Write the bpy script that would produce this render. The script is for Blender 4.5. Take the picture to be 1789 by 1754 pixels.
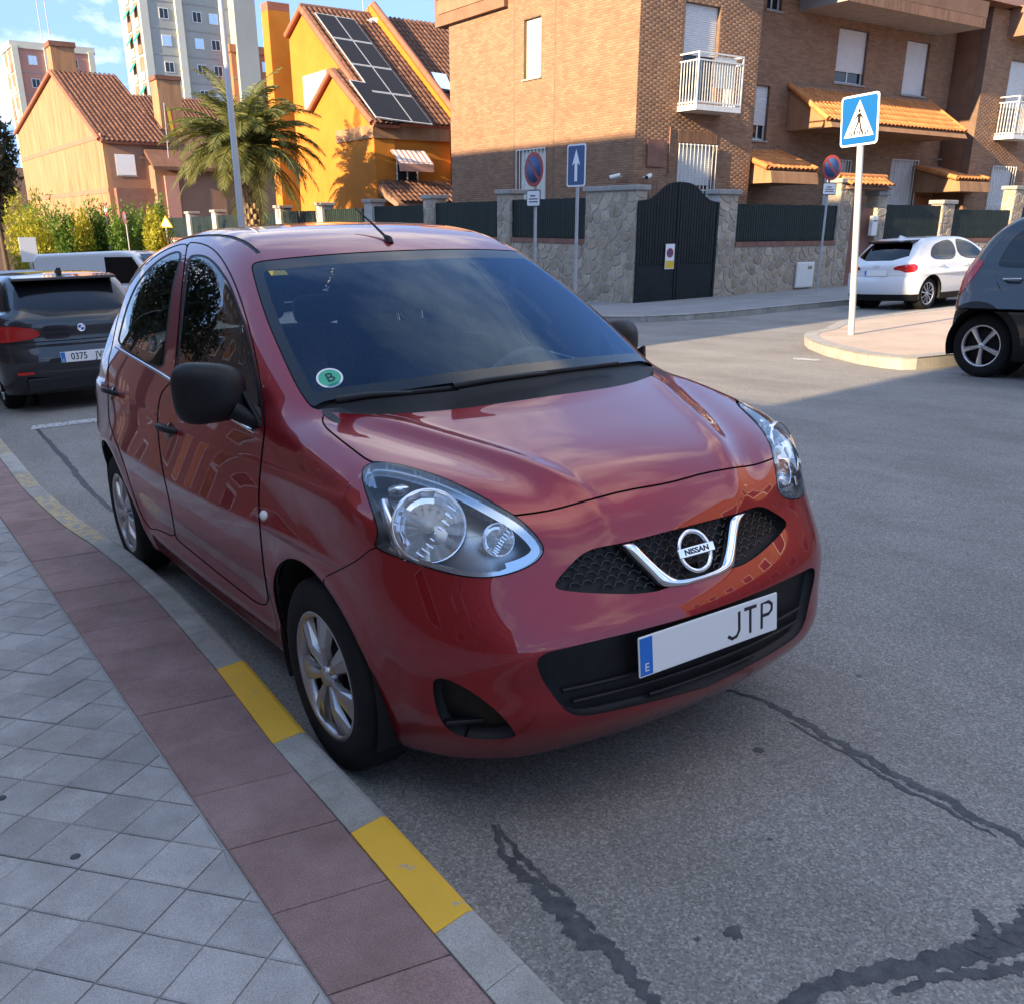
import bpy, bmesh, math, random
import numpy as np
from mathutils import Vector, Matrix, Quaternion
random.seed(7); RNG = np.random.default_rng(7)
for _o in list(bpy.data.objects): bpy.data.objects.remove(_o)
SC = bpy.context.scene
COL = SC.collection
# ------------------------------------------------------------------ camera
# calibrated against the photograph: rows = right, up, forward (gravity frame)
CAM_A = np.array([[0.5671, 0.8237, 0.0017], [-0.2921, 0.1992, 0.9354], [-0.7701, 0.5309, -0.3536]])
_f = CAM_A[2] / np.linalg.norm(CAM_A[2]); _r = CAM_A[0] - _f * (CAM_A[0] @ _f); _r /= np.linalg.norm(_r); _u = np.cross(_r, _f)
CAM_A = np.stack([_r, _u, _f]); CAM_C = np.array([2.3014, -1.749, 1.5235])
FPX, PW, PH, PPY = 1631.7, 1789.0, 1754.0, 130.0
cd = bpy.data.cameras.new('camera'); cam = bpy.data.objects.new('camera', cd); COL.objects.link(cam)
cd.sensor_fit = 'HORIZONTAL'; cd.sensor_width = 36; cd.lens = FPX / PW * 36; cd.shift_y = PPY / PW
cd.clip_start = .05; cd.clip_end = 3000
cam.matrix_world = Matrix(((_r[0], _u[0], -_f[0], CAM_C[0]), (_r[1], _u[1], -_f[1], CAM_C[1]), (_r[2], _u[2], -_f[2], CAM_C[2]), (0, 0, 0, 1)))
SC.camera = cam
# ------------------------------------------------------------------ sun, sky, exposure
SUN_D = Vector((-.10, 1.0, -.31)).normalized()          # direction the light travels
SUN_EL = math.asin(-SUN_D.z); SUN_AZ = math.atan2(-SUN_D.x, -SUN_D.y)
sl = bpy.data.lights.new('sun', 'SUN'); sl.energy = 2.0; sl.angle = math.radians(.55); sl.color = (1, .76, .47)
so = bpy.data.objects.new('sun', sl); COL.objects.link(so); so.rotation_euler = SUN_D.to_track_quat('-Z', 'Y').to_euler(); so.location = (0, -30, 30)
wd = bpy.data.worlds.new('World'); SC.world = wd; wd.use_nodes = True
nt = wd.node_tree; nt.nodes.clear()
def wn(t, **k):
    n = nt.nodes.new(t)
    for a, b in k.items(): setattr(n, a, b)
    return n
sky = wn('ShaderNodeTexSky', sky_type='NISHITA', sun_disc=False, sun_elevation=SUN_EL, sun_rotation=SUN_AZ, altitude=1800, air_density=.9, dust_density=.12, ozone_density=1.2)
bg = wn('ShaderNodeBackground'); bg.inputs[1].default_value = .115
hsv = wn('ShaderNodeHueSaturation'); hsv.inputs['Saturation'].default_value = .97; nt.links.new(sky.outputs[0], hsv.inputs['Color']); nt.links.new(hsv.outputs[0], bg.inputs[0])
tc = wn('ShaderNodeTexCoord'); sep = wn('ShaderNodeSeparateXYZ'); nt.links.new(tc.outputs['Generated'], sep.inputs[0])
mx = wn('ShaderNodeMath', operation='ADD'); mx.inputs[1].default_value = .22; nt.links.new(sep.outputs[2], mx.inputs[0])
mz = wn('ShaderNodeMath', operation='MAXIMUM'); mz.inputs[1].default_value = .10; nt.links.new(mx.outputs[0], mz.inputs[0])
# a hazeless sky: the pale band low over the horizon is left out by looking the colour up a little higher
av = wn('ShaderNodeVectorMath', operation='ADD'); av.inputs[1].default_value = (0, 0, .68); nt.links.new(tc.outputs['Generated'], av.inputs[0])
nv = wn('ShaderNodeVectorMath', operation='NORMALIZE'); nt.links.new(av.outputs[0], nv.inputs[0]); nt.links.new(nv.outputs[0], sky.inputs[0])
dv = wn('ShaderNodeVectorMath', operation='DIVIDE'); nt.links.new(tc.outputs['Generated'], dv.inputs[0])
cb = wn('ShaderNodeCombineXYZ')
for i in range(3): nt.links.new(mz.outputs[0], cb.inputs[i])
nt.links.new(cb.outputs[0], dv.inputs[1])
no = wn('ShaderNodeTexNoise'); no.inputs['Scale'].default_value = 1.35; no.inputs['Detail'].default_value = 8; no.inputs['Roughness'].default_value = .58; no.inputs['Distortion'].default_value = .25
mp = wn('ShaderNodeMapping'); mp.inputs['Location'].default_value = (1.3, 4.2, 2.4); nt.links.new(dv.outputs[0], mp.inputs[0]); nt.links.new(mp.outputs[0], no.inputs['Vector'])
rp = wn('ShaderNodeValToRGB'); rp.color_ramp.elements[0].position = .52; rp.color_ramp.elements[1].position = .69
nt.links.new(no.outputs[0], rp.inputs[0])
bc = wn('ShaderNodeBackground'); bc.inputs[0].default_value = (1.0, .96, .92, 1); bc.inputs[1].default_value = .30
ms = wn('ShaderNodeMixShader'); nt.links.new(rp.outputs[0], ms.inputs[0]); nt.links.new(bg.outputs[0], ms.inputs[1]); nt.links.new(bc.outputs[0], ms.inputs[2])
wo = wn('ShaderNodeOutputWorld'); nt.links.new(ms.outputs[0], wo.inputs[0])
SC.view_settings.view_transform = 'Standard'; SC.view_settings.look = 'None'; SC.view_settings.exposure = 2.9; SC.view_settings.gamma = 1
SC.view_settings.use_curve_mapping = False
# ------------------------------------------------------------------ frames
# the street falls gently: ROAD frame (z=0 is asphalt, x along the parked car) -> world (gravity) frame
ROAD = np.array([[0.9990, -0.0008, -0.0447], [0.0, 0.9999, -0.0171], [0.0448, 0.0171, 0.9989]])
_U, _S, _V = np.linalg.svd(ROAD); ROAD = _U @ _V
R4 = Matrix(ROAD.tolist()).to_4x4()
NRM = ROAD @ np.array([0, 0, 1.])
def gz(x, y): return -(NRM[0] * x + NRM[1] * y) / NRM[2]
def pray(px, py): return CAM_A[2] + ((px - PW / 2) / FPX) * CAM_A[0] - ((py - PH / 2 - PPY) / FPX) * CAM_A[1]
def gnd(px, py, h=0.):
    d = pray(px, py); return CAM_C + d * ((h - CAM_C @ NRM) / (d @ NRM))
def onx(px, py, x): d = pray(px, py); return CAM_C + d * ((x - CAM_C[0]) / d[0])
def ony(px, py, y): d = pray(px, py); return CAM_C + d * ((y - CAM_C[1]) / d[1])
def ond(px, py, dep): return CAM_C + dep * pray(px, py)
def toroad(p): return ROAD.T @ np.asarray(p)
# ------------------------------------------------------------------ helpers
def tag(o, label=None, cat=None, group=None, kind=None):
    if label: o['label'] = label
    if cat: o['category'] = cat
    if group: o['group'] = group
    if kind: o['kind'] = kind
    return o
def link(o, parent=None):
    COL.objects.link(o)
    if parent is not None: o.parent = parent
    return o
def empty(name, loc=(0, 0, 0), rz=0, road=False):
    o = bpy.data.objects.new(name, None); COL.objects.link(o); o.empty_display_size = .2
    M = Matrix.Translation(Vector(loc)) @ Matrix.Rotation(rz, 4, 'Z')
    o.matrix_world = (R4 @ M) if road else M
    return o
def mobj(name, V, F, mat, parent=None, smooth=False, normals=None):
    me = bpy.data.meshes.new(name)
    if isinstance(F, np.ndarray) and F.ndim == 2:
        n, k = F.shape
        me.vertices.add(len(V)); me.vertices.foreach_set('co', np.asarray(V, dtype=np.float32).ravel())
        me.loops.add(n * k); me.loops.foreach_set('vertex_index', F.astype(np.int32).ravel())
        me.polygons.add(n); me.polygons.foreach_set('loop_start', np.arange(0, n * k, k, dtype=np.int32))
        try: me.polygons.foreach_set('loop_total', np.full(n, k, dtype=np.int32))
        except Exception: pass
        me.update(calc_edges=True); me.validate(verbose=False)
    else:
        me.from_pydata([tuple(map(float, v)) for v in V], [], [tuple(f) for f in F])
    me.materials.append(mat)
    if smooth: me.polygons.foreach_set('use_smooth', np.ones(len(me.polygons), dtype=bool))
    if normals is not None:
        me.normals_split_custom_set_from_vertices([tuple(n) for n in normals])
    o = bpy.data.objects.new(name, me); link(o, parent); return o
def clone(o, parent=None, **kw):
    c = o.copy(); COL.objects.link(c)
    if parent is not None: c.parent = parent
    for ch in o.children: clone(ch, c)
    return c
class MB:
    """collects simple shapes, builds one mesh"""
    def __init__(s): s.V = []; s.F = []; s.M = Matrix.Identity(4); s.sm = []
    def add(s, V, F, smooth=False):
        b = len(s.V)
        for v in V: s.V.append(tuple(s.M @ Vector(v)))
        for f in F: s.F.append(tuple(b + i for i in f)); s.sm.append(smooth)
        return s
    def box(s, a, b):
        x0, y0, z0 = [min(p, q) for p, q in zip(a, b)]; x1, y1, z1 = [max(p, q) for p, q in zip(a, b)]
        return s.add([(x0, y0, z0), (x1, y0, z0), (x1, y1, z0), (x0, y1, z0), (x0, y0, z1), (x1, y0, z1), (x1, y1, z1), (x0, y1, z1)],
                     [(0, 3, 2, 1), (4, 5, 6, 7), (0, 1, 5, 4), (1, 2, 6, 5), (2, 3, 7, 6), (3, 0, 4, 7)])
    def cyl(s, p, q, r, r2=None, n=12, caps=True):
        p = Vector(p); q = Vector(q); d = (q - p).normalized(); a = d.orthogonal().normalized(); b = d.cross(a)
        r2 = r if r2 is None else r2; V = []
        for k in range(n):
            t = 2 * math.pi * k / n; w = a * math.cos(t) + b * math.sin(t); V.append(p + w * r); V.append(q + w * r2)
        F = [(2 * k, 2 * ((k + 1) % n), 2 * ((k + 1) % n) + 1, 2 * k + 1) for k in range(n)]
        s.add(V, F, True)
        if caps:
            if r > 1e-5: s.add([V[2 * k] for k in range(n)], [tuple(range(n))[::-1]])
            if r2 > 1e-5: s.add([V[2 * k + 1] for k in range(n)], [tuple(range(n))])
        return s
    def tube(s, pts, r, n=8):
        pts = [Vector(p) for p in pts]; m = len(pts); V = []; up = None
        rr = r if hasattr(r, '__len__') else [r] * m
        for i, p in enumerate(pts):
            d = (pts[min(i + 1, m - 1)] - pts[max(i - 1, 0)]).normalized()
            if up is None: up = d.orthogonal().normalized()
            a = (up - d * up.dot(d)).normalized(); up = a; b = d.cross(a)
            for k in range(n):
                t = 2 * math.pi * k / n; V.append(p + (a * math.cos(t) + b * math.sin(t)) * rr[i])
        F = [(i * n + k, i * n + (k + 1) % n, (i + 1) * n + (k + 1) % n, (i + 1) * n + k) for i in range(m - 1) for k in range(n)]
        s.add(V, F, True); s.add(V[:n], [tuple(range(n))[::-1]]); s.add(V[-n:], [tuple(range(n))]); return s
    def prism(s, poly, axis, lo, hi):
        """polygon (2D list) extruded along axis 0/1/2"""
        def P(a, b, c):
            return (c, a, b) if axis == 0 else ((a, c, b) if axis == 1 else (a, b, c))
        n = len(poly); V = [P(a, b, lo) for a, b in poly] + [P(a, b, hi) for a, b in poly]
        F = [tuple(range(n))[::-1], tuple(range(n, 2 * n))] + [(i, (i + 1) % n, n + (i + 1) % n, n + i) for i in range(n)]
        return s.add(V, F)
    def lathe(s, prof, c=(0, 0, 0), axis='z', n=24, smooth=True):
        """prof: list of (r, h)"""
        V = []; m = len(prof)
        for k in range(n):
            t = 2 * math.pi * k / n; cs, sn = math.cos(t), math.sin(t)
            for r, h in prof:
                p = (r * cs, r * sn, h) if axis == 'z' else ((r * cs, h, r * sn) if axis == 'y' else (h, r * cs, r * sn))
                V.append((c[0] + p[0], c[1] + p[1], c[2] + p[2]))
        F = []
        for k in range(n):
            for i in range(m - 1): F.append((k * m + i, ((k + 1) % n) * m + i, ((k + 1) % n) * m + i + 1, k * m + i + 1))
        return s.add(V, F, smooth)
    def build(s, name, mat, parent=None, bevel=0, recalc=True, seg=1):
        me = bpy.data.meshes.new(name); me.from_pydata(s.V, [], s.F)
        me.polygons.foreach_set('use_smooth', np.array(s.sm, dtype=bool))
        if recalc or bevel:
            bm = bmesh.new(); bm.from_mesh(me)
            bmesh.ops.recalc_face_normals(bm, faces=bm.faces)
            if bevel:
                es = [e for e in bm.edges if len(e.link_faces) == 2 and e.calc_face_angle(0) > .6]
                bmesh.ops.bevel(bm, geom=es, offset=bevel, segments=seg, affect='EDGES', profile=.5)
            bm.to_mesh(me); bm.free()
        if isinstance(mat, (list, tuple)):
            for m in mat: me.materials.append(m)
        else: me.materials.append(mat)
        o = bpy.data.objects.new(name, me); link(o, parent); return o
# ------------------------------------------------------------------ materials
MATS = {}
def newmat(name):
    m = bpy.data.materials.new(name); m.use_nodes = True; t = m.node_tree; b = t.nodes['Principled BSDF']; MATS[name] = m
    return m, t, b
def N(t, ty, **k):
    n = t.nodes.new(ty)
    for a, b in k.items():
        if a.startswith('i_'):
            key = a[2:]; n.inputs[int(key) if key.isdigit() else key.replace('_', ' ')].default_value = b
        else: setattr(n, a, b)
    return n
def plain(name, c, rough=.6, metal=0., spec=.5, coat=0., **kw):
    m, t, b = newmat(name); b.inputs['Base Color'].default_value = (*c, 1); b.inputs['Roughness'].default_value = rough
    b.inputs['Metallic'].default_value = metal; b.inputs['Specular IOR Level'].default_value = spec; b.inputs['Coat Weight'].default_value = coat
    b.inputs['Coat Roughness'].default_value = .03
    return m
def mottled(name, c1, c2, scale=3., rough=.8, bump=0., bscale=40., detail=6., isl=0., co='Object', spec=.3, stretch=None, speck=None, stain=0.):
    """noise-mixed colour, optional per-piece variation, fine relief"""
    m, t, b = newmat(name); b.inputs['Roughness'].default_value = rough; b.inputs['Specular IOR Level'].default_value = spec
    tc = N(t, 'ShaderNodeTexCoord'); src = tc.outputs[co]
    if stretch:
        mp = N(t, 'ShaderNodeMapping'); mp.inputs['Scale'].default_value = stretch; t.links.new(src, mp.inputs[0]); src = mp.outputs[0]
    n1 = N(t, 'ShaderNodeTexNoise', i_Scale=scale, i_Detail=detail, i_Roughness=.62); t.links.new(src, n1.inputs['Vector'])
    rp = N(t, 'ShaderNodeValToRGB'); rp.color_ramp.elements[0].position = .32; rp.color_ramp.elements[1].position = .68
    rp.color_ramp.elements[0].color = (*c1, 1); rp.color_ramp.elements[1].color = (*c2, 1); t.links.new(n1.outputs[0], rp.inputs[0])
    out = rp.outputs[0]
    if speck:
        n3 = N(t, 'ShaderNodeTexNoise', i_Scale=speck[0], i_Detail=2., i_Roughness=.6); t.links.new(src, n3.inputs['Vector'])
        r3 = N(t, 'ShaderNodeValToRGB'); r3.color_ramp.elements[0].position = .36; r3.color_ramp.elements[1].position = .64
        a = 1 - speck[1]; r3.color_ramp.elements[0].color = (a, a, a, 1); c_ = 1 + speck[1]; r3.color_ramp.elements[1].color = (c_, c_, c_, 1); t.links.new(n3.outputs[0], r3.inputs[0])
        mm = N(t, 'ShaderNodeMix', data_type='RGBA', blend_type='MULTIPLY'); mm.inputs[0].default_value = 1; t.links.new(out, mm.inputs[6]); t.links.new(r3.outputs[0], mm.inputs[7]); out = mm.outputs[2]
    if stain:
        n4 = N(t, 'ShaderNodeTexNoise', i_Scale=1.7, i_Detail=9., i_Roughness=.72); t.links.new(src, n4.inputs['Vector'])
        r4 = N(t, 'ShaderNodeValToRGB'); r4.color_ramp.elements[0].position = .36; r4.color_ramp.elements[1].position = .60; a = 1 - stain; r4.color_ramp.elements[0].color = (a, a * .97, a * .93, 1); r4.color_ramp.elements[1].color = (1, 1, 1, 1); t.links.new(n4.outputs[0], r4.inputs[0])
        m4 = N(t, 'ShaderNodeMix', data_type='RGBA', blend_type='MULTIPLY'); m4.inputs[0].default_value = 1; t.links.new(out, m4.inputs[6]); t.links.new(r4.outputs[0], m4.inputs[7]); out = m4.outputs[2]
    if isl:
        oi = N(t, 'ShaderNodeObjectInfo'); ge = N(t, 'ShaderNodeNewGeometry')
        ad = N(t, 'ShaderNodeMath', operation='ADD'); t.links.new(oi.outputs['Random'], ad.inputs[0]); t.links.new(ge.outputs['Random Per Island'], ad.inputs[1])
        fr = N(t, 'ShaderNodeMath', operation='FRACT'); t.links.new(ad.outputs[0], fr.inputs[0])
        mr = N(t, 'ShaderNodeMapRange', i_3=1 - isl, i_4=1 + isl); t.links.new(fr.outputs[0], mr.inputs[0])
        hs = N(t, 'ShaderNodeHueSaturation'); t.links.new(mr.outputs[0], hs.inputs['Value']); t.links.new(out, hs.inputs['Color']); out = hs.outputs[0]
    t.links.new(out, b.inputs['Base Color'])
    if bump:
        n2 = N(t, 'ShaderNodeTexNoise', i_Scale=bscale, i_Detail=4.); t.links.new(src, n2.inputs['Vector'])
        bp = N(t, 'ShaderNodeBump', i_Strength=bump, i_Distance=.01); t.links.new(n2.outputs[0], bp.inputs['Height']); t.links.new(bp.outputs[0], b.inputs['Normal'])
    return m
def glassmat(name, tint, refl=1., rough=.0, ior=1.5, film=0.):
    """thin pane: fresnel mix of mirror reflection and tinted see-through"""
    m, t, b = newmat(name); t.nodes.remove(b); out = t.nodes['Material Output']
    tr = N(t, 'ShaderNodeBsdfTransparent'); tr.inputs[0].default_value = (*tint, 1)
    gl = N(t, 'ShaderNodeBsdfGlossy'); gl.inputs['Roughness'].default_value = rough; gl.inputs['Color'].default_value = (*refl, 1) if isinstance(refl, tuple) else (refl, refl, refl, 1)
    fr = N(t, 'ShaderNodeFresnel'); fr.inputs[0].default_value = ior
    mu = N(t, 'ShaderNodeMath', operation='MULTIPLY_ADD'); mu.inputs[1].default_value = 1.15; mu.inputs[2].default_value = film; mu.use_clamp = True
    t.links.new(fr.outputs[0], mu.inputs[0])
    mi = N(t, 'ShaderNodeMixShader'); t.links.new(mu.outputs[0], mi.inputs[0]); t.links.new(tr.outputs[0], mi.inputs[1]); t.links.new(gl.outputs[0], mi.inputs[2]); t.links.new(mi.outputs[0], out.inputs[0])
    return m
def carpaint(name, c, metal=.35, rough=.38, dust=.5):
    """metallic lacquer: coloured base, fine flakes, clear coat, thin road dust low down"""
    m, t, b = newmat(name)
    b.inputs['Metallic'].default_value = metal; b.inputs['Roughness'].default_value = rough
    b.inputs['Coat Weight'].default_value = 1.; b.inputs['Coat Roughness'].default_value = .025; b.inputs['Coat IOR'].default_value = 1.55
    tc = N(t, 'ShaderNodeTexCoord'); n1 = N(t, 'ShaderNodeTexNoise', i_Scale=900., i_Detail=1.); t.links.new(tc.outputs['Object'], n1.inputs['Vector'])
    n2 = N(t, 'ShaderNodeTexNoise', i_Scale=7., i_Detail=7., i_Roughness=.7); t.links.new(tc.outputs['Object'], n2.inputs['Vector'])
    hs = N(t, 'ShaderNodeHueSaturation'); mr = N(t, 'ShaderNodeMapRange', i_3=.86, i_4=1.14); t.links.new(n1.outputs[0], mr.inputs[0]); t.links.new(mr.outputs[0], hs.inputs['Value']); hs.inputs['Color'].default_value = (*c, 1)
    sp = N(t, 'ShaderNodeSeparateXYZ'); t.links.new(tc.outputs['Object'], sp.inputs[0])
    hz = N(t, 'ShaderNodeMapRange', i_1=.55, i_2=.16, i_3=0., i_4=.32 * dust); t.links.new(sp.outputs[2], hz.inputs[0])
    dm = N(t, 'ShaderNodeMath', operation='MULTIPLY'); t.links.new(hz.outputs[0], dm.inputs[0]); t.links.new(n2.outputs[0], dm.inputs[1])
    d2 = N(t, 'ShaderNodeMix', data_type='RGBA'); d2.inputs[7].default_value = (.20, .17, .14, 1); t.links.new(dm.outputs[0], d2.inputs[0]); t.links.new(hs.outputs[0], d2.inputs[6]); t.links.new(d2.outputs[2], b.inputs['Base Color'])
    cr = N(t, 'ShaderNodeMapRange', i_1=.3, i_2=.8, i_3=.006, i_4=.012 + .05 * dust); t.links.new(n2.outputs[0], cr.inputs[0]); t.links.new(cr.outputs[0], b.inputs['Coat Roughness'])
    return m
M_RED = carpaint('metallic_red_paint', (.27, .004, .010), .6, .40, .12)
M_BLACKPLASTIC = mottled('black_plastic', (.006, .006, .007), (.011, .011, .012), 30, .5, .12, 300, spec=.3)
M_GLOSSBLACK = plain('gloss_black', (.008, .008, .01), .12)
M_RUBBER = mottled('tyre_rubber', (.006, .006, .007), (.013, .0125, .012), 12, .85, .2, 120)
M_CHROME = plain('chrome', (.85, .86, .88), .06, 1.)
M_SILVER = plain('silver_wheel', (.44, .44, .45), .28, .85, coat=.3)
M_ALUREF = plain('lamp_reflector', (.9, .92, .95), .22, 1.)
M_WSGLASS = glassmat('windscreen_glass', (.84, .93, .97), (.42, .62, .90), .0, 1.5, .0)
M_SIDEGLASS = glassmat('side_glass', (.72, .78, .76), 1., .0, 1.52, .0)
M_TINTGLASS = glassmat('tinted_glass', (.12, .13, .14), 1., .0, 1.52)
M_LENS = glassmat('lamp_lens', (.93, .96, .98), 1., .0, 1.45)
M_WHITEPLASTIC = plain('white_plastic', (.75, .74, .70), .4)
M_INT = mottled('interior_dark', (.045, .047, .052), (.075, .077, .083), 8, .8)
M_SEAT = mottled('seat_fabric', (.08, .083, .095), (.12, .125, .14), 60, .9, .2, 400)
M_GAP = plain('panel_gap', (.004, .004, .004), .8)
M_PLATE = plain('plate_white', (.80, .80, .78), .35)
M_PLATEBLUE = plain('plate_blue', (.02, .16, .55), .35)
M_INK = plain('plate_ink', (.012, .012, .02), .5)
M_LAMPRED = plain('tail_lamp_red', (.42, .012, .012), .15, coat=.6)
M_WHITEPAINTCAR = carpaint('white_lacquer', (.72, .73, .74), 0., .4, .5)
M_BLACKPAINTCAR = carpaint('dark_blue_black_lacquer', (.003, .004, .008), .1, .35, .1)
M_GREYPAINTCAR = carpaint('dark_grey_lacquer', (.010, .012, .017), .3, .35, .2)
M_SILVERPAINTCAR = carpaint('silver_lacquer', (.42, .45, .48), .6, .35, .4)
M_BEZEL = plain('lamp_bezel_silver', (.62, .70, .78), .2, .9)
M_HOUSING = plain('lamp_housing_grey', (.50, .52, .54), .34, .8)
M_SILVER2 = plain('bright_alloy', (.66, .66, .67), .25, .8)
# ------------------------------------------------------------------ setting materials
def asphalt():
    m, t, b = newmat('asphalt'); b.inputs['Roughness'].default_value = .88; b.inputs['Specular IOR Level'].default_value = .35
    tc = N(t, 'ShaderNodeTexCoord'); src = tc.outputs['Object']
    big = N(t, 'ShaderNodeTexNoise', i_Scale=.9, i_Detail=5., i_Roughness=.6); t.links.new(src, big.inputs['Vector'])
    r1 = N(t, 'ShaderNodeValToRGB'); r1.color_ramp.elements[0].position = .3; r1.color_ramp.elements[1].position = .7; r1.color_ramp.elements[0].color = (.225, .213, .195, 1); r1.color_ramp.elements[1].color = (.29, .275, .252, 1); t.links.new(big.outputs[0], r1.inputs[0])
    vo = N(t, 'ShaderNodeTexVoronoi', i_Scale=170.); t.links.new(src, vo.inputs['Vector'])
    sp = N(t, 'ShaderNodeSeparateColor'); t.links.new(vo.outputs['Color'], sp.inputs[0])
    r2 = N(t, 'ShaderNodeValToRGB'); e = r2.color_ramp.elements; e[0].position = 0.; e[0].color = (.52, .52, .52, 1); e[1].position = 1.; e[1].color = (1.65, 1.62, 1.58, 1)
    k = e.new(.18); k.color = (.75, .75, .75, 1); k = e.new(.75); k.color = (1.1, 1.1, 1.1, 1); t.links.new(sp.outputs[0], r2.inputs[0])
    mm = N(t, 'ShaderNodeMix', data_type='RGBA', blend_type='MULTIPLY'); mm.inputs[0].default_value = .85; t.links.new(r1.outputs[0], mm.inputs[6]); t.links.new(r2.outputs[0], mm.inputs[7])
    mps = N(t, 'ShaderNodeMapping'); mps.inputs['Scale'].default_value = (.45, 1.6, 1); t.links.new(src, mps.inputs[0]); st = N(t, 'ShaderNodeTexNoise', i_Scale=.55, i_Detail=8., i_Roughness=.72); t.links.new(mps.outputs[0], st.inputs['Vector'])
    r3 = N(t, 'ShaderNodeValToRGB'); r3.color_ramp.elements[0].position = .40; r3.color_ramp.elements[1].position = .72; r3.color_ramp.elements[0].color = (1, 1, 1, 1); r3.color_ramp.elements[1].color = (.66, .65, .64, 1); t.links.new(st.outputs[0], r3.inputs[0])
    m2 = N(t, 'ShaderNodeMix', data_type='RGBA', blend_type='MULTIPLY'); m2.inputs[0].default_value = 1; t.links.new(mm.outputs[2], m2.inputs[6]); t.links.new(r3.outputs[0], m2.inputs[7]); t.links.new(m2.outputs[2], b.inputs['Base Color'])
    n2 = N(t, 'ShaderNodeTexNoise', i_Scale=160., i_Detail=3.); t.links.new(src, n2.inputs['Vector'])
    bp = N(t, 'ShaderNodeBump', i_Strength=.55, i_Distance=.006); t.links.new(n2.outputs[0], bp.inputs['Height']); t.links.new(bp.outputs[0], b.inputs['Normal'])
    return m
M_ASPHALT = asphalt()
M_TAR = mottled('crack_tar', (.040, .041, .044), (.10, .10, .102), 25, .7, .35, 150, spec=.4)
M_TILE = mottled('grey_paving', (.34, .34, .335), (.41, .41, .40), 9, .85, .25, 220, isl=.10, stain=.30, speck=(260, .16))
M_MAROON = mottled('maroon_paving', (.27, .178, .165), (.335, .23, .212), 8, .85, .3, 200, isl=.09, stain=.30, speck=(240, .2))
M_KERB = mottled('kerb_concrete', (.33, .32, .29), (.42, .405, .37), 12, .9, .3, 180, isl=.06, stain=.30, speck=(300, .18))
def worn(name, paint, under, thr=.34, scale=16):
    m, t, b = newmat(name); b.inputs['Roughness'].default_value = .75; tc = N(t, 'ShaderNodeTexCoord')
    n = N(t, 'ShaderNodeTexNoise', i_Scale=scale, i_Detail=8., i_Roughness=.72); t.links.new(tc.outputs['Object'], n.inputs['Vector'])
    r = N(t, 'ShaderNodeValToRGB'); r.color_ramp.elements[0].position = thr - .02; r.color_ramp.elements[1].position = thr + .03; r.color_ramp.elements[0].color = (*under, 1); r.color_ramp.elements[1].color = (*paint, 1); t.links.new(n.outputs[0], r.inputs[0])
    n2 = N(t, 'ShaderNodeTexNoise', i_Scale=4., i_Detail=6.); t.links.new(tc.outputs['Object'], n2.inputs['Vector']); mr = N(t, 'ShaderNodeMapRange', i_3=.82, i_4=1.15); t.links.new(n2.outputs[0], mr.inputs[0])
    h = N(t, 'ShaderNodeHueSaturation'); t.links.new(r.outputs[0], h.inputs['Color']); t.links.new(mr.outputs[0], h.inputs['Value']); t.links.new(h.outputs[0], b.inputs['Base Color'])
    n3 = N(t, 'ShaderNodeTexNoise', i_Scale=180., i_Detail=3.); t.links.new(tc.outputs['Object'], n3.inputs['Vector']); bp = N(t, 'ShaderNodeBump', i_Strength=.25, i_Distance=.006); t.links.new(n3.outputs[0], bp.inputs['Height']); t.links.new(bp.outputs[0], b.inputs['Normal'])
    return m
M_YELLOW = worn('yellow_kerb_paint', (.72, .42, .035), (.36, .35, .31), .36)
M_FADED = worn('faded_kerb_paint', (.50, .36, .16), (.28, .27, .24), .50, 22)
M_LINE = worn('white_road_paint', (.55, .55, .54), (.12, .12, .12), .46, 25)
M_GROUT = mottled('pavement_bed', (.27, .265, .255), (.34, .335, .32), 14, .95, .3, 90)
M_PAVE2 = mottled('far_pavement', (.20, .20, .20), (.27, .265, .26), 1.2, .9, .2, 60)
M_ISLE = mottled('pinkish_paving', (.40, .315, .25), (.50, .40, .32), 1.5, .9, .2, 60)
M_BRICK = mottled('brick', (.25, .138, .080), (.32, .185, .110), 2.2, .85, .2, 60, isl=.16)
M_BRICK2 = mottled('soldier_brick', (.23, .125, .078), (.29, .165, .10), 2.2, .85, .2, 60, isl=.18)
M_MORTAR = mottled('mortar', (.155, .10, .07), (.21, .14, .10), 5, .95)
M_STONE = mottled('wall_stone', (.36, .295, .22), (.48, .40, .31), 2.8, .9, .5, 22, isl=.18, stain=.25, speck=(60, .14))
M_STONEMORTAR = mottled('stone_mortar', (.38, .36, .33), (.47, .45, .42), 6, .95, .4, 50)
M_CAP = mottled('pillar_cap', (.27, .26, .24), (.36, .345, .32), 5, .9, .2, 60)
M_BRCAP = mottled('wall_coping_brick', (.20, .10, .075), (.26, .135, .10), 4, .85, .2, 60, isl=.1)
M_FENCE = mottled('dark_green_fence', (.010, .020, .018), (.018, .030, .026), 6, .6, .1, 80, isl=.2)
M_GATE = mottled('gate_black_green', (.005, .008, .009), (.010, .015, .016), 6, .5, .1, 80, isl=.25)
M_SHUTTER = mottled('roller_shutter', (.60, .60, .58), (.68, .67, .65), 2, .55)
M_SHUTTER2 = mottled('cream_shutter', (.72, .70, .60), (.78, .76, .66), 2, .55)
M_WHITEMETAL = mottled('white_metal', (.66, .66, .63), (.74, .74, .70), 6, .45)
M_DARKGLASS = plain('window_glass', (.02, .025, .03), .06)
M_ROOFTILE = mottled('orange_roof_tile', (.46, .17, .055), (.60, .25, .085), 4, .8, .2, 60, isl=.16)
M_BRTILE = mottled('brown_roof_tile', (.13, .062, .040), (.19, .095, .062), 3, .85, .2, 40, isl=.2)
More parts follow.
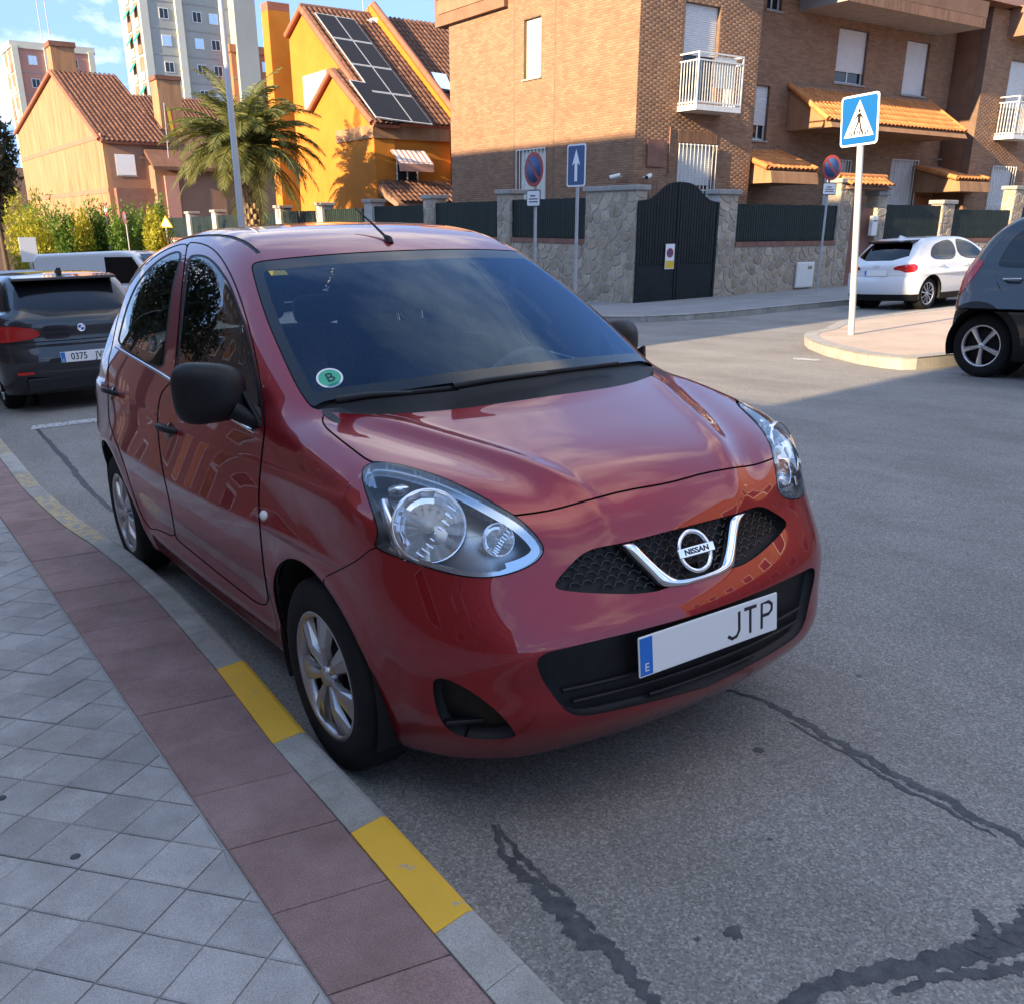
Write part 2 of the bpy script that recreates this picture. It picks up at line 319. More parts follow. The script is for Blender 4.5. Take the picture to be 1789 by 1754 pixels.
M_ORANGE = mottled('orange_render', (.46, .155, .018), (.54, .20, .026), .8, .9, .1, 60)
M_ORANGETRIM = mottled('red_brown_trim', (.28, .10, .06), (.36, .14, .085), 3, .85)
M_PEACH = mottled('peach_render', (.26, .135, .068), (.40, .225, .12), 1.6, .92, .1, 40, stretch=(1.6, 1.6, .22))
M_PEACH2 = mottled('brownish_render', (.25, .14, .092), (.31, .18, .12), .8, .92)
M_TOWER = mottled('tower_concrete', (.28, .295, .28), (.34, .355, .33), .15, .92)
M_TOWERL = mottled('tower_pale', (.46, .47, .41), (.53, .54, .47), .2, .92)
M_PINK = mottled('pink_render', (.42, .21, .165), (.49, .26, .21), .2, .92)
M_RUST = mottled('rust_render', (.40, .15, .07), (.47, .19, .095), .2, .92)
M_DARKWALL = mottled('shade_building_brick', (.22, .14, .10), (.28, .18, .13), .6, .9)
M_SOLAR = plain('solar_cell', (.012, .012, .016), .5, .0, .12)
M_GALV = mottled('galvanised_steel', (.34, .345, .35), (.44, .45, .455), 5, .45, .05, 60)
M_POLE = plain('painted_pole', (.50, .51, .50), .5, .2)
M_SIGNBLUE = plain('sign_blue', (.005, .105, .33), .4)
M_SIGNBLUE2 = plain('sign_deep_blue', (.04, .085, .21), .5)
M_SIGNWHITE = plain('sign_white', (.78, .79, .80), .4)
M_SIGNRED = plain('sign_red', (.36, .05, .04), .5)
M_SIGNBLACK = plain('sign_black', (.012, .012, .012), .5)
M_SIGNYEL = plain('sign_yellow', (.70, .50, .04), .45)
M_TEAL = plain('teal_awning', (.02, .26, .20), .8)
M_WOOD = mottled('door_wood', (.20, .085, .035), (.27, .12, .05), 6, .6, .2, 40, stretch=(6, 6, 1))
M_BLIND = plain('striped_awning', (.50, .27, .20), .85)
def leafmat(name, a, b2, tl=.35):
    m, t, b = newmat(name); oi = N(t, 'ShaderNodeObjectInfo'); ge = N(t, 'ShaderNodeNewGeometry'); ad = N(t, 'ShaderNodeMath', operation='ADD'); t.links.new(oi.outputs['Random'], ad.inputs[0]); t.links.new(ge.outputs['Random Per Island'], ad.inputs[1])
    fr = N(t, 'ShaderNodeMath', operation='FRACT'); t.links.new(ad.outputs[0], fr.inputs[0]); mi = N(t, 'ShaderNodeMix', data_type='RGBA'); t.links.new(fr.outputs[0], mi.inputs[0]); mi.inputs[6].default_value = (*a, 1); mi.inputs[7].default_value = (*b2, 1)
    t.links.new(mi.outputs[2], b.inputs['Base Color']); b.inputs['Roughness'].default_value = .6
    tr = N(t, 'ShaderNodeBsdfTranslucent'); t.links.new(mi.outputs[2], tr.inputs[0]); ms_ = N(t, 'ShaderNodeMixShader'); ms_.inputs[0].default_value = tl; t.links.new(b.outputs[0], ms_.inputs[1]); t.links.new(tr.outputs[0], ms_.inputs[2]); t.links.new(ms_.outputs[0], t.nodes['Material Output'].inputs[0])
    return m
M_PALM = leafmat('palm_leaf', (.10, .125, .03), (.23, .23, .06))
M_LEAFG = leafmat('shrub_leaf_green', (.07, .16, .015), (.15, .25, .025)); M_LEAFY = leafmat('shrub_leaf_yellow', (.26, .26, .015), (.40, .37, .02)); M_LEAFD = leafmat('tree_leaf_dark', (.018, .030, .012), (.045, .055, .02))
M_TRUNK = mottled('palm_bark', (.16, .10, .055), (.30, .21, .12), 5, .95, .5, 20, isl=.25)
M_BARK = mottled('bark', (.07, .05, .035), (.12, .09, .06), 6, .95, .4, 25)
# ------------------------------------------------------------------ ground (road frame)
def struct(o): o['kind'] = 'structure'; return o
def road_obj(o): o.matrix_world = R4 @ o.matrix_world; return o
road = struct(mobj('road', [(-900, -500, 0), (300, -500, 0), (300, 900, 0), (-900, 900, 0)], [(0, 1, 2, 3)], M_ASPHALT)); road_obj(road)
def ribbon(px, widths, h, name, mat, parent, jag=.3, n=60, seed=1):
    rs = np.random.default_rng(seed); P = np.array([toroad(gnd(x, y))[:2] for x, y in px]); L = np.r_[0, np.cumsum(np.hypot(*np.diff(P, axis=0).T))]; t = np.linspace(0, L[-1], n)
    Q = np.stack([np.interp(t, L, P[:, i]) for i in (0, 1)], 1); w = np.interp(t, L, widths); d = np.gradient(Q, axis=0); d /= np.linalg.norm(d, axis=1, keepdims=True); nn = np.stack([-d[:, 1], d[:, 0]], 1)
    def sn(k):
        v = rs.normal(0, 1, n + 8); v = np.convolve(np.convolve(v, np.ones(11) / 11, 'same'), np.ones(3) / 3, 'same')[4:-4] * 2.4 + rs.normal(0, .10, n); return v * k
    Q = Q + nn * (sn(jag * .6) * w)[:, None]; a = w * (1 + sn(jag)).clip(.3, 1.9) / 2; b = w * (1 + sn(jag)).clip(.3, 1.9) / 2; a[0] = b[-1] = a[-1] = b[0] = .002
    A = Q + nn * a[:, None]; B = Q - nn * b[:, None]; V = [(x, y, h) for p, q in zip(A, B) for x, y in (p, q)]
    return mobj(name, V, [(2 * i, 2 * i + 1, 2 * i + 3, 2 * i + 2) for i in range(n - 1)], mat, parent)
ribbon([(862, 1440), (880, 1490), (905, 1520), (950, 1562), (1000, 1612), (1060, 1665), (1110, 1710), (1170, 1790)], [.012, .02, .03, .045, .05, .045, .035, .03], .0012, 'crack_seal', M_TAR, road, .35, 360, 3)
ribbon([(870, 1440), (905, 1490), (945, 1530), (990, 1572), (1040, 1625)], [.006, .014, .018, .012, .006], .0018, 'crack_seal', M_TAR, road, .5, 270, 5)
ribbon([(1270, 1205), (1330, 1222), (1400, 1258), (1470, 1300), (1560, 1350), (1640, 1390), (1720, 1432), (1800, 1478)], [.02, .02, .028, .03, .03, .035, .03, .03], .0012, 'crack_seal', M_TAR, road, .35, 360, 8)
ribbon([(1380, 1262), (1470, 1312), (1560, 1368), (1640, 1405), (1740, 1462)], [.006, .012, .014, .012, .008], .0018, 'crack_seal', M_TAR, road, .5, 270, 9)
ribbon([(1340, 1790), (1390, 1745), (1440, 1722), (1500, 1708), (1580, 1690), (1660, 1674), (1740, 1655), (1850, 1630)], [.02, .045, .04, .045, .05, .06, .065, .065], .0012, 'crack_seal', M_TAR, road, .2, 360, 11)
ribbon([(1560, 1735), (1640, 1705), (1720, 1700), (1850, 1680)], [.015, .02, .03, .035], .0018, 'crack_seal', M_TAR, road, .25, 240, 12)
ribbon([(1705, 1665), (1722, 1640), (1718, 1610), (1703, 1588)], [.05, .04, .026, .012], .0022, 'crack_seal', M_TAR, road, .3, 120, 13)
ribbon([(1770, 1650), (1785, 1620), (1810, 1590)], [.05, .05, .04], .0022, 'crack_seal', M_TAR, road, .3, 120, 14)
ribbon([(60, 745), (110, 800), (150, 850), (200, 895)], [.03, .045, .045, .03], .0012, 'crack_seal', M_TAR, road, .16, 180, 15)
for i, (x, y, r) in enumerate(((1284, 1630, .022), (1325, 1310, .018), (1218, 1640, .008), (1345, 1466, .008), (1340, 1010, .02), (1500, 1180, .012))):
    p = toroad(gnd(x, y)); a = np.linspace(0, 2 * math.pi, 15)[:-1]; rs = np.random.default_rng(i); rr = r * rs.uniform(.6, 1.3, 14)
    mobj('tar_spot', [(p[0] + q * math.cos(t), p[1] + q * math.sin(t), .0012) for q, t in zip(rr, a)], [tuple(range(14))], M_TAR, road)
def band_px(pts, h, name, mat, parent=None):
    V = [(*toroad(gnd(x, y))[:2], h) for x, y in pts]; o = mobj(name, V, [tuple(range(len(V)))], mat, parent); return o
band_px([(54, 752), (57, 745), (172, 731), (172, 737)], .004, 'parking_line', M_LINE, road)
band_px([(172, 737), (172, 731), (330, 712), (330, 719)], .004, 'parking_line', M_LINE, road)
band_px([(1385, 629), (1387, 626), (1432, 629), (1432, 632)], .004, 'painted_dash', M_LINE, road)
# near pavement: bed, maroon border tiles, grey diagonal tiles, kerb stones
KZ = .10
KX = np.array([-40, -12, -6.8, -5.2, -4.5, -4.0, -3.2, -2.8, -2.3, -1.6, -.7, -.1, .45, .9, 2, 20.]); KY = np.array([-.86, -.86, -.86, -.89, -.905, -.895, -.868, -.825, -.795, -.780, -.808, -.845, -.856, -.872, -.89, -.89])
ky = lambda x: float(np.interp(x, KX, KY)); KW = .115
pav = empty('pavement', (0, 0, 0), 0, True); pav['kind'] = 'structure'
xs = [-120, -60, -40] + list(np.arange(-12, 4, .5)) + [8, 20, 60]; V = []; F = []
for x in xs: V += [(x, ky(x) - .02, .02), (x, ky(x) - .02, KZ - .0065), (x, -1.26, KZ - .0065), (x, -1.9, KZ - .0065), (x, -12, KZ - .0075)]
for i in range(len(xs) - 1):
    for j in range(4): F.append((5 * i + j, 5 * i + j + 1, 5 * i + j + 6, 5 * i + j + 5))
mobj('pavement_bed', V, F, M_GROUT, pav)
def slab(name, poly, z0, z1, ch, mat, parent, z1c=None):
    """polygonal slab with chamfered top edge"""
    P = np.asarray(poly, float); n = len(P); c = P.mean(0); I = []
    for i in range(n):
        a, b, d = P[i - 1], P[i], P[(i + 1) % n]; e1 = (b - a) / (np.linalg.norm(b - a) + 1e-9); e2 = (d - b) / (np.linalg.norm(d - b) + 1e-9); n1 = np.array([-e1[1], e1[0]]); n2 = np.array([-e2[1], e2[0]])
        k = n1 + n2; k = k / max(.3, (k @ k)) * 2; I.append(b + k * ch)
    V = [(x, y, z0) for x, y in P] + [(x, y, z1 - ch * .7) for x, y in P] + [(x, y, z1) for x, y in I]
    F = [tuple(range(2 * n, 3 * n))] + [(i, (i + 1) % n, n + (i + 1) % n, n + i) for i in range(n)] + [(n + i, n + (i + 1) % n, 2 * n + (i + 1) % n, 2 * n + i) for i in range(n)]
    return mobj(name, V, F, mat, parent)
MX = .94 - .2955 * 60
k = 0; x = MX
while x < 2.6:
    x1 = x + .2955; j = .0018; t0, t1 = .048, .048
    if x > -9:
        q = [(x + j, -1.243 + j), (x1 - j, -1.243 + j), (x1 - j + t0, ky(x1) - KW - j), (x + j + t0, ky(x) - KW - j)]
        slab('maroon_tile', q, .06, KZ + random.uniform(-.0015, .0015), .004, M_MAROON, pav)
    x = x1
def clip(poly, a, b, c):
    """keep a*x+b*y<=c"""
    out = []; n = len(poly)
    for i in range(n):
        p, q = poly[i], poly[(i + 1) % n]; fp = a * p[0] + b * p[1] - c; fq = a * q[0] + b * q[1] - c
        if fp <= 0: out.append(p)
        if (fp < 0) != (fq < 0): t = fp / (fp - fq); out.append((p[0] + t * (q[0] - p[0]), p[1] + t * (q[1] - p[1])))
    return out
TP = .151; TA = math.radians(38.5); u1 = np.array([math.cos(TA), math.sin(TA)]); u2 = np.array([-math.sin(TA), math.cos(TA)]); o0 = np.array([.0965, -1.544])
for i in range(-44, 18):
    for j in range(-20, 34):
        c = o0 + u1 * TP * i + u2 * TP * j
        if not (-4.6 < c[0] < 1.7 and -2.05 < c[1] < -1.1): continue
        h = TP / 2 - .0016; rz = random.uniform(-.006, .006); a1 = u1 * math.cos(rz) + u2 * math.sin(rz); a2 = -u1 * math.sin(rz) + u2 * math.cos(rz)
        poly = [tuple(c + a1 * sx * h + a2 * sy * h) for sx, sy in ((-1, -1), (1, -1), (1, 1), (-1, 1))]; poly = clip(poly, 0, 1, -1.249)
        if len(poly) < 3: continue
        A = 0.5 * abs(sum(poly[k][0] * poly[(k + 1) % len(poly)][1] - poly[(k + 1) % len(poly)][0] * poly[k][1] for k in range(len(poly))))
        if A > 4e-4: slab('grey_tile', poly, .06, KZ + random.uniform(-.0018, .0018), .0035, M_TILE, pav)
mobj('far_paving', [(-120, -12, KZ - .003), (-4.5, -12, KZ - .003), (-4.5, -1.25, KZ - .003), (-120, -1.25, KZ - .003)], [(0, 1, 2, 3)], M_TILE, pav)
mobj('far_paving', [(-4.5, -12, KZ - .003), (60, -12, KZ - .003), (60, -1.95, KZ - .003), (-4.5, -1.95, KZ - .003)], [(0, 1, 2, 3)], M_TILE, pav)
mobj('far_paving', [(1.6, -1.95, KZ - .003), (60, -1.95, KZ - .003), (60, -1.25, KZ - .003), (1.6, -1.25, KZ - .003)], [(0, 1, 2, 3)], M_TILE, pav)
cuts = [(-30, 0), (-20, 0), (-14, 0), (-10, 0), (-8.2, 0), (-7.4, 2), (-6.75, 2), (-5.9, 0), (-5.45, 0), (-4.95, 2), (-4.45, 0), (-4.1, 2), (-3.05, 2), (-2.78, 0), (-1.95, 0), (-1.12, 0), (-.745, 1), (-.10, 0), (.17, 0), (.455, 1), (.90, 0), (1.10, 0), (1.9, 0), (2.9, 0), (6, 0), (14, 0), (30, 0)]
for (a, ty), (b, _) in zip(cuts[:-1], cuts[1:]):
    m = max(2, int((b - a) / .25) + 1); X = np.linspace(a + .0015, b - .0015, m); V = []; F = []
    for x in X:
        y = ky(x); tl = random.uniform(-.001, .001)
        V += [(x, y, -.05), (x, y, KZ - .022), (x, y - .006, KZ - .006), (x, y - .020, KZ + .001), (x + .02, y - KW, KZ + .002), (x + .02, y - KW, -.05)]
    for i in range(m - 1):
        for j in range(5): F.append((6 * i + j, 6 * i + 6 + j, 6 * i + 7 + j, 6 * i + 1 + j))
    F += [tuple(range(6)), tuple(range(6 * m - 6, 6 * m))[::-1]]
    mobj('kerb_stone', V, F, (M_KERB, M_YELLOW, M_FADED)[ty], pav)
for x, y in ((132, 1497), (3, 1394)):
    p = toroad(gnd(x, y, KZ)); MB().lathe([(0, KZ + .0045), (.010, KZ + .0045), (.012, KZ + .003), (.012, KZ)], (p[0], p[1], 0), n=16).build('gum_spot', M_TAR, pav)
# far pavement at the walled corner, and the pavement tip with the crossing sign
def raised(name, poly, h, mat, kerbmat, parent_label=None, kw=.16):
    e = empty(name, (0, 0, 0), 0, True); e['kind'] = 'structure'; P = np.array(poly); n = len(P)
    ctr = P.mean(0); mobj('paving', [(x, y, h - .004) for x, y in P], [tuple(range(n))], mat, e); return e
fp = [toroad((x, y, gz(x, y)))[:2] for x, y in ((-11.6, 80), (-11.6, 13.2), (-11.75, 12.2), (-12.2, 11.4), (-13.0, 11.0), (-14, 10.9), (-120, 10.9), (-120, 16), (-16.2, 16), (-16.2, 80))]
e = raised('far_pavement', fp, .12, M_PAVE2, M_KERB)
def kerbrun(pts, h, name, mat, parent, w=.15, L=1.0):
    P = np.array(pts); D = np.r_[0, np.cumsum(np.hypot(*np.diff(P, axis=0).T))]; n = max(1, int(D[-1] / L)); T = np.linspace(0, D[-1], n + 1)
    for a, b in zip(T[:-1], T[1:]):
        ts = np.unique(np.r_[a + .004, D[(D > a) & (D < b)], b - .004]); Q = np.stack([np.interp(ts, D, P[:, i]) for i in (0, 1)], 1); d = np.gradient(Q, axis=0); d /= np.linalg.norm(d, axis=1, keepdims=True); nn = np.stack([-d[:, 1], d[:, 0]], 1); V = []; m = len(Q)
        for q, k in zip(Q, nn): i = q + k * w; V += [(*q, -.05), (*(q + k * .004), h - .02), (*(q + k * .02), h), (*i, h), (*i, -.05)]
        F = [(5 * i + j, 5 * i + 5 + j, 5 * i + 6 + j, 5 * i + 1 + j) for i in range(m - 1) for j in range(4)] + [tuple(range(5)), tuple(range(5 * m - 5, 5 * m))[::-1]]
        mobj(name, V, F, mat, parent)
kerbrun(np.array(fp[:7])[::-1][1:][::-1].tolist()[0:6], .121, 'kerb_stone', M_KERB, e, w=-.15)
kerbrun([fp[5], (-60, fp[5][1])], .121, 'kerb_stone', M_KERB, e, w=-.15)
ip = [toroad(gnd(*q))[:2] for q in ((1680, 638), (1640, 642.5), (1600, 646.5), (1575, 647), (1540, 643.5), (1500, 637), (1440, 622), (1412, 610), (1405, 603), (1412, 598), (1440, 592))]
ip = [(ip[0][0] + 22, ip[0][1] + 2.2), (ip[0][0] + .3, ip[0][1] + 2.2)] + [(ip[0][0] + .12, ip[0][1] + 1.2)] + ip + [(-7.9, 12.0), (-8.1, 14.5), (-8.1, 80), (20, 80)]
e2 = raised('corner_pavement', ip, .14, M_ISLE, M_KERB)
kerbrun(ip[:-1], .141, 'kerb_stone', M_CAP, e2, w=-.18, L=.9)
# ------------------------------------------------------------------ building helpers (gravity frame)
def wp(axis, plane, d):
    """point on a wall: a along the wall, z up, o outwards"""
    return (lambda a, z, o=0.: (plane + d * o, a, z)) if axis == 'x' else (lambda a, z, o=0.: (a, plane + d * o, z))
def boxw(mb, P, a0, a1, z0, z1, o0, o1): mb.box(P(a0, z0, o0), P(a1, z1, o1))
def wallholes(name, P, a0, a1, z0, z1, holes, thick, mat, parent):
    A = sorted({a0, a1, *[min(max(h[0], a0), a1) for h in holes], *[min(max(h[1], a0), a1) for h in holes]}); Z = sorted({z0, z1, *[min(max(h[2], z0), z1) for h in holes], *[min(max(h[3], z0), z1) for h in holes]})
    mb = MB()
    for i in range(len(A) - 1):
        j = 0
        while j < len(Z) - 1:
            def free(j): a, z = (A[i] + A[i + 1]) / 2, (Z[j] + Z[j + 1]) / 2; return not any(h[0] < a < h[1] and h[2] < z < h[3] for h in holes)
            if not free(j): j += 1; continue
            k = j
            while k + 1 < len(Z) - 1 and free(k + 1): k += 1
            boxw(mb, P, A[i], A[i + 1], Z[j], Z[k + 1], -thick, 0); j = k + 1
    return mb.build(name, mat, parent, recalc=False)
def quadsmesh(name, Q, mat, parent):
    Q = np.asarray(Q, float); n = len(Q); return mobj(name, Q.reshape(-1, 3), np.arange(4 * n).reshape(n, 4), mat, parent)
def brickwork(P, axis, d, a0, a1, z0, z1, holes, mat, parent, bw=.24, bh=.054, jt=.011, out=.003, name='brick_course'):
    """every brick a shallow block, proud of the mortar"""
    rows = int((z1 - z0) / (bh + jt)); Q = []
    for r in range(rows):
        za = z0 + r * (bh + jt) + jt / 2; zb = za + bh; off = (bw + jt) / 2 if r % 2 else 0.
        segs = [(a0, a1)]
        for h in holes:
            if h[2] < zb and h[3] > za:
                ns = []
                for s, e in segs:
                    if h[1] <= s or h[0] >= e: ns.append((s, e)); continue
                    if h[0] > s: ns.append((s, h[0]))
                    if h[1] < e: ns.append((h[1], e))
                segs = ns
        for s, e in segs:
            st = np.arange(math.floor((s - off) / (bw + jt)) * (bw + jt) + off, e, bw + jt); A = np.maximum(st + jt / 2, s); B = np.minimum(st + bw + jt / 2, e); k = B - A > .025; A = A[k]; B = B[k]
            if len(A): Q.append(np.stack([A, B, np.full(len(A), za), np.full(len(A), zb)], 1))
    Q = np.concatenate(Q); n = len(Q); a, b, zA, zB = Q.T; o = out + RNG.uniform(-.0005, .0005, n); c = .003
    def pt(x, z, oo):
        q = np.zeros((n, 3)); base = P(0., 0., 0.)
        if axis == 'x': q[:, 0] = base[0] + d * oo; q[:, 1] = x
        else: q[:, 0] = x; q[:, 1] = base[1] + d * oo
        q[:, 2] = z; return q
    zr = np.zeros(n); V = np.stack([pt(a, zA, zr), pt(b, zA, zr), pt(b, zB, zr), pt(a, zB, zr), pt(a + c, zA + c, o), pt(b - c, zA + c, o), pt(b - c, zB - c, o), pt(a + c, zB - c, o)], 1)
    F = np.array([(4, 5, 6, 7), (0, 1, 5, 4), (1, 2, 6, 5), (2, 3, 7, 6), (3, 0, 4, 7)])
    if (axis == 'x') != (d > 0): F = F[:, ::-1]
    o_ = mobj(name, V.reshape(-1, 3), (F[None] + (np.arange(n) * 8)[:, None, None]).reshape(-1, 4), mat, parent); o_['kind'] = 'stuff'; return o_
def shutter(P, a0, a1, z0, z1, o, mat, parent, pitch=.05):
    n = max(2, int((z1 - z0) / pitch)); V = []; F = []
    for i in range(n):
        za = z0 + (z1 - z0) * i / n; zb = z0 + (z1 - z0) * (i + 1) / n; k = len(V)
        V += [P(a0, za, o), P(a1, za, o), P(a0, (za + zb) / 2, o + .012), P(a1, (za + zb) / 2, o + .012), P(a0, zb, o), P(a1, zb, o)]; F += [(k, k + 1, k + 3, k + 2), (k + 2, k + 3, k + 5, k + 4)]
    mb = MB(); mb.add(V, F); return mb.build('roller_shutter', mat, parent)
def window(parent, P, a0, a1, z0, z1, depth=.14, drop=1., mat=None, sill=True, bars=0, frame_w=.05, glassmat_=None):
    """reveal, frame with panes, shutter lowered by `drop`, sill, optional security bars"""
    w = empty_child('window', parent); mb = MB(); f = frame_w
    for q in ((a0, a0 + f, z0, z1), (a1 - f, a1, z0, z1), (a0 + f, a1 - f, z0, z0 + f), (a0 + f, a1 - f, z1 - f, z1), ((a0 + a1) / 2 - f / 2, (a0 + a1) / 2 + f / 2, z0 + f, z1 - f)): boxw(mb, P, q[0], q[1], q[2], q[3], -depth - .05, -depth)
    mb.build('frame', M_WHITEMETAL, w, recalc=False)
    for s, e in ((a0 + f, (a0 + a1) / 2 - f / 2), ((a0 + a1) / 2 + f / 2, a1 - f)):
        mb = MB(); boxw(mb, P, s, e, z0 + f, z1 - f, -depth - .035, -depth - .025); mb.build('pane', M_DARKGLASS, w, recalc=False)
    if drop > .02: shutter(P, a0 + .012, a1 - .012, z1 - (z1 - z0) * drop, z1 - .003, -depth + .025, mat or M_SHUTTER, w)
    if sill: mb = MB(); boxw(mb, P, a0 - .06, a1 + .06, z0 - .055, z0 - .004, -depth, .05); mb.build('sill', M_CAP, w, recalc=False)
    if bars:
        for i in range(bars):
            a = a0 - .02 + (a1 - a0 + .04) * i / (bars - 1); mb = MB(); boxw(mb, P, a - .011, a + .011, z0 - .02, z1 + .02, .050, .072); mb.build('security_bar', M_WHITEMETAL, w, recalc=False)
        for z in (z0 + .02, (z0 * .62 + z1 * .38), z1): mb = MB(); boxw(mb, P, a0 - .035, a1 + .035, z - .014, z + .014, .040, .050); mb.build('cross_bar', M_WHITEMETAL, w, recalc=False)
    return w
_TILE = {}
def tilemesh(mat, L, r):
    k = (mat.name, round(L, 3), round(r, 3))
    if k not in _TILE:
        V = []; n = 7
        for x, rr, h in ((0, r * 1.08, .014), (L, r * .92, 0.)):
            for i in range(n): a = math.pi * i / (n - 1); V.append((x, rr * math.cos(a), rr * math.sin(a) * .8 + h))
        for x, rr, h in ((0, r * .9, .004),):
            for i in range(n): a = math.pi * i / (n - 1); V.append((x, rr * math.cos(a), rr * math.sin(a) * .8 + h))
        F = [(i, i + 1, n + i + 1, n + i) for i in range(n - 1)] + [(2 * n + i, 2 * n + i + 1, i + 1, i) for i in range(n - 1)]
        me = bpy.data.meshes.new('roof_tile'); me.from_pydata(V, [], F); me.polygons.foreach_set('use_smooth', [True] * (n - 1) + [False] * (n - 1)); me.materials.append(mat); _TILE[k] = me
    return _TILE[k]
def tileroof(parent, eave0, eave1, up, mat, pitch=.21, row=.36, r=.085, name='roof_tile', joined=False):
    """barrel tiles from the eave line (eave0->eave1) along slope vector `up`"""
    e0, e1, up = Vector(eave0), Vector(eave1), Vector(up); al = e1 - e0; nC = max(1, round(al.length / pitch)); nR = max(1, round(up.length / row)); ax_ = up.normalized(); ay = al.normalized(); az = ax_.cross(ay)
    if az.z < 0: az = -az
    ay = az.cross(ax_); L = up.length / nR * 1.18; me = tilemesh(mat, L, r)
    M0 = Matrix((ax_, ay, az)).transposed().to_4x4(); allV = []; allF = []
    Vt = np.array([v.co[:] for v in me.vertices]); Ft = [tuple(p.vertices) for p in me.polygons]
    for i in range(nC):
        for j in range(nR):
            p = e0 + al * ((i + .5) / nC) + up * (j / nR) + az * (.012 + random.uniform(-.004, .004)); M = Matrix.Translation(p) @ M0 @ Matrix.Rotation(random.uniform(-.02, .02), 4, 'Z')
            if joined:
                A = np.array(M); allF += [tuple(len(allV) * len(Vt) + q for q in f) for f in Ft]; allV.append(Vt @ A[:3, :3].T + A[:3, 3]); continue
            o = bpy.data.objects.new(name, me); link(o, parent); o.matrix_local = M
    if joined:
        o = mobj(name, np.concatenate(allV), allF, mat, parent, True); o['kind'] = 'stuff'; return o
def voronoi(w, h, n, seed, asp=1.5):
    """irregular stones filling a w x h panel"""
    rs = np.random.default_rng(seed); nx = max(1, round(math.sqrt(n * w / h / asp))); ny = max(1, round(n / nx)); P = []
    for j in range(ny):
        for i in range(nx): P.append(((i + .5 + (.25 if j % 2 else -.25) + rs.uniform(-.46, .46)) * w / nx, (j + .5 + rs.uniform(-.46, .46)) * h / ny))
    out = []
    for i, p in enumerate(P):
        poly = [(0, 0), (w, 0), (w, h), (0, h)]
        for j, q in enumerate(P):
            if i == j: continue
            a, b = q[0] - p[0], q[1] - p[1]
            if a * a + b * b > (2.6 * max(w / nx, h / ny)) ** 2: continue
            poly = clip(poly, a, b, (q[0] ** 2 + q[1] ** 2 - p[0] ** 2 - p[1] ** 2) / 2)
            if len(poly) < 3: break
        if len(poly) >= 3: out.append(poly)
    return out
def stonepanel(parent, P, a0, a1, z0, z1, size=.30, seed=1, joint=.014, flipn=False):
    w, h = a1 - a0, z1 - z0
    for poly in voronoi(w, h, max(2, w * h / size ** 2 * 1.15), seed):
        q = np.array(poly); c = q.mean(0); e = np.roll(q, -1, 0) - q; A = .5 * abs(np.sum(q[:, 0] * np.roll(q[:, 1], -1) - q[:, 1] * np.roll(q[:, 0], -1)))
        if A < .004: continue
        k = smoothpoly(q, 1); d = k - c; L = np.linalg.norm(d, axis=1, keepdims=True); b1 = c + d * (1 - joint / L).clip(.3, 1); b2 = c + d * (1 - (joint + .022) / L).clip(.2, 1); o = .012 + random.uniform(0, .012); n = len(k)
        V = [P(a0 + x, z0 + y, .0) for x, y in b1] + [P(a0 + x, z0 + y, o * .7) for x, y in b1] + [P(a0 + x, z0 + y, o + random.uniform(-.004, .004)) for x, y in b2]
        mb = MB(); mb.add(V, [tuple(range(2 * n, 3 * n))] + [(i, (i + 1) % n, n + (i + 1) % n, n + i) for i in range(n)] + [(n + i, n + (i + 1) % n, 2 * n + (i + 1) % n, 2 * n + i) for i in range(n)]); mb.build('stone', M_STONE, parent)
# ------------------------------------------------------------------ car bodies: implicit form -> mesh -> panels cut along outlines
def nspl(xk, yk):
    xk = np.asarray(xk, float); yk = np.asarray(yk, float); n = len(xk); h = np.diff(xk)
    A = np.zeros((n, n)); b = np.zeros(n); A[0, 0] = A[-1, -1] = 1
    for i in range(1, n - 1):
        A[i, i - 1] = h[i - 1]; A[i, i] = 2 * (h[i - 1] + h[i]); A[i, i + 1] = h[i]; b[i] = 6 * ((yk[i + 1] - yk[i]) / h[i] - (yk[i] - yk[i - 1]) / h[i - 1])
    m = np.linalg.solve(A, b); d0 = (yk[1] - yk[0]) / h[0] - h[0] * m[1] / 6; d1 = (yk[-1] - yk[-2]) / h[-1] + h[-1] * m[-2] / 6
    def f(x):
        x = np.asarray(x, float); i = np.clip(np.searchsorted(xk, x) - 1, 0, n - 2); a = xk[i + 1] - x; c = x - xk[i]; hh = h[i]
        y = (m[i] * a ** 3 + m[i + 1] * c ** 3) / (6 * hh) + (yk[i] / hh - m[i] * hh / 6) * a + (yk[i + 1] / hh - m[i + 1] * hh / 6) * c
        y = np.where(x < xk[0], yk[0] + d0 * (x - xk[0]), y); return np.where(x > xk[-1], yk[-1] + d1 * (x - xk[-1]), y)
    return f
def smax(a, b, k):
    h = np.maximum(k - np.abs(a - b), 0) / k; return np.maximum(a, b) + h * h * k * .25
def smin(a, b, k): return -smax(-a, -b, k)
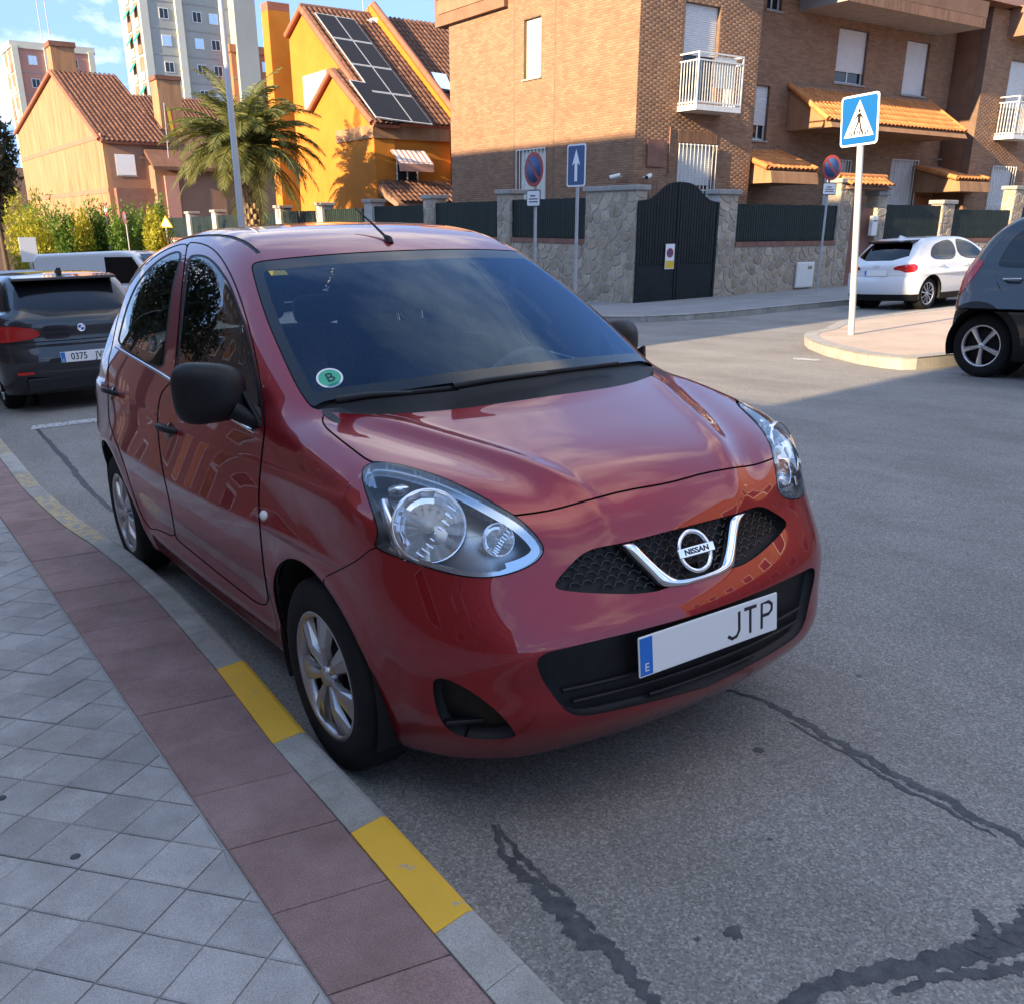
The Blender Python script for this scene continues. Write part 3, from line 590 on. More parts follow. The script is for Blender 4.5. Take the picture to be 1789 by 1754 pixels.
def carform(D, extra=None, hoodx=None):
    s = {n: nspl(*D[n]) for n in ('G', 'H', 'S', 'P', 'WG', 'PG', 'F', 'B')}; c = D['c']; k = D['k']; x0 = D.get('wx', -1.1)
    def g(p):
        x = p[..., 0]; y = np.abs(p[..., 1]); z = p[..., 2]; y2 = y * y
        t = np.clip((x - x0) / 1.1, 0, 1); kw = c[1] + (c[0] - c[1]) * t
        top = (z - s['G'](x + kw * y2) + c[2] * y2) / 1.1
        hh = s['H'](x + .18 * y2) - c[3] * y2
        if hoodx is not None: hh = hh + hoodx(x, y)
        hood = (z - hh) / 1.06
        wl = y - s['S'](z) - s['P'](x)
        if extra is not None: wl = wl - extra(x, z)
        wg = (y - s['WG'](z) - s['PG'](x)) / 1.1
        fr = x - s['F'](z) + c[4] * y2 + c[5] * y2 * y2
        bk = s['B'](z) + c[6] * y2 + .15 * y2 * y2 - x
        sf = smax(wl, fr, k[2]); low = smax(smax(hood, sf, (k[0] + k[1]) * .5), bk, .12)
        low = smax(low, smax(wl, bk, k[4]), .02); low = smax(low, .15 - z, .05)
        gr = smax(smax(top, wg, k[3]), bk * .9, .15); gr = smax(gr, .7 - z, .02)
        return smin(low, gr, .03)
    return g
def grad(g, P, e=1.5e-3):
    G = np.zeros_like(P)
    for i in range(3):
        d = np.zeros(3); d[i] = e; G[:, i] = g(P + d) - g(P - d)
    return G / (np.linalg.norm(G, axis=1, keepdims=True) + 1e-12)
class Shell:
    """right half (y<=0) of a body as triangles with smooth normals and a label per triangle"""
    def __init__(s, g, xr, xf, z0, nth=170, ncap=110, nmid=170, nrear=60):
        a = np.concatenate([np.linspace(-math.pi / 2, 0, nrear, endpoint=False), np.zeros(nmid), np.linspace(0, math.pi / 2, ncap + 1)[1:]])
        xo = np.concatenate([np.full(nrear, xr), np.linspace(xr, xf, nmid), np.full(ncap, xf)])
        th = np.linspace(0, math.pi, nth)
        D = np.stack(np.broadcast_arrays(np.sin(a)[:, None], -np.cos(a)[:, None] * np.sin(th)[None], np.cos(a)[:, None] * np.cos(th)[None]), -1).reshape(-1, 3)
        O = np.stack(np.broadcast_arrays(xo[:, None], 0 * th[None], z0 + 0 * th[None]), -1).reshape(-1, 3)
        lo = np.zeros(len(O)); hi = np.full(len(O), np.nan)
        for t in np.arange(.05, 1.6, .05):
            v = g(O + D * t); new = np.isnan(hi) & (v > 0); hi[new] = t; lo = np.where(np.isnan(hi), t, lo)
        hi = np.where(np.isnan(hi), 1.6, hi)
        for _ in range(22):
            m = (lo + hi) / 2; v = g(O + D * m[:, None]); hi = np.where(v > 0, m, hi); lo = np.where(v > 0, lo, m)
        s.V = O + D * hi[:, None]; s.V[:, 1] = np.minimum(s.V[:, 1], 0); s.N = grad(g, s.V)
        n = len(a); i, j = np.meshgrid(np.arange(n - 1), np.arange(nth - 1), indexing='ij'); q = (i * nth + j).ravel()
        A, B, C, E = q, q + nth, q + nth + 1, q + 1
        s.T = np.concatenate([np.stack([A, C, B], 1), np.stack([A, E, C], 1)])
        e1 = s.V[s.T[:, 1]] - s.V[s.T[:, 0]]; e2 = s.V[s.T[:, 2]] - s.V[s.T[:, 0]]; ar = np.linalg.norm(np.cross(e1, e2), axis=1); s.T = s.T[ar > 1e-10]
        nn = np.cross(s.V[s.T[:, 1]] - s.V[s.T[:, 0]], s.V[s.T[:, 2]] - s.V[s.T[:, 0]]); fl = (nn * s.N[s.T[:, 0]]).sum(1) < 0
        s.T[fl] = s.T[fl][:, ::-1]; s.L = np.zeros(len(s.T), int)
    def cut(s, f):
        f = np.where(np.abs(f) < 1e-7, 1e-7, f); sg = f > 0; t = s.T; ns = sg[t].sum(1); mix = (ns == 1) | (ns == 2)
        if not mix.any(): return
        tm = t[mix]; sm = sg[tm]; lone = np.where((sm.sum(1) == 1)[:, None], sm, ~sm).argmax(1); r = np.arange(len(tm))
        a = tm[r, lone]; b = tm[r, (lone + 1) % 3]; c = tm[r, (lone + 2) % 3]
        E = np.concatenate([np.stack([a, b], 1), np.stack([a, c], 1)]); Es = np.sort(E, 1); U, inv = np.unique(Es, axis=0, return_inverse=True); inv = inv.ravel()
        w = (f[U[:, 0]] / (f[U[:, 0]] - f[U[:, 1]]))[:, None]; nv = s.V[U[:, 0]] * (1 - w) + s.V[U[:, 1]] * w; nn = s.N[U[:, 0]] * (1 - w) + s.N[U[:, 1]] * w
        nn /= np.linalg.norm(nn, axis=1, keepdims=True) + 1e-12; base = len(s.V); s.V = np.vstack([s.V, nv]); s.N = np.vstack([s.N, nn])
        ab = base + inv[:len(a)]; ac = base + inv[len(a):]; lm = s.L[mix]
        s.T = np.vstack([t[~mix], np.stack([a, ab, ac], 1), np.stack([ab, b, c], 1), np.stack([ab, c, ac], 1)]); s.L = np.concatenate([s.L[~mix], lm, lm, lm])
    def mark(s, fn, label, only=(0,)):
        s.cut(fn(s.V, s.N)); f = fn(s.V, s.N); ins = f[s.T].mean(1) < 0
        m = ins & np.isin(s.L, only); s.L[m] = label
    def band(s, fn, w, label, only=(0,)):
        s.cut(fn(s.V, s.N)); s.mark(lambda V, Nn: np.abs(fn(V, Nn)) - w, label, only)
    def region(s, labels, mirror=False, both=False, off=0.):
        m = np.isin(s.L, labels); T = s.T[m]; u, inv = np.unique(T, return_inverse=True); inv = inv.reshape(T.shape); V = s.V[u] - s.N[u] * off; Nn = s.N[u]
        if both:
            V2 = V * [1, -1, 1]; N2 = Nn * [1, -1, 1]; return np.vstack([V, V2]), np.vstack([Nn, N2]), np.vstack([inv, inv[:, ::-1] + len(V)])
        if mirror: return V * [1, -1, 1], Nn * [1, -1, 1], inv[:, ::-1]
        return V, Nn, inv
    def part(s, name, labels, mat, parent, mirror=False, both=False, off=0.):
        V, Nn, T = s.region(labels, mirror, both, off)
        if not len(T): return None
        return mobj(name, V, T, mat, parent, True, Nn)
    def inset(s, name, labels, mat, parent, depth, mirror=False, both=False, dirv=None, floor=True):
        """recess: region pushed in by depth with side walls"""
        V, Nn, T = s.region(labels, mirror, both)
        E = np.concatenate([T[:, [0, 1]], T[:, [1, 2]], T[:, [2, 0]]]); Es = np.sort(E, 1); U, idx, cnt = np.unique(Es, axis=0, return_index=True, return_counts=True)
        bd = E[idx[cnt == 1]]
        if both: bd = bd[~((np.abs(V[bd[:, 0], 1]) < 1e-6) & (np.abs(V[bd[:, 1], 1]) < 1e-6))]
        n = len(V); sh = -Nn * depth if dirv is None else np.broadcast_to(np.array(dirv) * depth, V.shape)
        V2 = np.vstack([V, V + sh]); W = np.vstack([np.stack([bd[:, 0], bd[:, 1], bd[:, 1] + n], 1), np.stack([bd[:, 0], bd[:, 1] + n, bd[:, 0] + n], 1)])
        return mobj(name, V2, np.vstack([T + n, W]) if floor else W, mat, parent, False)
def psdf(P, poly):
    """signed distance of 2D points to polygon, negative inside"""
    P = np.asarray(P, float); poly = np.asarray(poly, float); d = np.full(len(P), 1e18); ins = np.zeros(len(P), bool)
    for a, b in zip(poly, np.roll(poly, -1, 0)):
        e = b - a; w = P - a; t = np.clip((w @ e) / (e @ e + 1e-12), 0, 1); q = w - t[:, None] * e; d = np.minimum(d, (q * q).sum(1))
        c1 = (a[1] <= P[:, 1]) & (b[1] > P[:, 1]); c2 = (a[1] > P[:, 1]) & (b[1] <= P[:, 1]); cr = e[0] * w[:, 1] - e[1] * w[:, 0]
        ins ^= (c1 & (cr > 0)) | (c2 & (cr < 0))
    return np.where(ins, -1, 1) * np.sqrt(d)
def ldist(P, line):
    P = np.asarray(P, float); line = np.asarray(line, float); d = np.full(len(P), 1e18)
    for a, b in zip(line[:-1], line[1:]):
        e = b - a; w = P - a; t = np.clip((w @ e) / (e @ e + 1e-12), 0, 1); q = w - t[:, None] * e; d = np.minimum(d, (q * q).sum(1))
    return np.sqrt(d)
def smoothpoly(p, n=3, closed=True):
    p = np.asarray(p, float)
    for _ in range(n):
        q = np.roll(p, -1, 0) if closed else p[1:]; a = p if closed else p[:-1]
        r = np.stack([a * .75 + q * .25, a * .25 + q * .75], 1).reshape(-1, 2)
        p = r if closed else np.vstack([p[:1], r, p[-1:]])
    return p
def textmesh(name, s, size, mat, parent, M, depth=.0008, align='CENTER', bold=0.):
    cu = bpy.data.curves.new(name, 'FONT'); cu.body = s; cu.size = size; cu.extrude = depth; cu.align_x = align; cu.align_y = 'CENTER'; cu.offset = bold; cu.resolution_u = 4
    ob = bpy.data.objects.new(name + '_tmp', cu); COL.objects.link(ob); dg = bpy.context.evaluated_depsgraph_get(); dg.update()
    me = bpy.data.meshes.new_from_object(ob.evaluated_get(dg)); bpy.data.objects.remove(ob); bpy.data.curves.remove(cu)
    me.materials.clear(); me.materials.append(mat); o = bpy.data.objects.new(name, me); link(o, parent); o.matrix_local = M; return o
def frame(origin, xdir, ydir):
    """matrix whose local x,y run along xdir,ydir (z out)"""
    x = Vector(xdir).normalized(); z = x.cross(Vector(ydir)).normalized(); y = z.cross(x); M = Matrix((x, y, z)).transposed().to_4x4(); M.translation = Vector(origin); return M
def wheel(parent, x, y, z, R, rr, width, side, style='petal', spokes=7, rimmat=None, steer=0.):
    """side=-1: outer face looks to -y"""
    w = empty_child('wheel', parent); w.matrix_local = Matrix.Translation((x, y, z)) @ Matrix.Rotation(steer, 4, 'Z') @ Matrix.Scale(1, 4)
    h = width / 2; s = side
    prof = [(rr - .012, -h * .85), (rr, -h * .95), (rr + (R - rr) * .45, -h * 1.04), (R - .022, -h * .95), (R - .006, -h * .80), (R, -h * .55), (R, h * .55), (R - .006, h * .80), (R - .022, h * .95), (rr + (R - rr) * .45, h * 1.04), (rr, h * .95), (rr - .012, h * .85), (rr - .012, -h * .85)]
    MB().lathe([(r, a * s) for r, a in prof], axis='y', n=56).build('tyre', M_RUBBER, w)
    rm = rimmat or M_SILVER; yo = s * h * .90
    m = MB(); m.lathe([(rr + .004, yo - s * .012), (rr + .006, yo), (rr - .004, yo + s * .006), (rr - .016, yo), (rr - .02, yo - s * .03)], axis='y', n=56); m.build('rim', rm, w)
    m = MB(); m.lathe([(0, yo - s * .055), (rr - .012, yo - s * .055), (rr - .01, yo - s * .10)], axis='y', n=40); m.build('rim_well', M_GAP, w)
    r0 = .03; m = MB(); m.lathe([(0, yo + s * .006), (.026, yo + s * .005), (.034, yo - s * .004), (.036, yo - s * .04)], axis='y', n=24); m.build('hub_cap', rm, w)
    for k in range(spokes):
        a = 2 * math.pi * (k + .3) / spokes; m = MB(); m.M = Matrix.Rotation(a, 4, 'Y')
        if style == 'petal': pts = [(.028, .011, -.006), (rr * .5, .026, .004), (rr - .012, .050, -.006)]
        elif style == 'star': pts = [(.028, .020, -.004), (rr * .55, .024, .0), (rr - .010, .034, -.006)]
        else: pts = [(.028, .010, -.004), (rr * .55, .012, .0), (rr - .010, .016, -.006)]
        V = []
        for r, hw, o in pts:
            V += [(r, yo + s * (o - .018), -hw), (r, yo + s * o, -hw * .78), (r, yo + s * (o + .004), 0), (r, yo + s * o, hw * .78), (r, yo + s * (o - .018), hw)]
        F = [(i * 5 + j, i * 5 + j + 1, (i + 1) * 5 + j + 1, (i + 1) * 5 + j) for i in range(2) for j in range(4)]
        m.add(V, F); m.build('spoke', rm, w)
    return w
def empty_child(name, parent):
    o = bpy.data.objects.new(name, None); COL.objects.link(o); o.empty_display_size = .1; o.parent = parent; return o
def plate(parent, M, text, country='E', w=.52, h=.11, wide=False):
    p = empty_child('number_plate', parent); p.matrix_local = M
    MB().box((-w / 2, -h / 2, -.004), (w / 2, h / 2, 0)).build('plate_panel', M_PLATE, p, bevel=.003)
    MB().box((-w / 2 + .004, -h / 2 + .004, .0003), (-w / 2 + .046, h / 2 - .004, .0012)).build('country_band', M_PLATEBLUE, p)
    textmesh('lettering', country, .032, M_PLATE, p, Matrix.Translation((-w / 2 + .025, -h / 2 + .024, .0018)), .0004)
    ST = {'J': [[(.022, .036), (.022, -.018), (.012, -.033), (-.006, -.036), (-.022, -.026)]], 'T': [[(-.024, .036), (.024, .036)], [(0, .036), (0, -.037)]], 'P': [[(-.02, -.037), (-.02, .036), (.008, .036), (.021, .026), (.021, .010), (.008, .0), (-.02, .0)]]}
    for t, x, sx in text:
        if all(c in ST for c in t):
            for i, c in enumerate(t):
                for st in ST[c]: o = MB().tube([(a + x + (i - (len(t) - 1) / 2) * .066, b_, 0) for a, b_ in st], .0052, 8).build('lettering', M_INK, p); o.scale = (1, 1, .3)
            continue
        o = textmesh('lettering', t, .098, M_INK, p, Matrix.Translation((x, -.002, .0008)) @ Matrix.Diagonal((sx, 1, 1, 1)), .0006, bold=.001)
    return p
# ------------------------------------------------------------------ corner brick house
XF, XR, YF = -19.0, -20.2, 17.0
bh = empty('brick_house', (XF, YF, gz(XF, YF))); bh.matrix_world = Matrix.Identity(4)
tag(bh, 'large orange-brick corner house with roller shutters and a white balcony, behind a stone wall', 'house')
PL = wp('y', YF, -1); PR = wp('x', XF, 1); PS = wp('x', XR, 1)
def rect(fn, p, q): A, B = fn(*p), fn(*q); return A, B
fL = lambda x, y: ony(x, y, YF); fR = lambda x, y: onx(x, y, XF); fS = lambda x, y: onx(x, y, XR)
xl = float(fL(790, 350)[0])
wA = (fL(915, 90)[0], fL(945, 90)[0], fL(915, 140)[2], fL(915, 36)[2]); wB = (fL(905, 320)[0], fL(953, 320)[0], .9, fL(905, 264)[2])
holesL = [tuple(map(float, wA)), tuple(map(float, wB))]
wallholes('wall', PL, xl, XF, -2.2, 8.6, holesL, .3, M_MORTAR, bh)
sx0, sx1 = float(fL(898, 200)[0]), float(fL(968, 200)[0])
strips = [(sx0 - .035, sx0 + .035, -2, 9), (sx1 - .035, sx1 + .035, -2, 9)]
brickwork(PL, 'y', -1, xl, XF + .0016, -.6, 8.6, holesL + strips, M_BRICK, bh)
window(bh, PL, *holesL[0], depth=.14, drop=1., mat=M_SHUTTER2); window(bh, PL, *holesL[1], depth=.14, drop=1., mat=M_SHUTTER2, bars=9)
mb = MB(); boxw(mb, PL, holesL[1][0] - .1, holesL[1][1] + .1, holesL[1][3] + .02, holesL[1][3] + .30, .0, .013); mb.build('lintel', M_BRICK2, bh, recalc=False)
zc = float(fL(777, 44.5)[2]); xc = float(fL(888, 12)[0])
mb = MB(); boxw(mb, PL, xl - .65, xc, zc - .05, zc + 1.6, -.3, .16); mb.build('eaves_box', M_BRICK2, bh, recalc=False)
mb = MB(); boxw(mb, PL, xl - .40, xc - .35, zc + .30, zc + 1.6, .16, .19); mb.build('eaves_panel', M_BRICK2, bh, recalc=False)
# side-street front, projecting bay
y1 = float(fR(1327, 90)[1]); wC = (fR(1197, 40)[1], fR(1258, 40)[1], fR(1190, 175)[2], fR(1200, 3)[2]); wD = (fR(1183, 300)[1], fR(1246, 300)[1], 1.7, fR(1183, 252)[2])
holesR = [tuple(map(float, wC)), tuple(map(float, wD))]
wallholes('wall', PR, YF + .3, y1, -2.2, 8.6, holesR, .3, M_MORTAR, bh); brickwork(PR, 'x', 1, YF - .003, y1, -.6, 8.6, holesR, M_BRICK, bh, out=.0016)
window(bh, PR, *holesR[0], depth=.14, drop=.52, sill=False); window(bh, PR, *holesR[1], depth=.14, drop=.55, bars=11)
lin = empty_child('lintel', bh)
for i in range(24):
    a = holesR[1][0] - .05 + (holesR[1][1] - holesR[1][0] + .1) * i / 24; mb = MB(); boxw(mb, PR, a + .005, a + (holesR[1][1] - holesR[1][0] + .1) / 24 - .005, holesR[1][3] + .05, holesR[1][3] + .36, .010, .017); mb.build('soldier_brick', M_BRICK2, lin, recalc=False)
mb = MB(); boxw(mb, wp('y', y1, 1), XR, XF - .3, -2.2, 8.6, -.3, 0); mb.build('wall', M_BRICK2, bh, recalc=False)
# white balcony
bal = empty_child('balcony', bh); b0, b1_ = float(fR(1178, 150)[1]) + .15, float(fR(1290, 150)[1]) - .62; zb = float(fR(1230, 199)[2]) + .12; zt = float(fR(1230, 104)[2]) + .02; D_ = .75
mb = MB(); boxw(mb, PR, b0, b1_, zb - .14, zb, .01, D_); mb.build('slab', M_WHITEMETAL, bal, recalc=False)
for a in np.linspace(b0 + .02, b1_ - .02, 18): mb = MB(); boxw(mb, PR, a - .011, a + .011, zb, zt - .18, D_ - .035, D_ - .012); mb.build('baluster', M_WHITEMETAL, bal, recalc=False)
for a in (b0 + .012, b1_ - .012):
    for o in np.linspace(.08, D_ - .10, 6): mb = MB(); boxw(mb, PR, a - .011, a + .011, zb, zt - .18, o - .011, o + .011); mb.build('baluster', M_WHITEMETAL, bal, recalc=False)
for z in (zb + .06, zt - .18, zt):
    mb = MB(); boxw(mb, PR, b0, b1_, z - .018, z + .018, D_ - .045, D_); mb.build('rail', M_WHITEMETAL, bal, recalc=False)
    for a in (b0, b1_ - .035): mb = MB(); boxw(mb, PR, a, a + .035, z - .017, z + .017, .01, D_ - .046); mb.build('rail', M_WHITEMETAL, bal, recalc=False)
for a in (b0, b1_ - .04): mb = MB(); boxw(mb, PR, a, a + .04, zb + .003, zt + .02, D_ - .042, D_ - .002); mb.build('post', M_WHITEMETAL, bal, recalc=False)
mb = MB(); boxw(mb, PR, b0 + .7, b0 + 1.5, zb + .45, zt - .05, D_ - .075, D_ - .06); mb.build('hanging_cloth', M_SHUTTER2, bal, recalc=False)
# recessed front and its windows
ye = float(fS(1662, 200)[1])
W = [(1318, 150, 1342, 246), (1462, 52, 1514, 148), (1580, 73, 1620, 168), (1553, 280, 1597, 357), (1440, 280, 1480, 357)]; HS = []
for a, b, c, d_ in W: p, q = fS(a, (b + d_) / 2), fS(c, (b + d_) / 2); HS.append((float(p[1]), float(q[1]), float(fS((a + c) / 2, d_)[2]), float(fS((a + c) / 2, b)[2])))
HS[3] = (HS[3][0], HS[3][1], 1.2, HS[3][3]); HS[4] = (HS[4][0], HS[4][1], 1.2, HS[4][3])
p, q = fS(1340, 10), fS(1366, 10); HS.append((float(p[1]), float(q[1]), float(fS(1350, 18)[2]), 8.2)); p = fS(1648, 262); HS.append((float(p[1]) - .25, float(p[1]) + .25, float(p[2]) - .32, float(p[2]) + .32)); p = fS(1687, 62); HS.append((float(p[1]) - .25, float(p[1]) + .25, float(p[2]) - .4, float(p[2]) + .4))
wallholes('wall', PS, y1, 33.2, -2.2, 8.6, HS, .3, M_MORTAR, bh); brickwork(PS, 'x', 1, y1, 33.2, -.6, 8.6, HS, M_BRICK, bh, out=.0018)
for h, dr, bars in zip(HS, (.72, .78, 1., .7, .7, 0., 0., .6), (0, 0, 0, 9, 9, 0, 0, 0)): window(bh, PS, *h, depth=.12, drop=dr, bars=bars)
# entrance door under the small porch
mb = MB(); boxw(mb, PS, 22.35, 23.35, -.4, 2.2, .0, .05); mb.build('door', M_WOOD, bh, recalc=False)
mb = MB(); boxw(mb, PS, 31.9, 33.0, .2, 2.45, .0, .06); mb.build('door', M_WOOD, bh, recalc=False)
# roof slab with soldier-course fascia
ys0, ys1 = 24.6, float(onx(1722, 50, -18.4)[1]); zf = float(onx(1620, 30, -18.4)[2])
mb = MB(); mb.box((XR - .2, ys0, zf + .01), (-18.42, ys1, zf + .75)); mb.build('roof_slab', M_CAP, bh, recalc=False)
fas = empty_child('fascia', bh)
nS = int((ys1 - ys0) / .075)
for i in range(nS): mb = MB(); mb.box((-18.419, ys0 + i * .075 + .004, zf), (-18.40, ys0 + (i + 1) * .075 - .004, zf + .30)); mb.build('soldier_brick', M_BRICK2, fas, recalc=False)
mb = MB(); mb.box((-18.419, ys0, zf + .31), (-18.398, ys1, zf + .78)); mb.build('fascia_band', M_BRICK2, fas, recalc=False)
mb = MB(); mb.add([(xl - .5, YF - .35, 8.6), (XF + .5, YF - .35, 8.6), (XF + .5, 34, 8.6), (xl - .5, 34, 8.6), (xl + 3, 25.5, 11.4), (XF - 4, 25.5, 11.4)], [(0, 1, 5, 4), (1, 2, 5), (2, 3, 4, 5), (3, 0, 4), (0, 3, 2, 1)]); mb.build('main_roof', M_BRTILE, bh)
mb = MB(); mb.box((xl, YF + .3, -2.2), (XR - .3, 33.5, 8.55)); mb.build('rear_core', M_MORTAR, bh, recalc=False)
# tiled canopies
def canopy(parent, y0, y1_, xw, xo, ze, zr, zbot, label=None):
    c = empty_child('canopy', parent); mb = MB(); mb.prism([(xw, zbot), (xo + .12, zbot), (xo + .04, ze - .05), (xw, zr - .05)], 1, y0, y1_); mb.build('canopy_body', M_PEACH, c)
    tileroof(c, (xo, y0 - .05, ze), (xo, y1_ + .05, ze), (xw - xo, 0, zr - ze), M_ROOFTILE)
    for y in (y0 - .06, y1_ + .06): mb = MB(); mb.tube([(xo - .02, y, ze + .06), (xw, y, zr + .06)], .085, 8); mb.build('verge_tile', M_ROOFTILE, c)
    mb = MB(); mb.tube([(xw + .05, y0 - .1, zr + .03), (xw + .05, y1_ + .1, zr + .03)], .07, 8); mb.build('ridge_flashing', M_PEACH2, c); return c
pe = onx(1450, 212, -18.5); pr_ = onx(1410, 155, -20.1)
canopy(bh, float(pe[1]), float(onx(1686, 233, -18.5)[1]), XR + .012, -18.5, float(pe[2]), float(pr_[2]) , float(onx(1500, 228, -18.6)[2]))
pe = onx(1345, 297, -18.4); canopy(bh, float(pe[1]), float(onx(1427, 300, -18.4)[1]), XR + .012, -18.4, float(pe[2]), float(onx(1340, 266, -20.1)[2]), float(onx(1345, 320, -18.4)[2]))
pe = onx(1675, 315, -18.4); canopy(bh, float(pe[1]), float(onx(1728, 315, -18.4)[1]), XR + .012, -18.4, float(pe[2]), float(onx(1680, 299, -20.1)[2]), float(onx(1675, 335, -18.4)[2]))
mb = MB(); p = fR(1143, 272); mb.box((XF + .012, p[1] - .30, p[2] - .30), (XF + .06, p[1] + .30, p[2] + .38)); mb.build('meter_cabinet', M_BRCAP, bh, recalc=False)
mb = MB(); p = fR(1170, 230); p2 = fR(1167, 300); mb.tube([(XF + .025, p[1], p[2] + .1), (XF + .025, p[1], p2[2] + .1), (XF + .03, p[1] + .03, p2[2] - .05), (XF + .03, p[1] - .08, p2[2] - .12)], .022, 6); mb.build('cable', M_BRCAP, bh)
# neighbouring brick house further up the side street
nh = empty('brick_house', (0, 0, 0)); tag(nh, 'neighbouring brick terraced house with white balcony, further up the side street', 'house')
PN = wp('x', XF, 1); HN = [(34.95, 36.4, 4.5, 7.1), (34.85, 36.4, 1.4, 3.55), (38.5, 40, 4.6, 6.9)]
wallholes('wall', PN, 33.3, 44, -2.2, 8.6, HN, .3, M_MORTAR, nh); brickwork(PN, 'x', 1, 33.3, 44, -.4, 8.6, HN, M_BRICK, nh, out=.0016)
mb = MB(); boxw(mb, wp('y', 33.31, -1), -26, XF - .31, -2.2, 8.6, -.25, 0); mb.build('wall', M_BRICK2, nh, recalc=False)
window(nh, PN, *HN[0], depth=.14, drop=.6, sill=False); window(nh, PN, *HN[1], depth=.14, drop=1, bars=10); window(nh, PN, *HN[2], depth=.14, drop=.9)
nb = clone(bal, nh); nb.location = (0, 34.6 - b0, 0)
mb = MB(); mb.box((XF, 34.4, 7.75), (-18.2, 44, 8.7)); mb.build('roof_slab', M_PEACH2, nh, recalc=False)
mb = MB(); mb.box((-30, 33.6, -2.2), (XF - .3, 44, 8.5)); mb.build('rear_core', M_MORTAR, nh, recalc=False)
mb = MB(); mb.add([(-30.4, 33.3, 8.65), (-18.6, 33.3, 8.65), (-18.6, 44.2, 8.65), (-30.4, 44.2, 8.65), (-24.5, 33.3, 11), (-24.5, 44.2, 11)], [(0, 3, 5, 4), (1, 4, 5, 2), (0, 4, 1), (2, 5, 3), (0, 1, 2, 3)]); mb.build('main_roof', M_BRTILE, nh)
# ------------------------------------------------------------------ stone garden wall, fence and gates
gw = empty('garden_wall', (0, 0, 0)); tag(gw, 'rubble stone garden wall with pillars and dark slatted fence round the corner house', 'wall')
XW, YW = -16.0, 14.6; PX = wp('x', XW, 1); PY = wp('y', YW, -1); ZB = -1.0
def pillar(parent, x0, x1, y0, y1_, ztop, seed, faces=('x', 'y'), size=.30, cap=.07):
    p = empty_child('pillar', parent); MB().box((x0, y0, ZB - .6), (x1, y1_, ztop)).build('core', M_STONEMORTAR, p, recalc=False)
    if 'x' in faces: stonepanel(p, wp('x', x1, 1), y0, y1_, ZB + .35, ztop - .01, size, seed)
    if 'y' in faces: stonepanel(p, wp('y', y0, -1), x0, x1, ZB + .1, ztop - .01, size, seed + 50)
    MB().box((x0 - cap, y0 - cap, ztop), (x1 + cap, y1_ + cap, ztop + .12)).build('cap', M_CAP, p, bevel=.015); return p
def fence(parent, P, a0, a1, z0, z1, pitch=.085, mat=M_FENCE):
    f = empty_child('fence_panel', parent); n = int((a1 - a0) / pitch); me = None
    mb = MB(); boxw(mb, P, a0, a1, z0, z1 - .02, -.075, -.07); mb.build('backing_mesh', mat, f, recalc=False)
    for i in range(n):
        a = a0 + (i + .5) * (a1 - a0) / n
        if me is None: mb = MB(); boxw(mb, P, -pitch * .40, pitch * .40, z0 + .02, z1, -.055, -.035); o = mb.build('slat', mat, f, recalc=False); me = o.data
        else: o = bpy.data.objects.new('slat', me); link(o, f)
        o.location = (Vector(P(a, 0, 0)) - Vector(P(0, 0, 0))); o.location.z += random.uniform(-.008, .008)
    for z in (z0 + .12, z1 - .14): mb = MB(); boxw(mb, P, a0, a1, z - .02, z + .02, -.068, -.057); mb.build('rail', mat, f, recalc=False)
zF0, zF1 = 1.13, 2.02
def lowwall(parent, P, a0, a1, zt, seed, stones=True, size=.30):
    l = empty_child('low_wall', parent); mb = MB(); boxw(mb, P, a0, a1, ZB - .6, zt - .12, -.28, 0); mb.build('core', M_STONEMORTAR, l, recalc=False)
    if stones: stonepanel(l, P, a0, a1, ZB + .1, zt - .125, size, seed)
    n = max(1, int((a1 - a0) / .26))
    for i in range(n): mb = MB(); boxw(mb, P, a0 + (a1 - a0) * i / n + .004, a0 + (a1 - a0) * (i + 1) / n - .004, zt - .12, zt, -.30, .035); mb.build('coping_brick', M_BRCAP, l, recalc=False)
pillar(gw, -17.95, XW - .02, YW - .1, YW + .25, 2.27, 3, size=.29)
lowwall(gw, PY, -21.5, -17.96, zF0, 5); fence(gw, PY, -21.5, -17.96, zF0, zF1 + .12)
xp = -21.5; 
for k in range(8):
    pillar(gw, xp - .62, xp, YW - .06, YW + .45, 2.30 - .05 * k, 20 + k, faces=('x', 'y') if k < 2 else (), size=.26)
    xn = xp - .62 - 3.75
    lowwall(gw, PY, xn, xp - .63, zF0 - .06 * k, 30 + k, stones=(k < 1)); fence(gw, PY, xn, xp - .63, zF0 - .06 * k, zF1 + .1 - .05 * k, .085 if k < 2 else .17)
    xp = xn
yg0, yg1 = 14.52, 17.3
pillar(gw, XW - .4, XW, 17.32, 18.02, 2.22, 7, faces=('x',), size=.27)
lowwall(gw, PX, 18.03, 22.16, 1.06, 9, size=.26); fence(gw, PX, 18.03, 22.16, 1.06, 2.0)
pillar(gw, XW - .4, XW, 22.17, 22.78, 2.6, 11, size=.27)
pillar(gw, XW - .4, XW, 23.95, 24.4, 2.3, 12, size=.27)
for yy0, yy1, sd in ((24.41, 27.25, 13), (28.0, 31.3, 14), (32.0, 36, 15), (36.7, 42, 16)):
    lowwall(gw, PX, yy0, yy1, 1.08, sd, stones=yy0 < 30, size=.27); fence(gw, PX, yy0, yy1, 1.08, 2.05 if sd != 14 else 1.95, .085 if sd < 15 else .2); pillar(gw, XW - .4, XW, yy1 + .02, yy1 + .68, 2.1 + (.5 if sd == 14 else 0), sd + 5, faces=('x', 'y'), size=.27)
mb = MB(); boxw(mb, PX, 22.8, 23.93, ZB, 1.95, -.2, -.12); mb.build('wicket_gate', M_BRCAP, gw, recalc=False)
rg = empty_child('gate_roof', gw); 
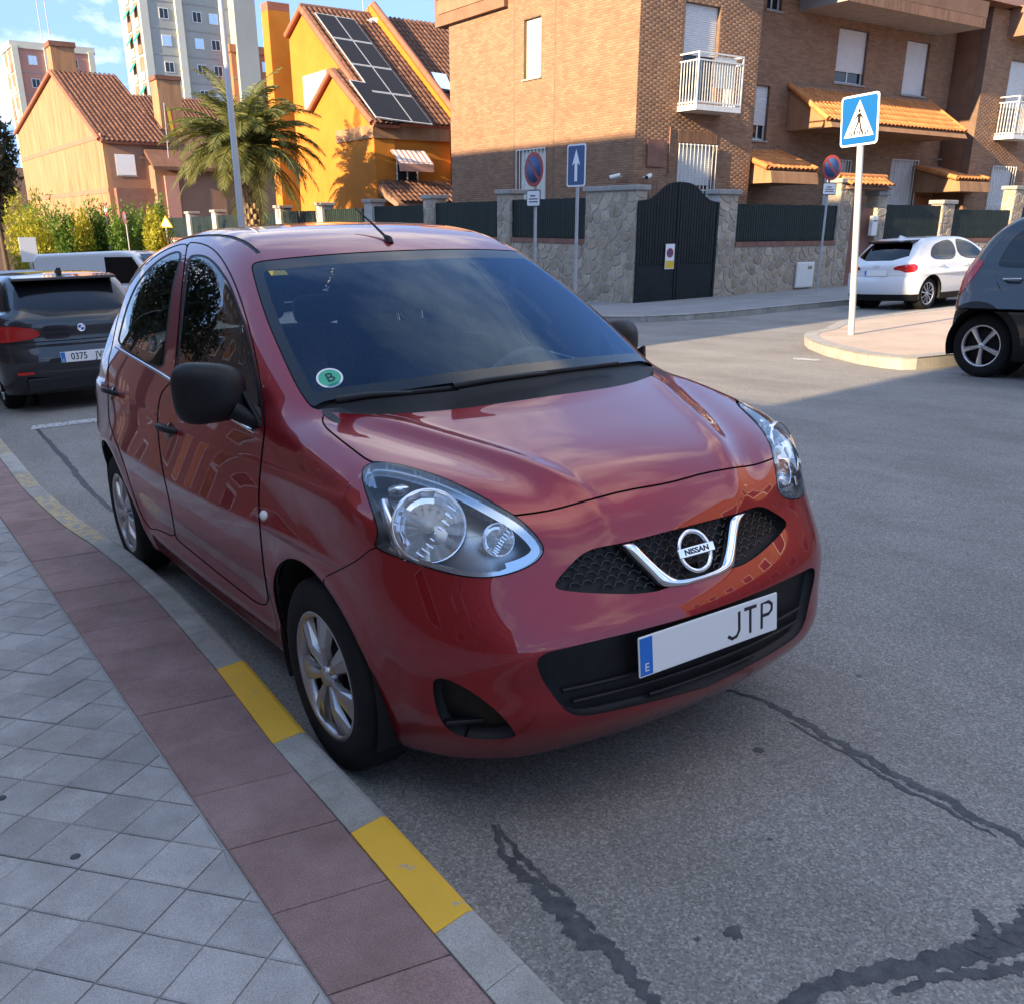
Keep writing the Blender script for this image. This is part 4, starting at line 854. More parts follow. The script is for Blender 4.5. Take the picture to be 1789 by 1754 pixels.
for s in (1, -1): tileroof(rg, (XW - .2 + s * .42, 22.3, 2.52), (XW - .2 + s * .42, 24.35, 2.52), (-s * .40, 0, .22), M_ROOFTILE, row=.23)
mb = MB(); mb.prism([(XW - .58, 2.45), (XW + .18, 2.45), (XW - .2, 2.70)], 1, 22.35, 24.3); mb.build('roof_body', M_PEACH2, rg)
mb = MB(); mb.tube([(XW - .2, 22.2, 2.80), (XW - .2, 24.45, 2.80)], .08, 8); mb.build('ridge_tile', M_ROOFTILE, rg)
# driveway gate (hung on the outer face of the corner pillar)
XW = XW + .055
gt = empty('driveway_gate', (XW, yg0, gz(XW, yg0))); gt.matrix_world = Matrix.Identity(4); tag(gt, 'dark double-leaf driveway gate with arched top between stone pillars', 'gate')
ym = (yg0 + yg1) / 2
def gtop(y): t = abs(y - ym) / ((yg1 - yg0) / 2); return 2.46 - .46 * (1 / (1 + math.exp(-(t - .52) * 9)))
zg = gz(XW, ym) + .04
for s in range(2):
    lf = empty_child('leaf', gt); a0, a1 = (yg0 + .02, ym - .02) if s == 0 else (ym + .02, yg1 - .02); n = 14
    for i in range(n):
        y = a0 + (i + .5) * (a1 - a0) / n; w = (a1 - a0) / n * .42; mb = MB(); mb.add([(XW - .03, y - w, zg + .95), (XW - .03, y + w, zg + .95), (XW - .03, y + w, gtop(y + w)), (XW - .03, y - w, gtop(y - w)), (XW, y - w, zg + .95), (XW, y + w, zg + .95), (XW, y + w, gtop(y + w)), (XW, y - w, gtop(y - w))], [(0, 3, 2, 1), (4, 5, 6, 7), (0, 1, 5, 4), (1, 2, 6, 5), (2, 3, 7, 6), (3, 0, 4, 7)]); mb.build('slat', M_GATE, lf, recalc=False)
    mb = MB(); mb.box((XW - .05, a0, zg), (XW - .032, a1, zg + 1.0)); mb.box((XW - .031, a0, zg), (XW - .004, a1, zg + .94)); mb.build('lower_panel', M_GATE, lf, recalc=False)
    ys_ = np.linspace(a0, a1, 14); mb = MB(); mb.add([q for y in ys_ for q in ((XW - .05, y, zg + .9), (XW - .05, y, gtop(y) - .02))], [(2 * i, 2 * i + 2, 2 * i + 3, 2 * i + 1) for i in range(13)]); mb.build('backing_sheet', M_GATE, lf, recalc=False)
    mb = MB(); mb.tube([(XW - .015, y, gtop(y) + .01) for y in ys_], .022, 6); mb.build('top_rail', M_GATE, lf)
    for y in (a0 + .03, a1 - .03): mb = MB(); mb.box((XW - .03, y - .035, zg), (XW + .012, y + .035, gtop(y) - .005)); mb.build('stile', M_GATE, lf, recalc=False)
for i in range(9): y = yg0 + .1 + i * .12; MB().cyl((XW - .55, y, 1.6), (XW - .55, y, 2.32 + .02 * i), .014, n=6).build('spike', M_BRCAP, gt)
# no-parking plate on the gate
ps = onx(1169, 449, XW); sg = empty('gate_sign', (XW + .02, ps[1], ps[2])); tag(sg, 'small white and yellow no-parking plate fixed on the dark driveway gate', 'sign')
MB().box((0, -.155, -.30), (.006, .155, .30)).build('panel', M_SIGNWHITE, sg, recalc=False); MB().box((.0065, -.14, -.28), (.009, .14, -.10)).build('lower_panel', M_SIGNYEL, sg, recalc=False)
MB().lathe([(.075, .0065), (.075, .010), (.115, .010), (.115, .0065)], (0, 0, .09), axis='x', n=28).build('red_ring', M_SIGNRED, sg); MB().lathe([(0, .009), (.078, .0085)], (0, 0, .09), axis='x', n=24).build('blue_disc', M_SIGNBLUE2, sg)
mb = MB(); mb.M = Matrix.Translation((.0095, 0, .09)) @ Matrix.Rotation(math.radians(45), 4, 'X'); mb.box((0, -.09, -.012), (.002, .09, .012)); mb.build('slash', M_SIGNRED, sg, recalc=False)
XW = -16.0
# meter box low on the wall, mail box, cameras, decoration
p0, p1 = onx(1392, 459, XW + .04), onx(1417, 502, XW + .04); mbx = empty('meter_box', (XW + .03, (p0[1] + p1[1]) / 2, p1[2])); tag(mbx, 'white utility box with broken corner, low on the stone wall', 'box')
w_ = abs(p1[1] - p0[1]) / 2; h_ = p0[2] - p1[2]; MB().box((0, -w_, 0), (.05, w_, h_)).build('casing', M_WHITEPLASTIC, mbx, bevel=.01); MB().box((.0505, -w_ + .03, .04), (.057, w_ - .03, h_ - .04)).build('door', M_WHITEMETAL, mbx, recalc=False); MB().box((.058, w_ * .2, h_ * .72), (.060, w_ * .7, h_ * .84)).build('broken_patch', M_STONE, mbx, recalc=False)
p = onx(1524, 395, XW + .05); ml = empty('mail_box', (XW + .02, p[1], p[2] - .28)); tag(ml, 'white letter box on the pillar beside the small tiled gate roof', 'letter box'); MB().box((0, -.13, 0), (.12, .13, .55)).build('body', M_WHITEPLASTIC, ml, bevel=.01); MB().box((.121, -.09, .40), (.126, .09, .43)).build('slot', M_SIGNBLACK, ml, recalc=False)
for (px_, py_), pl, lab in (((1075, 309), 'y', 'white security camera on the sunlit street side of the brick corner'), ((1133, 309), 'x', 'white security camera above the driveway gate on the brick corner')):
    q = ony(px_, py_, YF - .25) if pl == 'y' else onx(px_, py_, XF + .25); cm_ = empty('security_camera', tuple(q)); tag(cm_, lab, 'camera'); dr = Vector((-.4, -.5, -.15)) if pl == 'y' else Vector((.3, -.55, -.15)); dr.normalize()
    MB().cyl(-dr * .14, dr * .16, .062, n=12).build('body', M_WHITEPLASTIC, cm_); MB().cyl(dr * .161, dr * .175, .05, n=12).build('lens_hood', M_SIGNBLACK, cm_); bk = Vector((0, .24, -.02)) if pl == 'y' else Vector((-.24, 0, -.02)); MB().cyl(Vector((0, 0, 0)), bk, .022, n=8).build('bracket', M_WHITEPLASTIC, cm_)
# ------------------------------------------------------------------ orange house with solar panels
def onpl(px, py, P0, n):
    d = pray(px, py); P0 = np.array(P0, float); n = np.array(n, float); return CAM_C + d * (((P0 - CAM_C) @ n) / (d @ n))
oh = empty('orange_house', (0, 0, 0)); tag(oh, 'bright orange rendered house with solar panels on its roof, behind the palm', 'house')
YO = 18.0; f18 = lambda x, y: ony(x, y, YO); fW = lambda x, y: ony(x, y, YO - .5)
pk = f18(530, 20); le = f18(505, 68); G0 = -2.2
slope = (pk[2] - le[2]) / (pk[0] - le[0]); ZE = 5.35; xr = pk[0] + (pk[2] - ZE) / .70; rb = onx(640, 45, pk[0]); yb = 21.2
def gable(name, parent, x0, x1, zl, zr, xp, zp, y, th, mat): mb = MB(); mb.prism([(x0, G0), (x1, G0), (x1, zr), (xp, zp), (x0, zl)], 1, y, y + th); return mb.build(name, mat, parent)
gable('gable_wall', oh, le[0], xr, le[2], ZE, pk[0], pk[2], YO, .25, M_ORANGE)
mb = MB(); mb.prism([(le[0], G0), (xr - .01, G0), (xr - .01, ZE - .02), (pk[0], pk[2] - .03), (le[0], le[2] - .02)], 1, YO + .251, yb); mb.build('body', M_ORANGE, oh)
def roofslope(parent, xa, za, xb, zb, y0, y1, mat=M_BRTILE, th=.12, over=.12, tiles=True, pitch=.24, row=.42):
    """slope from ridge (xa,za) to eave (xb,zb)"""
    r = empty_child('roof', parent); n = Vector((zb - za, 0, xa - xb)).normalized(); n = n if n.z > 0 else -n
    mb = MB(); mb.add([(xa, y0 - over, za + .02), (xb, y0 - over, zb + .02), (xb, y1 + over, zb + .02), (xa, y1 + over, za + .02)] + [tuple(Vector(p) + n * th) for p in ((xa, y0 - over, za + .02), (xb, y0 - over, zb + .02), (xb, y1 + over, zb + .02), (xa, y1 + over, za + .02))], [(3, 2, 1, 0), (4, 5, 6, 7), (0, 1, 5, 4), (1, 2, 6, 5), (2, 3, 7, 6), (3, 0, 4, 7)]); mb.build('deck', M_ORANGETRIM, r)
    if tiles: o = n * (th + .03); tileroof(r, (xb + o.x, y0 - over, zb + o.z), (xb + o.x, y1 + over, zb + o.z), (xa - xb, 0, za - zb), mat, pitch, row, .10, joined=True)
    return r
roofslope(oh, pk[0], pk[2], xr + .15, ZE - .105, YO, yb); roofslope(oh, pk[0], pk[2], le[0], le[2], YO, yb)
mb = MB(); mb.tube([(pk[0], YO - .15, pk[2] + .18), (pk[0], yb + .1, pk[2] + .18)], .13, 8); mb.build('ridge_tile', M_BRTILE, oh)
# gable trim boards
for (a, b) in (((le[0], le[2]), (pk[0], pk[2])), ((pk[0], pk[2]), (xr, ZE))):
    mb = MB(); mb.tube([(a[0], YO - .14, a[1] + .10), (b[0], YO - .14, b[1] + .10)], .13, 6); mb.build('verge_trim', M_ORANGETRIM, oh)
# front wing
wpk, wl, wr = fW(583, 130), fW(545, 200), fW(652, 216); ywb = YO + .45
mb = MB(); mb.prism([(wl[0], G0), (wr[0], G0), (wr[0], wr[2]), (wpk[0], wpk[2]), (wl[0], wl[2])], 1, YO - .5, ywb); mb.build('front_wing', M_ORANGE, oh)
roofslope(oh, wpk[0], wpk[2], wr[0] + .25, wr[2] - .18, YO - .5, ywb); roofslope(oh, wpk[0], wpk[2], wl[0], wl[2], YO - .5, ywb)
for (a, b) in (((wl[0], wl[2]), (wpk[0], wpk[2])), ((wpk[0], wpk[2]), (wr[0] + .2, wr[2] - .1))): mb = MB(); mb.tube([(a[0], YO - .64, a[1] + .10), (b[0], YO - .64, b[1] + .10)], .13, 6); mb.build('verge_trim', M_ORANGETRIM, oh)
zb1 = float(fW(648, 240)[2]); mb = MB(); mb.box((fW(588, 240)[0], YO - .56, zb1 - .05), (max(wr[0], xr) + .06, 21.1, wr[2] - .05)); mb.build('eaves_band', M_PEACH, oh, recalc=False)
# solar panels on the +x slopes
nS = Vector((pk[2] - ZE, 0, xr - pk[0])).normalized(); P0s = np.array([pk[0], YO, pk[2]]) + np.array(nS) * .34
def solar(c4, rows, cols):
    C4 = [Vector(onpl(x, y, P0s, np.array(nS))) for x, y in c4]; o, u, v = C4[0], C4[1] - C4[0], C4[3] - C4[0]
    for i in range(cols):
        for j in range(rows):
            a, b, c_, d_ = [o + u * s + v * t for s, t in ((i / cols, j / rows), ((i + 1) / cols, j / rows), ((i + 1) / cols, (j + 1) / rows), (i / cols, (j + 1) / rows))]; m_ = (a + b + c_ + d_) / 4
            pn = empty_child('solar_panel', oh); q = [m_ + (p - m_) * .985 for p in (a, b, c_, d_)]; q2 = [m_ + (p - m_) * .93 for p in (a, b, c_, d_)]
            mb = MB(); mb.add(q + [p + nS * .05 for p in q], [(3, 2, 1, 0), (4, 5, 6, 7), (0, 1, 5, 4), (1, 2, 6, 5), (2, 3, 7, 6), (3, 0, 4, 7)]); mb.build('frame', M_GALV, pn); mb = MB(); mb.add([p + nS * .055 for p in q2], [(0, 1, 2, 3)]); mb.build('cells', M_SOLAR, pn)
solar([(549, 24), (618, 36), (757, 216), (684, 212)], 4, 2); solar([(609, 141), (639, 146), (690, 212), (657, 208)], 1, 1)
# upper window with white bars, chimney, rear roof, dish, mast, awning, small porch roof
hw = (f18(534, 160)[0], f18(574, 160)[0], f18(536, 190)[2], f18(536, 134)[2]); window(oh, wp('y', YO - .02, -1), *map(float, hw), depth=-.02, drop=.0, sill=True, bars=8, glassmat_=M_SIGNWHITE)
mb = MB(); boxw(mb, wp('y', YO - .02, -1), *map(float, hw), .03, .035); mb.build('blind', M_SIGNWHITE, oh, recalc=False)
ch = empty_child('chimney', oh); c0, c1 = ony(455, 8, YO - .4), ony(473, 5, YO - .4); zt = float(c0[2]); x0c, x1c = float(c0[0]), float(ony(474, 100, YO - .4)[0])
wch = x1c - x0c; MB().box((x0c, YO - .4, G0), (x1c, YO + .7, zt - .35)).build('stack', M_ORANGE, ch, recalc=False); MB().box((x0c - .001, YO - .401, zt - .349), (x1c + .001, YO + .701, zt)).build('crown', M_ORANGETRIM, ch, recalc=False)
mb = MB(); mb.prism([(pk[0] - 2.2, G0), (xr + .5, G0), (xr + .5, ZE + .12), (pk[0], pk[2] + .62), (pk[0] - 2.2, pk[2] - .4)], 1, yb + .13, yb + .55); mb.build('party_wall', M_ORANGE, oh)
mb = MB(); mb.tube([(pk[0], yb + .34, pk[2] + .66), (xr + .5, yb + .34, ZE + .17)], .15, 6); mb.build('wall_coping', M_ORANGETRIM, oh)
mb = MB(); mb.prism([(pk[0] - 3, G0), (xr - .02, G0), (xr - .02, ZE - .05), (pk[0], pk[2] - .05), (pk[0] - 3, pk[2] - 1.6)], 1, yb + .56, 31); mb.build('rear_house_body', M_ORANGE, oh); roofslope(oh, float(pk[0]), float(pk[2]), float(xr), ZE, yb + .70, 31)
skp = [Vector(onpl(x, y, np.array([pk[0], YO, pk[2]]) + np.array([.573, 0, .819]) * .3, np.array([.573, 0, .819]))) for x, y in ((752, 130), (778, 134), (790, 162), (766, 158))]; sk2 = empty_child('skylight', oh); mb = MB(); mb.add(skp + [q + Vector((.06, 0, .08)) for q in skp], [(4, 5, 6, 7), (0, 1, 5, 4), (1, 2, 6, 5), (2, 3, 7, 6), (3, 0, 4, 7)]); mb.build('glazing', M_BEZEL, sk2)
dsh = empty_child('satellite_dish', oh); pd = Vector(ond(654, 52, np.array(rb - CAM_C) @ CAM_A[2] - .5)); dn = Vector((.75, -.55, .35)).normalized(); dsh.matrix_local = frame(pd, dn.orthogonal(), dn.cross(dn.orthogonal()))
MB().lathe([(0, -.12), (.2, -.10), (.4, -.03), (.52, .04)], n=28).build('reflector', M_WHITEPLASTIC, dsh); MB().tube([(0, .5, .03), (0, .3, .4), (0, .02, .5)], .02, 6).build('feed_arm', M_GALV, dsh)
MB().tube([tuple(pd - Vector((0, 0, 1.6))), tuple(pd)], .03, 6).build('dish_mast', M_GALV, oh)
am = empty_child('antenna', oh); pa = Vector(ond(636, 40, float((rb - CAM_C) @ CAM_A[2]))); MB().cyl(pa - Vector((0, 0, 1.0)), pa + Vector((0, 0, 2.4)), .03, n=6).build('mast', M_GALV, am)
for k in range(5): MB().cyl(pa + Vector((-.5, .1, 2.0 - .12 * k)), pa + Vector((.5, -.1, 2.0 - .12 * k)), .012, n=5).build('element', M_GALV, am)
xs_ = max(float(wr[0]), float(xr)) + .01; fX = lambda x, y: onx(x, y, xs_)
a0, a1 = fX(682, 262), fX(742, 268); aw = empty_child('awning', oh); ya, yb_ = float(a0[1]), float(a1[1]); za = float(a0[2]); mb = MB(); mb.prism([(xs_, za), (xs_ + .75, za - .55), (xs_ + .75, za - .85), (xs_ + .7, za - .5), (xs_, za - .06)], 1, ya, yb_); mb.build('canvas', M_BLIND, aw)
for i in range(7): y = ya + (yb_ - ya) * (i + .5) / 7; mb = MB(); mb.add([(xs_ + .002, y - .07, za + .003), (xs_ + .002, y + .07, za + .003), (xs_ + .755, y + .07, za - .546), (xs_ + .755, y - .07, za - .546)], [(0, 1, 2, 3)]); mb.build('stripe', M_SIGNWHITE, aw)
window(oh, wp('x', xs_, 1), ya + .25, yb_ - .35, za - 1.6, za - .1, depth=-.01, drop=.3)
pe = fX(660, 330); tp = empty_child('porch_roof', oh); y0p, y1p = YO - .4, float(fX(785, 350)[1]); zp_ = float(fX(700, 322)[2])
mb = MB(); mb.prism([(xs_, zp_), (xs_ + 1.7, zp_ - .8), (xs_ + 1.7, zp_ - 1.0), (xs_, zp_ - .4)], 1, y0p, y1p); mb.build('body', M_PEACH2, tp); tileroof(tp, (xs_ + 1.75, y0p, zp_ - .76), (xs_ + 1.75, y1p, zp_ - .76), (-1.75, 0, .82), M_BRTILE, .24, .42, .1, joined=True)
MB().box((-47, YO - 3.6, G0), (xs_ + .3, YO - 3.4, 1.0)).build('terrace_wall', M_ORANGE, oh, recalc=False)
# ------------------------------------------------------------------ peach gabled house further down
def ghouse(name, label, cat, pxpk, pxl, pxr, pxbase, dep, depth_y, wallm, sidem, roofm, chim=None):
    Pk = ond(*pxpk, dep); y = Pk[1]; f_ = lambda q: ony(q[0], q[1], y); L, Rr, Pk = f_(pxl), f_(pxr), f_(pxpk); h = empty(name, (0, 0, 0)); tag(h, label, cat); zb = min(f_(pxbase)[2], gz(Pk[0], y)) - 1.5
    mb = MB(); mb.prism([(L[0], zb), (Rr[0], zb), (Rr[0], Rr[2]), (Pk[0], Pk[2]), (L[0], L[2])], 1, y, y + .3); mb.build('gable_wall', wallm, h)
    mb = MB(); mb.prism([(L[0], zb), (Rr[0], zb), (Rr[0], Rr[2] - .02), (Pk[0], Pk[2] - .02), (L[0], L[2] - .02)], 1, y + .301, y + depth_y); mb.build('body', sidem, h)
    roofslope(h, Pk[0], Pk[2], Rr[0] + .2, Rr[2] - .15, y, y + depth_y, roofm, row=.5, pitch=.3); roofslope(h, Pk[0], Pk[2], L[0], L[2], y, y + depth_y, roofm, tiles=False)
    for (a, b) in ((L, Pk), (Pk, Rr)): mb = MB(); mb.tube([(a[0], y - .16, a[2] + .08), (b[0], y - .16, b[2] + .08)], .13, 6); mb.build('verge_trim', M_ORANGETRIM, h)
    return h, L, Rr, Pk, y, zb
h2, L2, R2, K2, y2, zb2 = ghouse('gabled_house', 'peach rendered house with streaked gable wall and brown tiled roof above the hedge', 'house', (92, 128), (30, 236), (178, 247), (110, 380), 62, 3.9, M_PEACH, M_PEACH2, M_BRTILE)
for q in ((110, 258), (120, 341)): zc_ = float(ony(q[0], q[1], y2)[2]); MB().box((L2[0] + .02, y2 - .03, zc_ - .14), (R2[0] - .02, y2 - .001, zc_ + .14)).build('string_course', M_PEACH2, h2, recalc=False)
c_ = ony(84, 92, y2); MB().box((c_[0] - .75, y2 + .02, K2[2] - 2.5), (c_[0] + .75, y2 + 1.5, c_[2] + .3)).build('chimney', M_PEACH, h2, recalc=False)
c2 = ony(100, 90, y2); mb = MB(); mb.box((c_[0] - .85, y2 - .05, c_[2] + .301), (c_[0] + .85, y2 + 1.6, c_[2] + .6)); mb.build('chimney_cap', M_BRTILE, h2, recalc=False)
xs2 = float(R2[0]); wq = onx(200, 270, xs2), onx(239, 308, xs2); window(h2, wp('x', xs2 + .002, 1), float(wq[0][1]), float(wq[1][1]), float(wq[1][2]), float(wq[0][2]), depth=-.03, drop=.98, mat=M_SIGNWHITE)
mb = MB(); mb.box((xs2, y2 + .3, zb2), (xs2 + .6, y2 + 3.7, float(onx(230, 330, xs2)[2]))); mb.build('ground_floor', M_BRCAP, h2, recalc=False)
for a in ((74, 72, 78, 25), (89, 80, 78, 0)): b0_ = ony(a[0], a[1], y2 + 1); MB().cyl(tuple(b0_), (b0_[0] - .0, b0_[1], b0_[2] + (4.2 if a[3] else 6.2)), .03, n=5).build('aerial', M_GALV, h2)
# lower annexe to the right of it
an_ = empty('house_annexe', (0, 0, 0)); tag(an_, 'low pinkish annexe with lean-to tiled roof between the peach house and the palm', 'annexe')
xa_ = xs2 + 1.2; q0 = onx(264, 250, xa_); q1 = onx(300, 250, xa_); MB().box((xa_ - 3, float(q0[1]), zb2), (xa_, float(q1[1]) + 3, float(q0[2]) - 1.2)).build('body', M_PEACH2, an_, recalc=False)
mb = MB(); mb.prism([(xa_ - 3, float(q0[2]) + .9), (xa_ + .6, float(q0[2]) - 1.3), (xa_ + .6, float(q0[2]) - 1.5), (xa_ - 3, float(q0[2]) + .6)], 1, float(q0[1]) - .2, float(q1[1]) + 3.2); mb.build('roof', M_BRTILE, an_); MB().box((xa_ + .001, float(q0[1]) + .5, zb2), (xa_ + .2, float(q0[1]) + 1.3, float(q0[2]) - 1.8)).build('pink_pier', M_PINK, an_, recalc=False)  # pier in pink render, paler than the annexe wall
# dark roofed house behind
h3, L3, R3, K3, y3, zb3 = ghouse('dark_roof_house', 'house with dark brown roof and skylight behind the palm, below the tower block', 'house', (200, 168), (150, 230), (262, 262), (230, 380), 76, 11, M_PEACH2, M_PEACH2, M_BRTILE)
sd = Vector((K3[2] - R3[2], 0, R3[0] - K3[0])).normalized(); P03 = np.array(K3) + np.array(sd) * .3; sk = [Vector(onpl(x, y, P03, np.array(sd))) for x, y in ((228, 196), (252, 200), (262, 214), (237, 211))]
skl = empty_child('skylight', h3); mb = MB(); mb.add(sk + [p + sd * .1 for p in sk], [(4, 5, 6, 7), (0, 1, 5, 4), (1, 2, 6, 5), (2, 3, 7, 6), (3, 0, 4, 7)]); mb.build('glazing', M_BEZEL, skl)
c3 = ond(292, 175, 74); MB().box((c3[0] - .9, c3[1] - .9, c3[2] - 4), (c3[0] + .9, c3[1] + .9, c3[2] + 1.3)).build('chimney', M_PEACH, h3, recalc=False); MB().box((c3[0] - 1, c3[1] - 1, c3[2] + 1.301), (c3[0] + 1, c3[1] + 1, c3[2] + 1.6)).build('chimney_cap', M_BRTILE, h3, recalc=False)
# ------------------------------------------------------------------ tower block
def block(name, label, cnr, dep, wy, wx, ztop, zbase, mat, matl, floors, fh, cols_y, cols_x, awn=False, recess=True):
    """apartment block: corner towards us at cnr; wy metres along +y (side facing +x), wx metres along -x (side facing -y)"""
    c = ond(*cnr, dep); x, y = float(c[0]), float(c[1]); t = empty(name, (0, 0, 0)); tag(t, label, 'building')
    MB().box((x - wx, y, zbase), (x, y + wy, ztop)).build('wall', mat, t, recalc=False); MB().box((x - wx - .2, y - .2, ztop + .001), (x + .2, y + wy + .2, ztop + .9)).build('parapet', matl, t, recalc=False)
    PXx = wp('x', x, 1); PYy = wp('y', y, -1); gme = None
    for k in range(floors):
        z0 = ztop - (k + 1) * fh
        if z0 < zbase + 1: break
        MB().box((x + .001, y + .01, z0 - .08), (x + .05, y + wy, z0 + .04)).build('floor_joint', M_DARKWALL if False else M_CAP, t, recalc=False)
        for cy in cols_y:
            w = empty_child('window', t); mb = MB(); boxw(mb, PXx, y + cy, y + cy + 1.15, z0 + .95, z0 + 2.15, .001, .06); mb.build('frame', M_WHITEMETAL, w, recalc=False); mb = MB(); boxw(mb, PXx, y + cy + .08, y + cy + .54, z0 + 1.02, z0 + 2.08, .061, .065); boxw(mb, PXx, y + cy + .61, y + cy + 1.07, z0 + 1.02, z0 + 2.08, .061, .065); mb.build('pane', M_DARKGLASS if (k + int(cy * 3)) % 3 else M_BEZEL, w, recalc=False)
        for j, cx in enumerate(cols_x):
            mb = MB(); boxw(mb, PYy, x - cx - 1.9, x - cx, z0 + .1, z0 + fh - .25, -.0, .02); b_ = mb.build('balcony_recess', M_PEACH2, t, recalc=False); mb = MB(); boxw(mb, PYy, x - cx - 1.9, x - cx, z0 + .05, z0 + 1.05, .021, .10); mb.build('balcony_front', matl if (j + k) % 3 else M_PEACH2, b_, recalc=False)
            if awn and (j * 5 + k * 3) % 4 != 0: mb = MB(); mb.prism([(z0 + 2.4, 0), (z0 + 2.4, .02), (z0 + 1.3, .7), (z0 + 1.3, .66)], 0, x - cx - 1.7, x - cx - .2); V = [(v[0], y - .021 - v[2], v[1]) for v in mb.V]; mb.V = V; mb.build('awning', M_TEAL, b_)
            mb = MB(); boxw(mb, PYy, x - cx - 3.1, x - cx - 1.95, z0 - .05, z0 + fh - .05, .0, .05); mb.build('pale_panel', M_TOWERL, t, recalc=False)
    return t, x, y
tw, tx, ty = block('tower_block', 'tall grey apartment tower with green awnings and pale balcony panels', (250, 60), 115, 11.0, 9.5, 33, -8, M_TOWER, M_TOWER, 13, 2.95, (2.2, 6.3, 8.4), (1.0, 4.6), awn=True)
MB().box((tx + .002, ty + 4.15, -8), (tx + .5, ty + 5.0, 33.5)).build('duct_column', M_TOWERL, tw, recalc=False); MB().box((tx + .003, ty + 11.01, -8), (tx + 2.2, ty + 13.8, 33)).build('stair_wing', M_TOWER, tw, recalc=False)
MB().box((tx + .06, ty - .05, -8), (tx + .12, ty + .9, 33)).build('corner_strip', M_TOWERL, tw, recalc=False)
pbk, px_, py_ = block('pink_block', 'pale pink apartment block with white piers on the far left skyline', (20, 90), 132, 11, 8, float(ond(20, 84, 132)[2]), -8, M_PINK, M_TOWERL, 9, 2.95, (2.0, 7.5), (1.0, 4.6))
for a in (0, 4.2, 5.2, 10.2): MB().box((px_ + .002, py_ + a, -8), (px_ + .4, py_ + a + .8, float(ond(20, 84, 132)[2]) + .3)).build('white_pier', M_TOWERL, pbk, recalc=False)
block('rust_block', 'rust-red apartment block seen between the tower and the orange chimney', (404, 100), 120, 14, 9, float(ond(430, 92, 120)[2]), -8, M_RUST, M_RUST, 8, 2.95, (1.5, 4.0, 6.5, 9.5), ())
# distant low roofline far left
MB().box((-150, 8, -9), (-118, 24, 7)).build('far_building', M_DARKWALL); tag(bpy.data.objects['far_building'], 'plain low dark building behind the trees at the street end', 'building')
# ------------------------------------------------------------------ buildings behind the camera that shade the street, and the lit row opposite
def rowblock(name, label, x0, x1, y0, y1, z1, mat, face, side, group=None):
    t = empty(name, (0, 0, 0)); tag(t, label, 'building', group); z0 = min(gz(x0, y0), gz(x1, y1)) - 1; MB().box((x0, y0, z0), (x1, y1, z1)).build('wall', mat, t, recalc=False)
    P = wp('y', y1 if side > 0 else y0, side); MB().box((x0 - .2, y0 - .2, z1 + .001), (x1 + .2, y1 + .2, z1 + .35)).build('parapet', M_CAP, t, recalc=False); z = gz((x0 + x1) / 2, y1) + 1.0
    while z < z1 - 1.6:
        for a in np.arange(x0 + 1.2, x1 - 1.6, 2.9): w = empty_child('window', t); mb = MB(); boxw(mb, P, a, a + 1.3, z, z + 1.4, .001, .05); mb.build('frame', M_WHITEMETAL, w, recalc=False); mb = MB(); boxw(mb, P, a + .08, a + 1.22, z + .08, z + 1.32, .051, .055); mb.build('pane', M_DARKGLASS, w, recalc=False)
        z += 2.95
    return t
rowblock('apartment_building', 'brick apartment building on the near pavement, casting shade over the parked car', -1.6, 26, -14, -9, 12.6, M_DARKWALL, None, 1)
rowblock('apartment_building', 'brick apartment building on the near pavement beyond the passage', -28.4, -6.9, -14, -9, 11.45, M_DARKWALL, None, 1)
blk = empty('shade_block', (0, 0, 0)); tag(blk, 'low flat-roofed garage out of view in the passage, put there to shade the near road', 'infill'); MB().box((-6.88, -14, -1.2), (-1.62, -9.15, 4.15)).build('wall', M_DARKWALL, blk, recalc=False); MB().box((-6.87, -14.1, 4.151), (-1.63, -9.05, 4.35)).build('roof_edge', M_CAP, blk, recalc=False); MB().box((-5.6, -9.149, -.4), (-2.9, -9.10, 2.3)).build('door', M_GALV, blk, recalc=False)  # unseen low block, its height set so the near road stays shaded
rowblock('low_terrace', 'low rendered terrace along the near pavement further down the street', -75, -29.2, -14, -9, 4.2, M_PEACH2, None, 1)
rowblock('brick_terrace', 'sunlit brick terrace across the street beyond the parked dark car', -1, 24, 17.5, 26, 8.6, M_BRICK, None, -1)
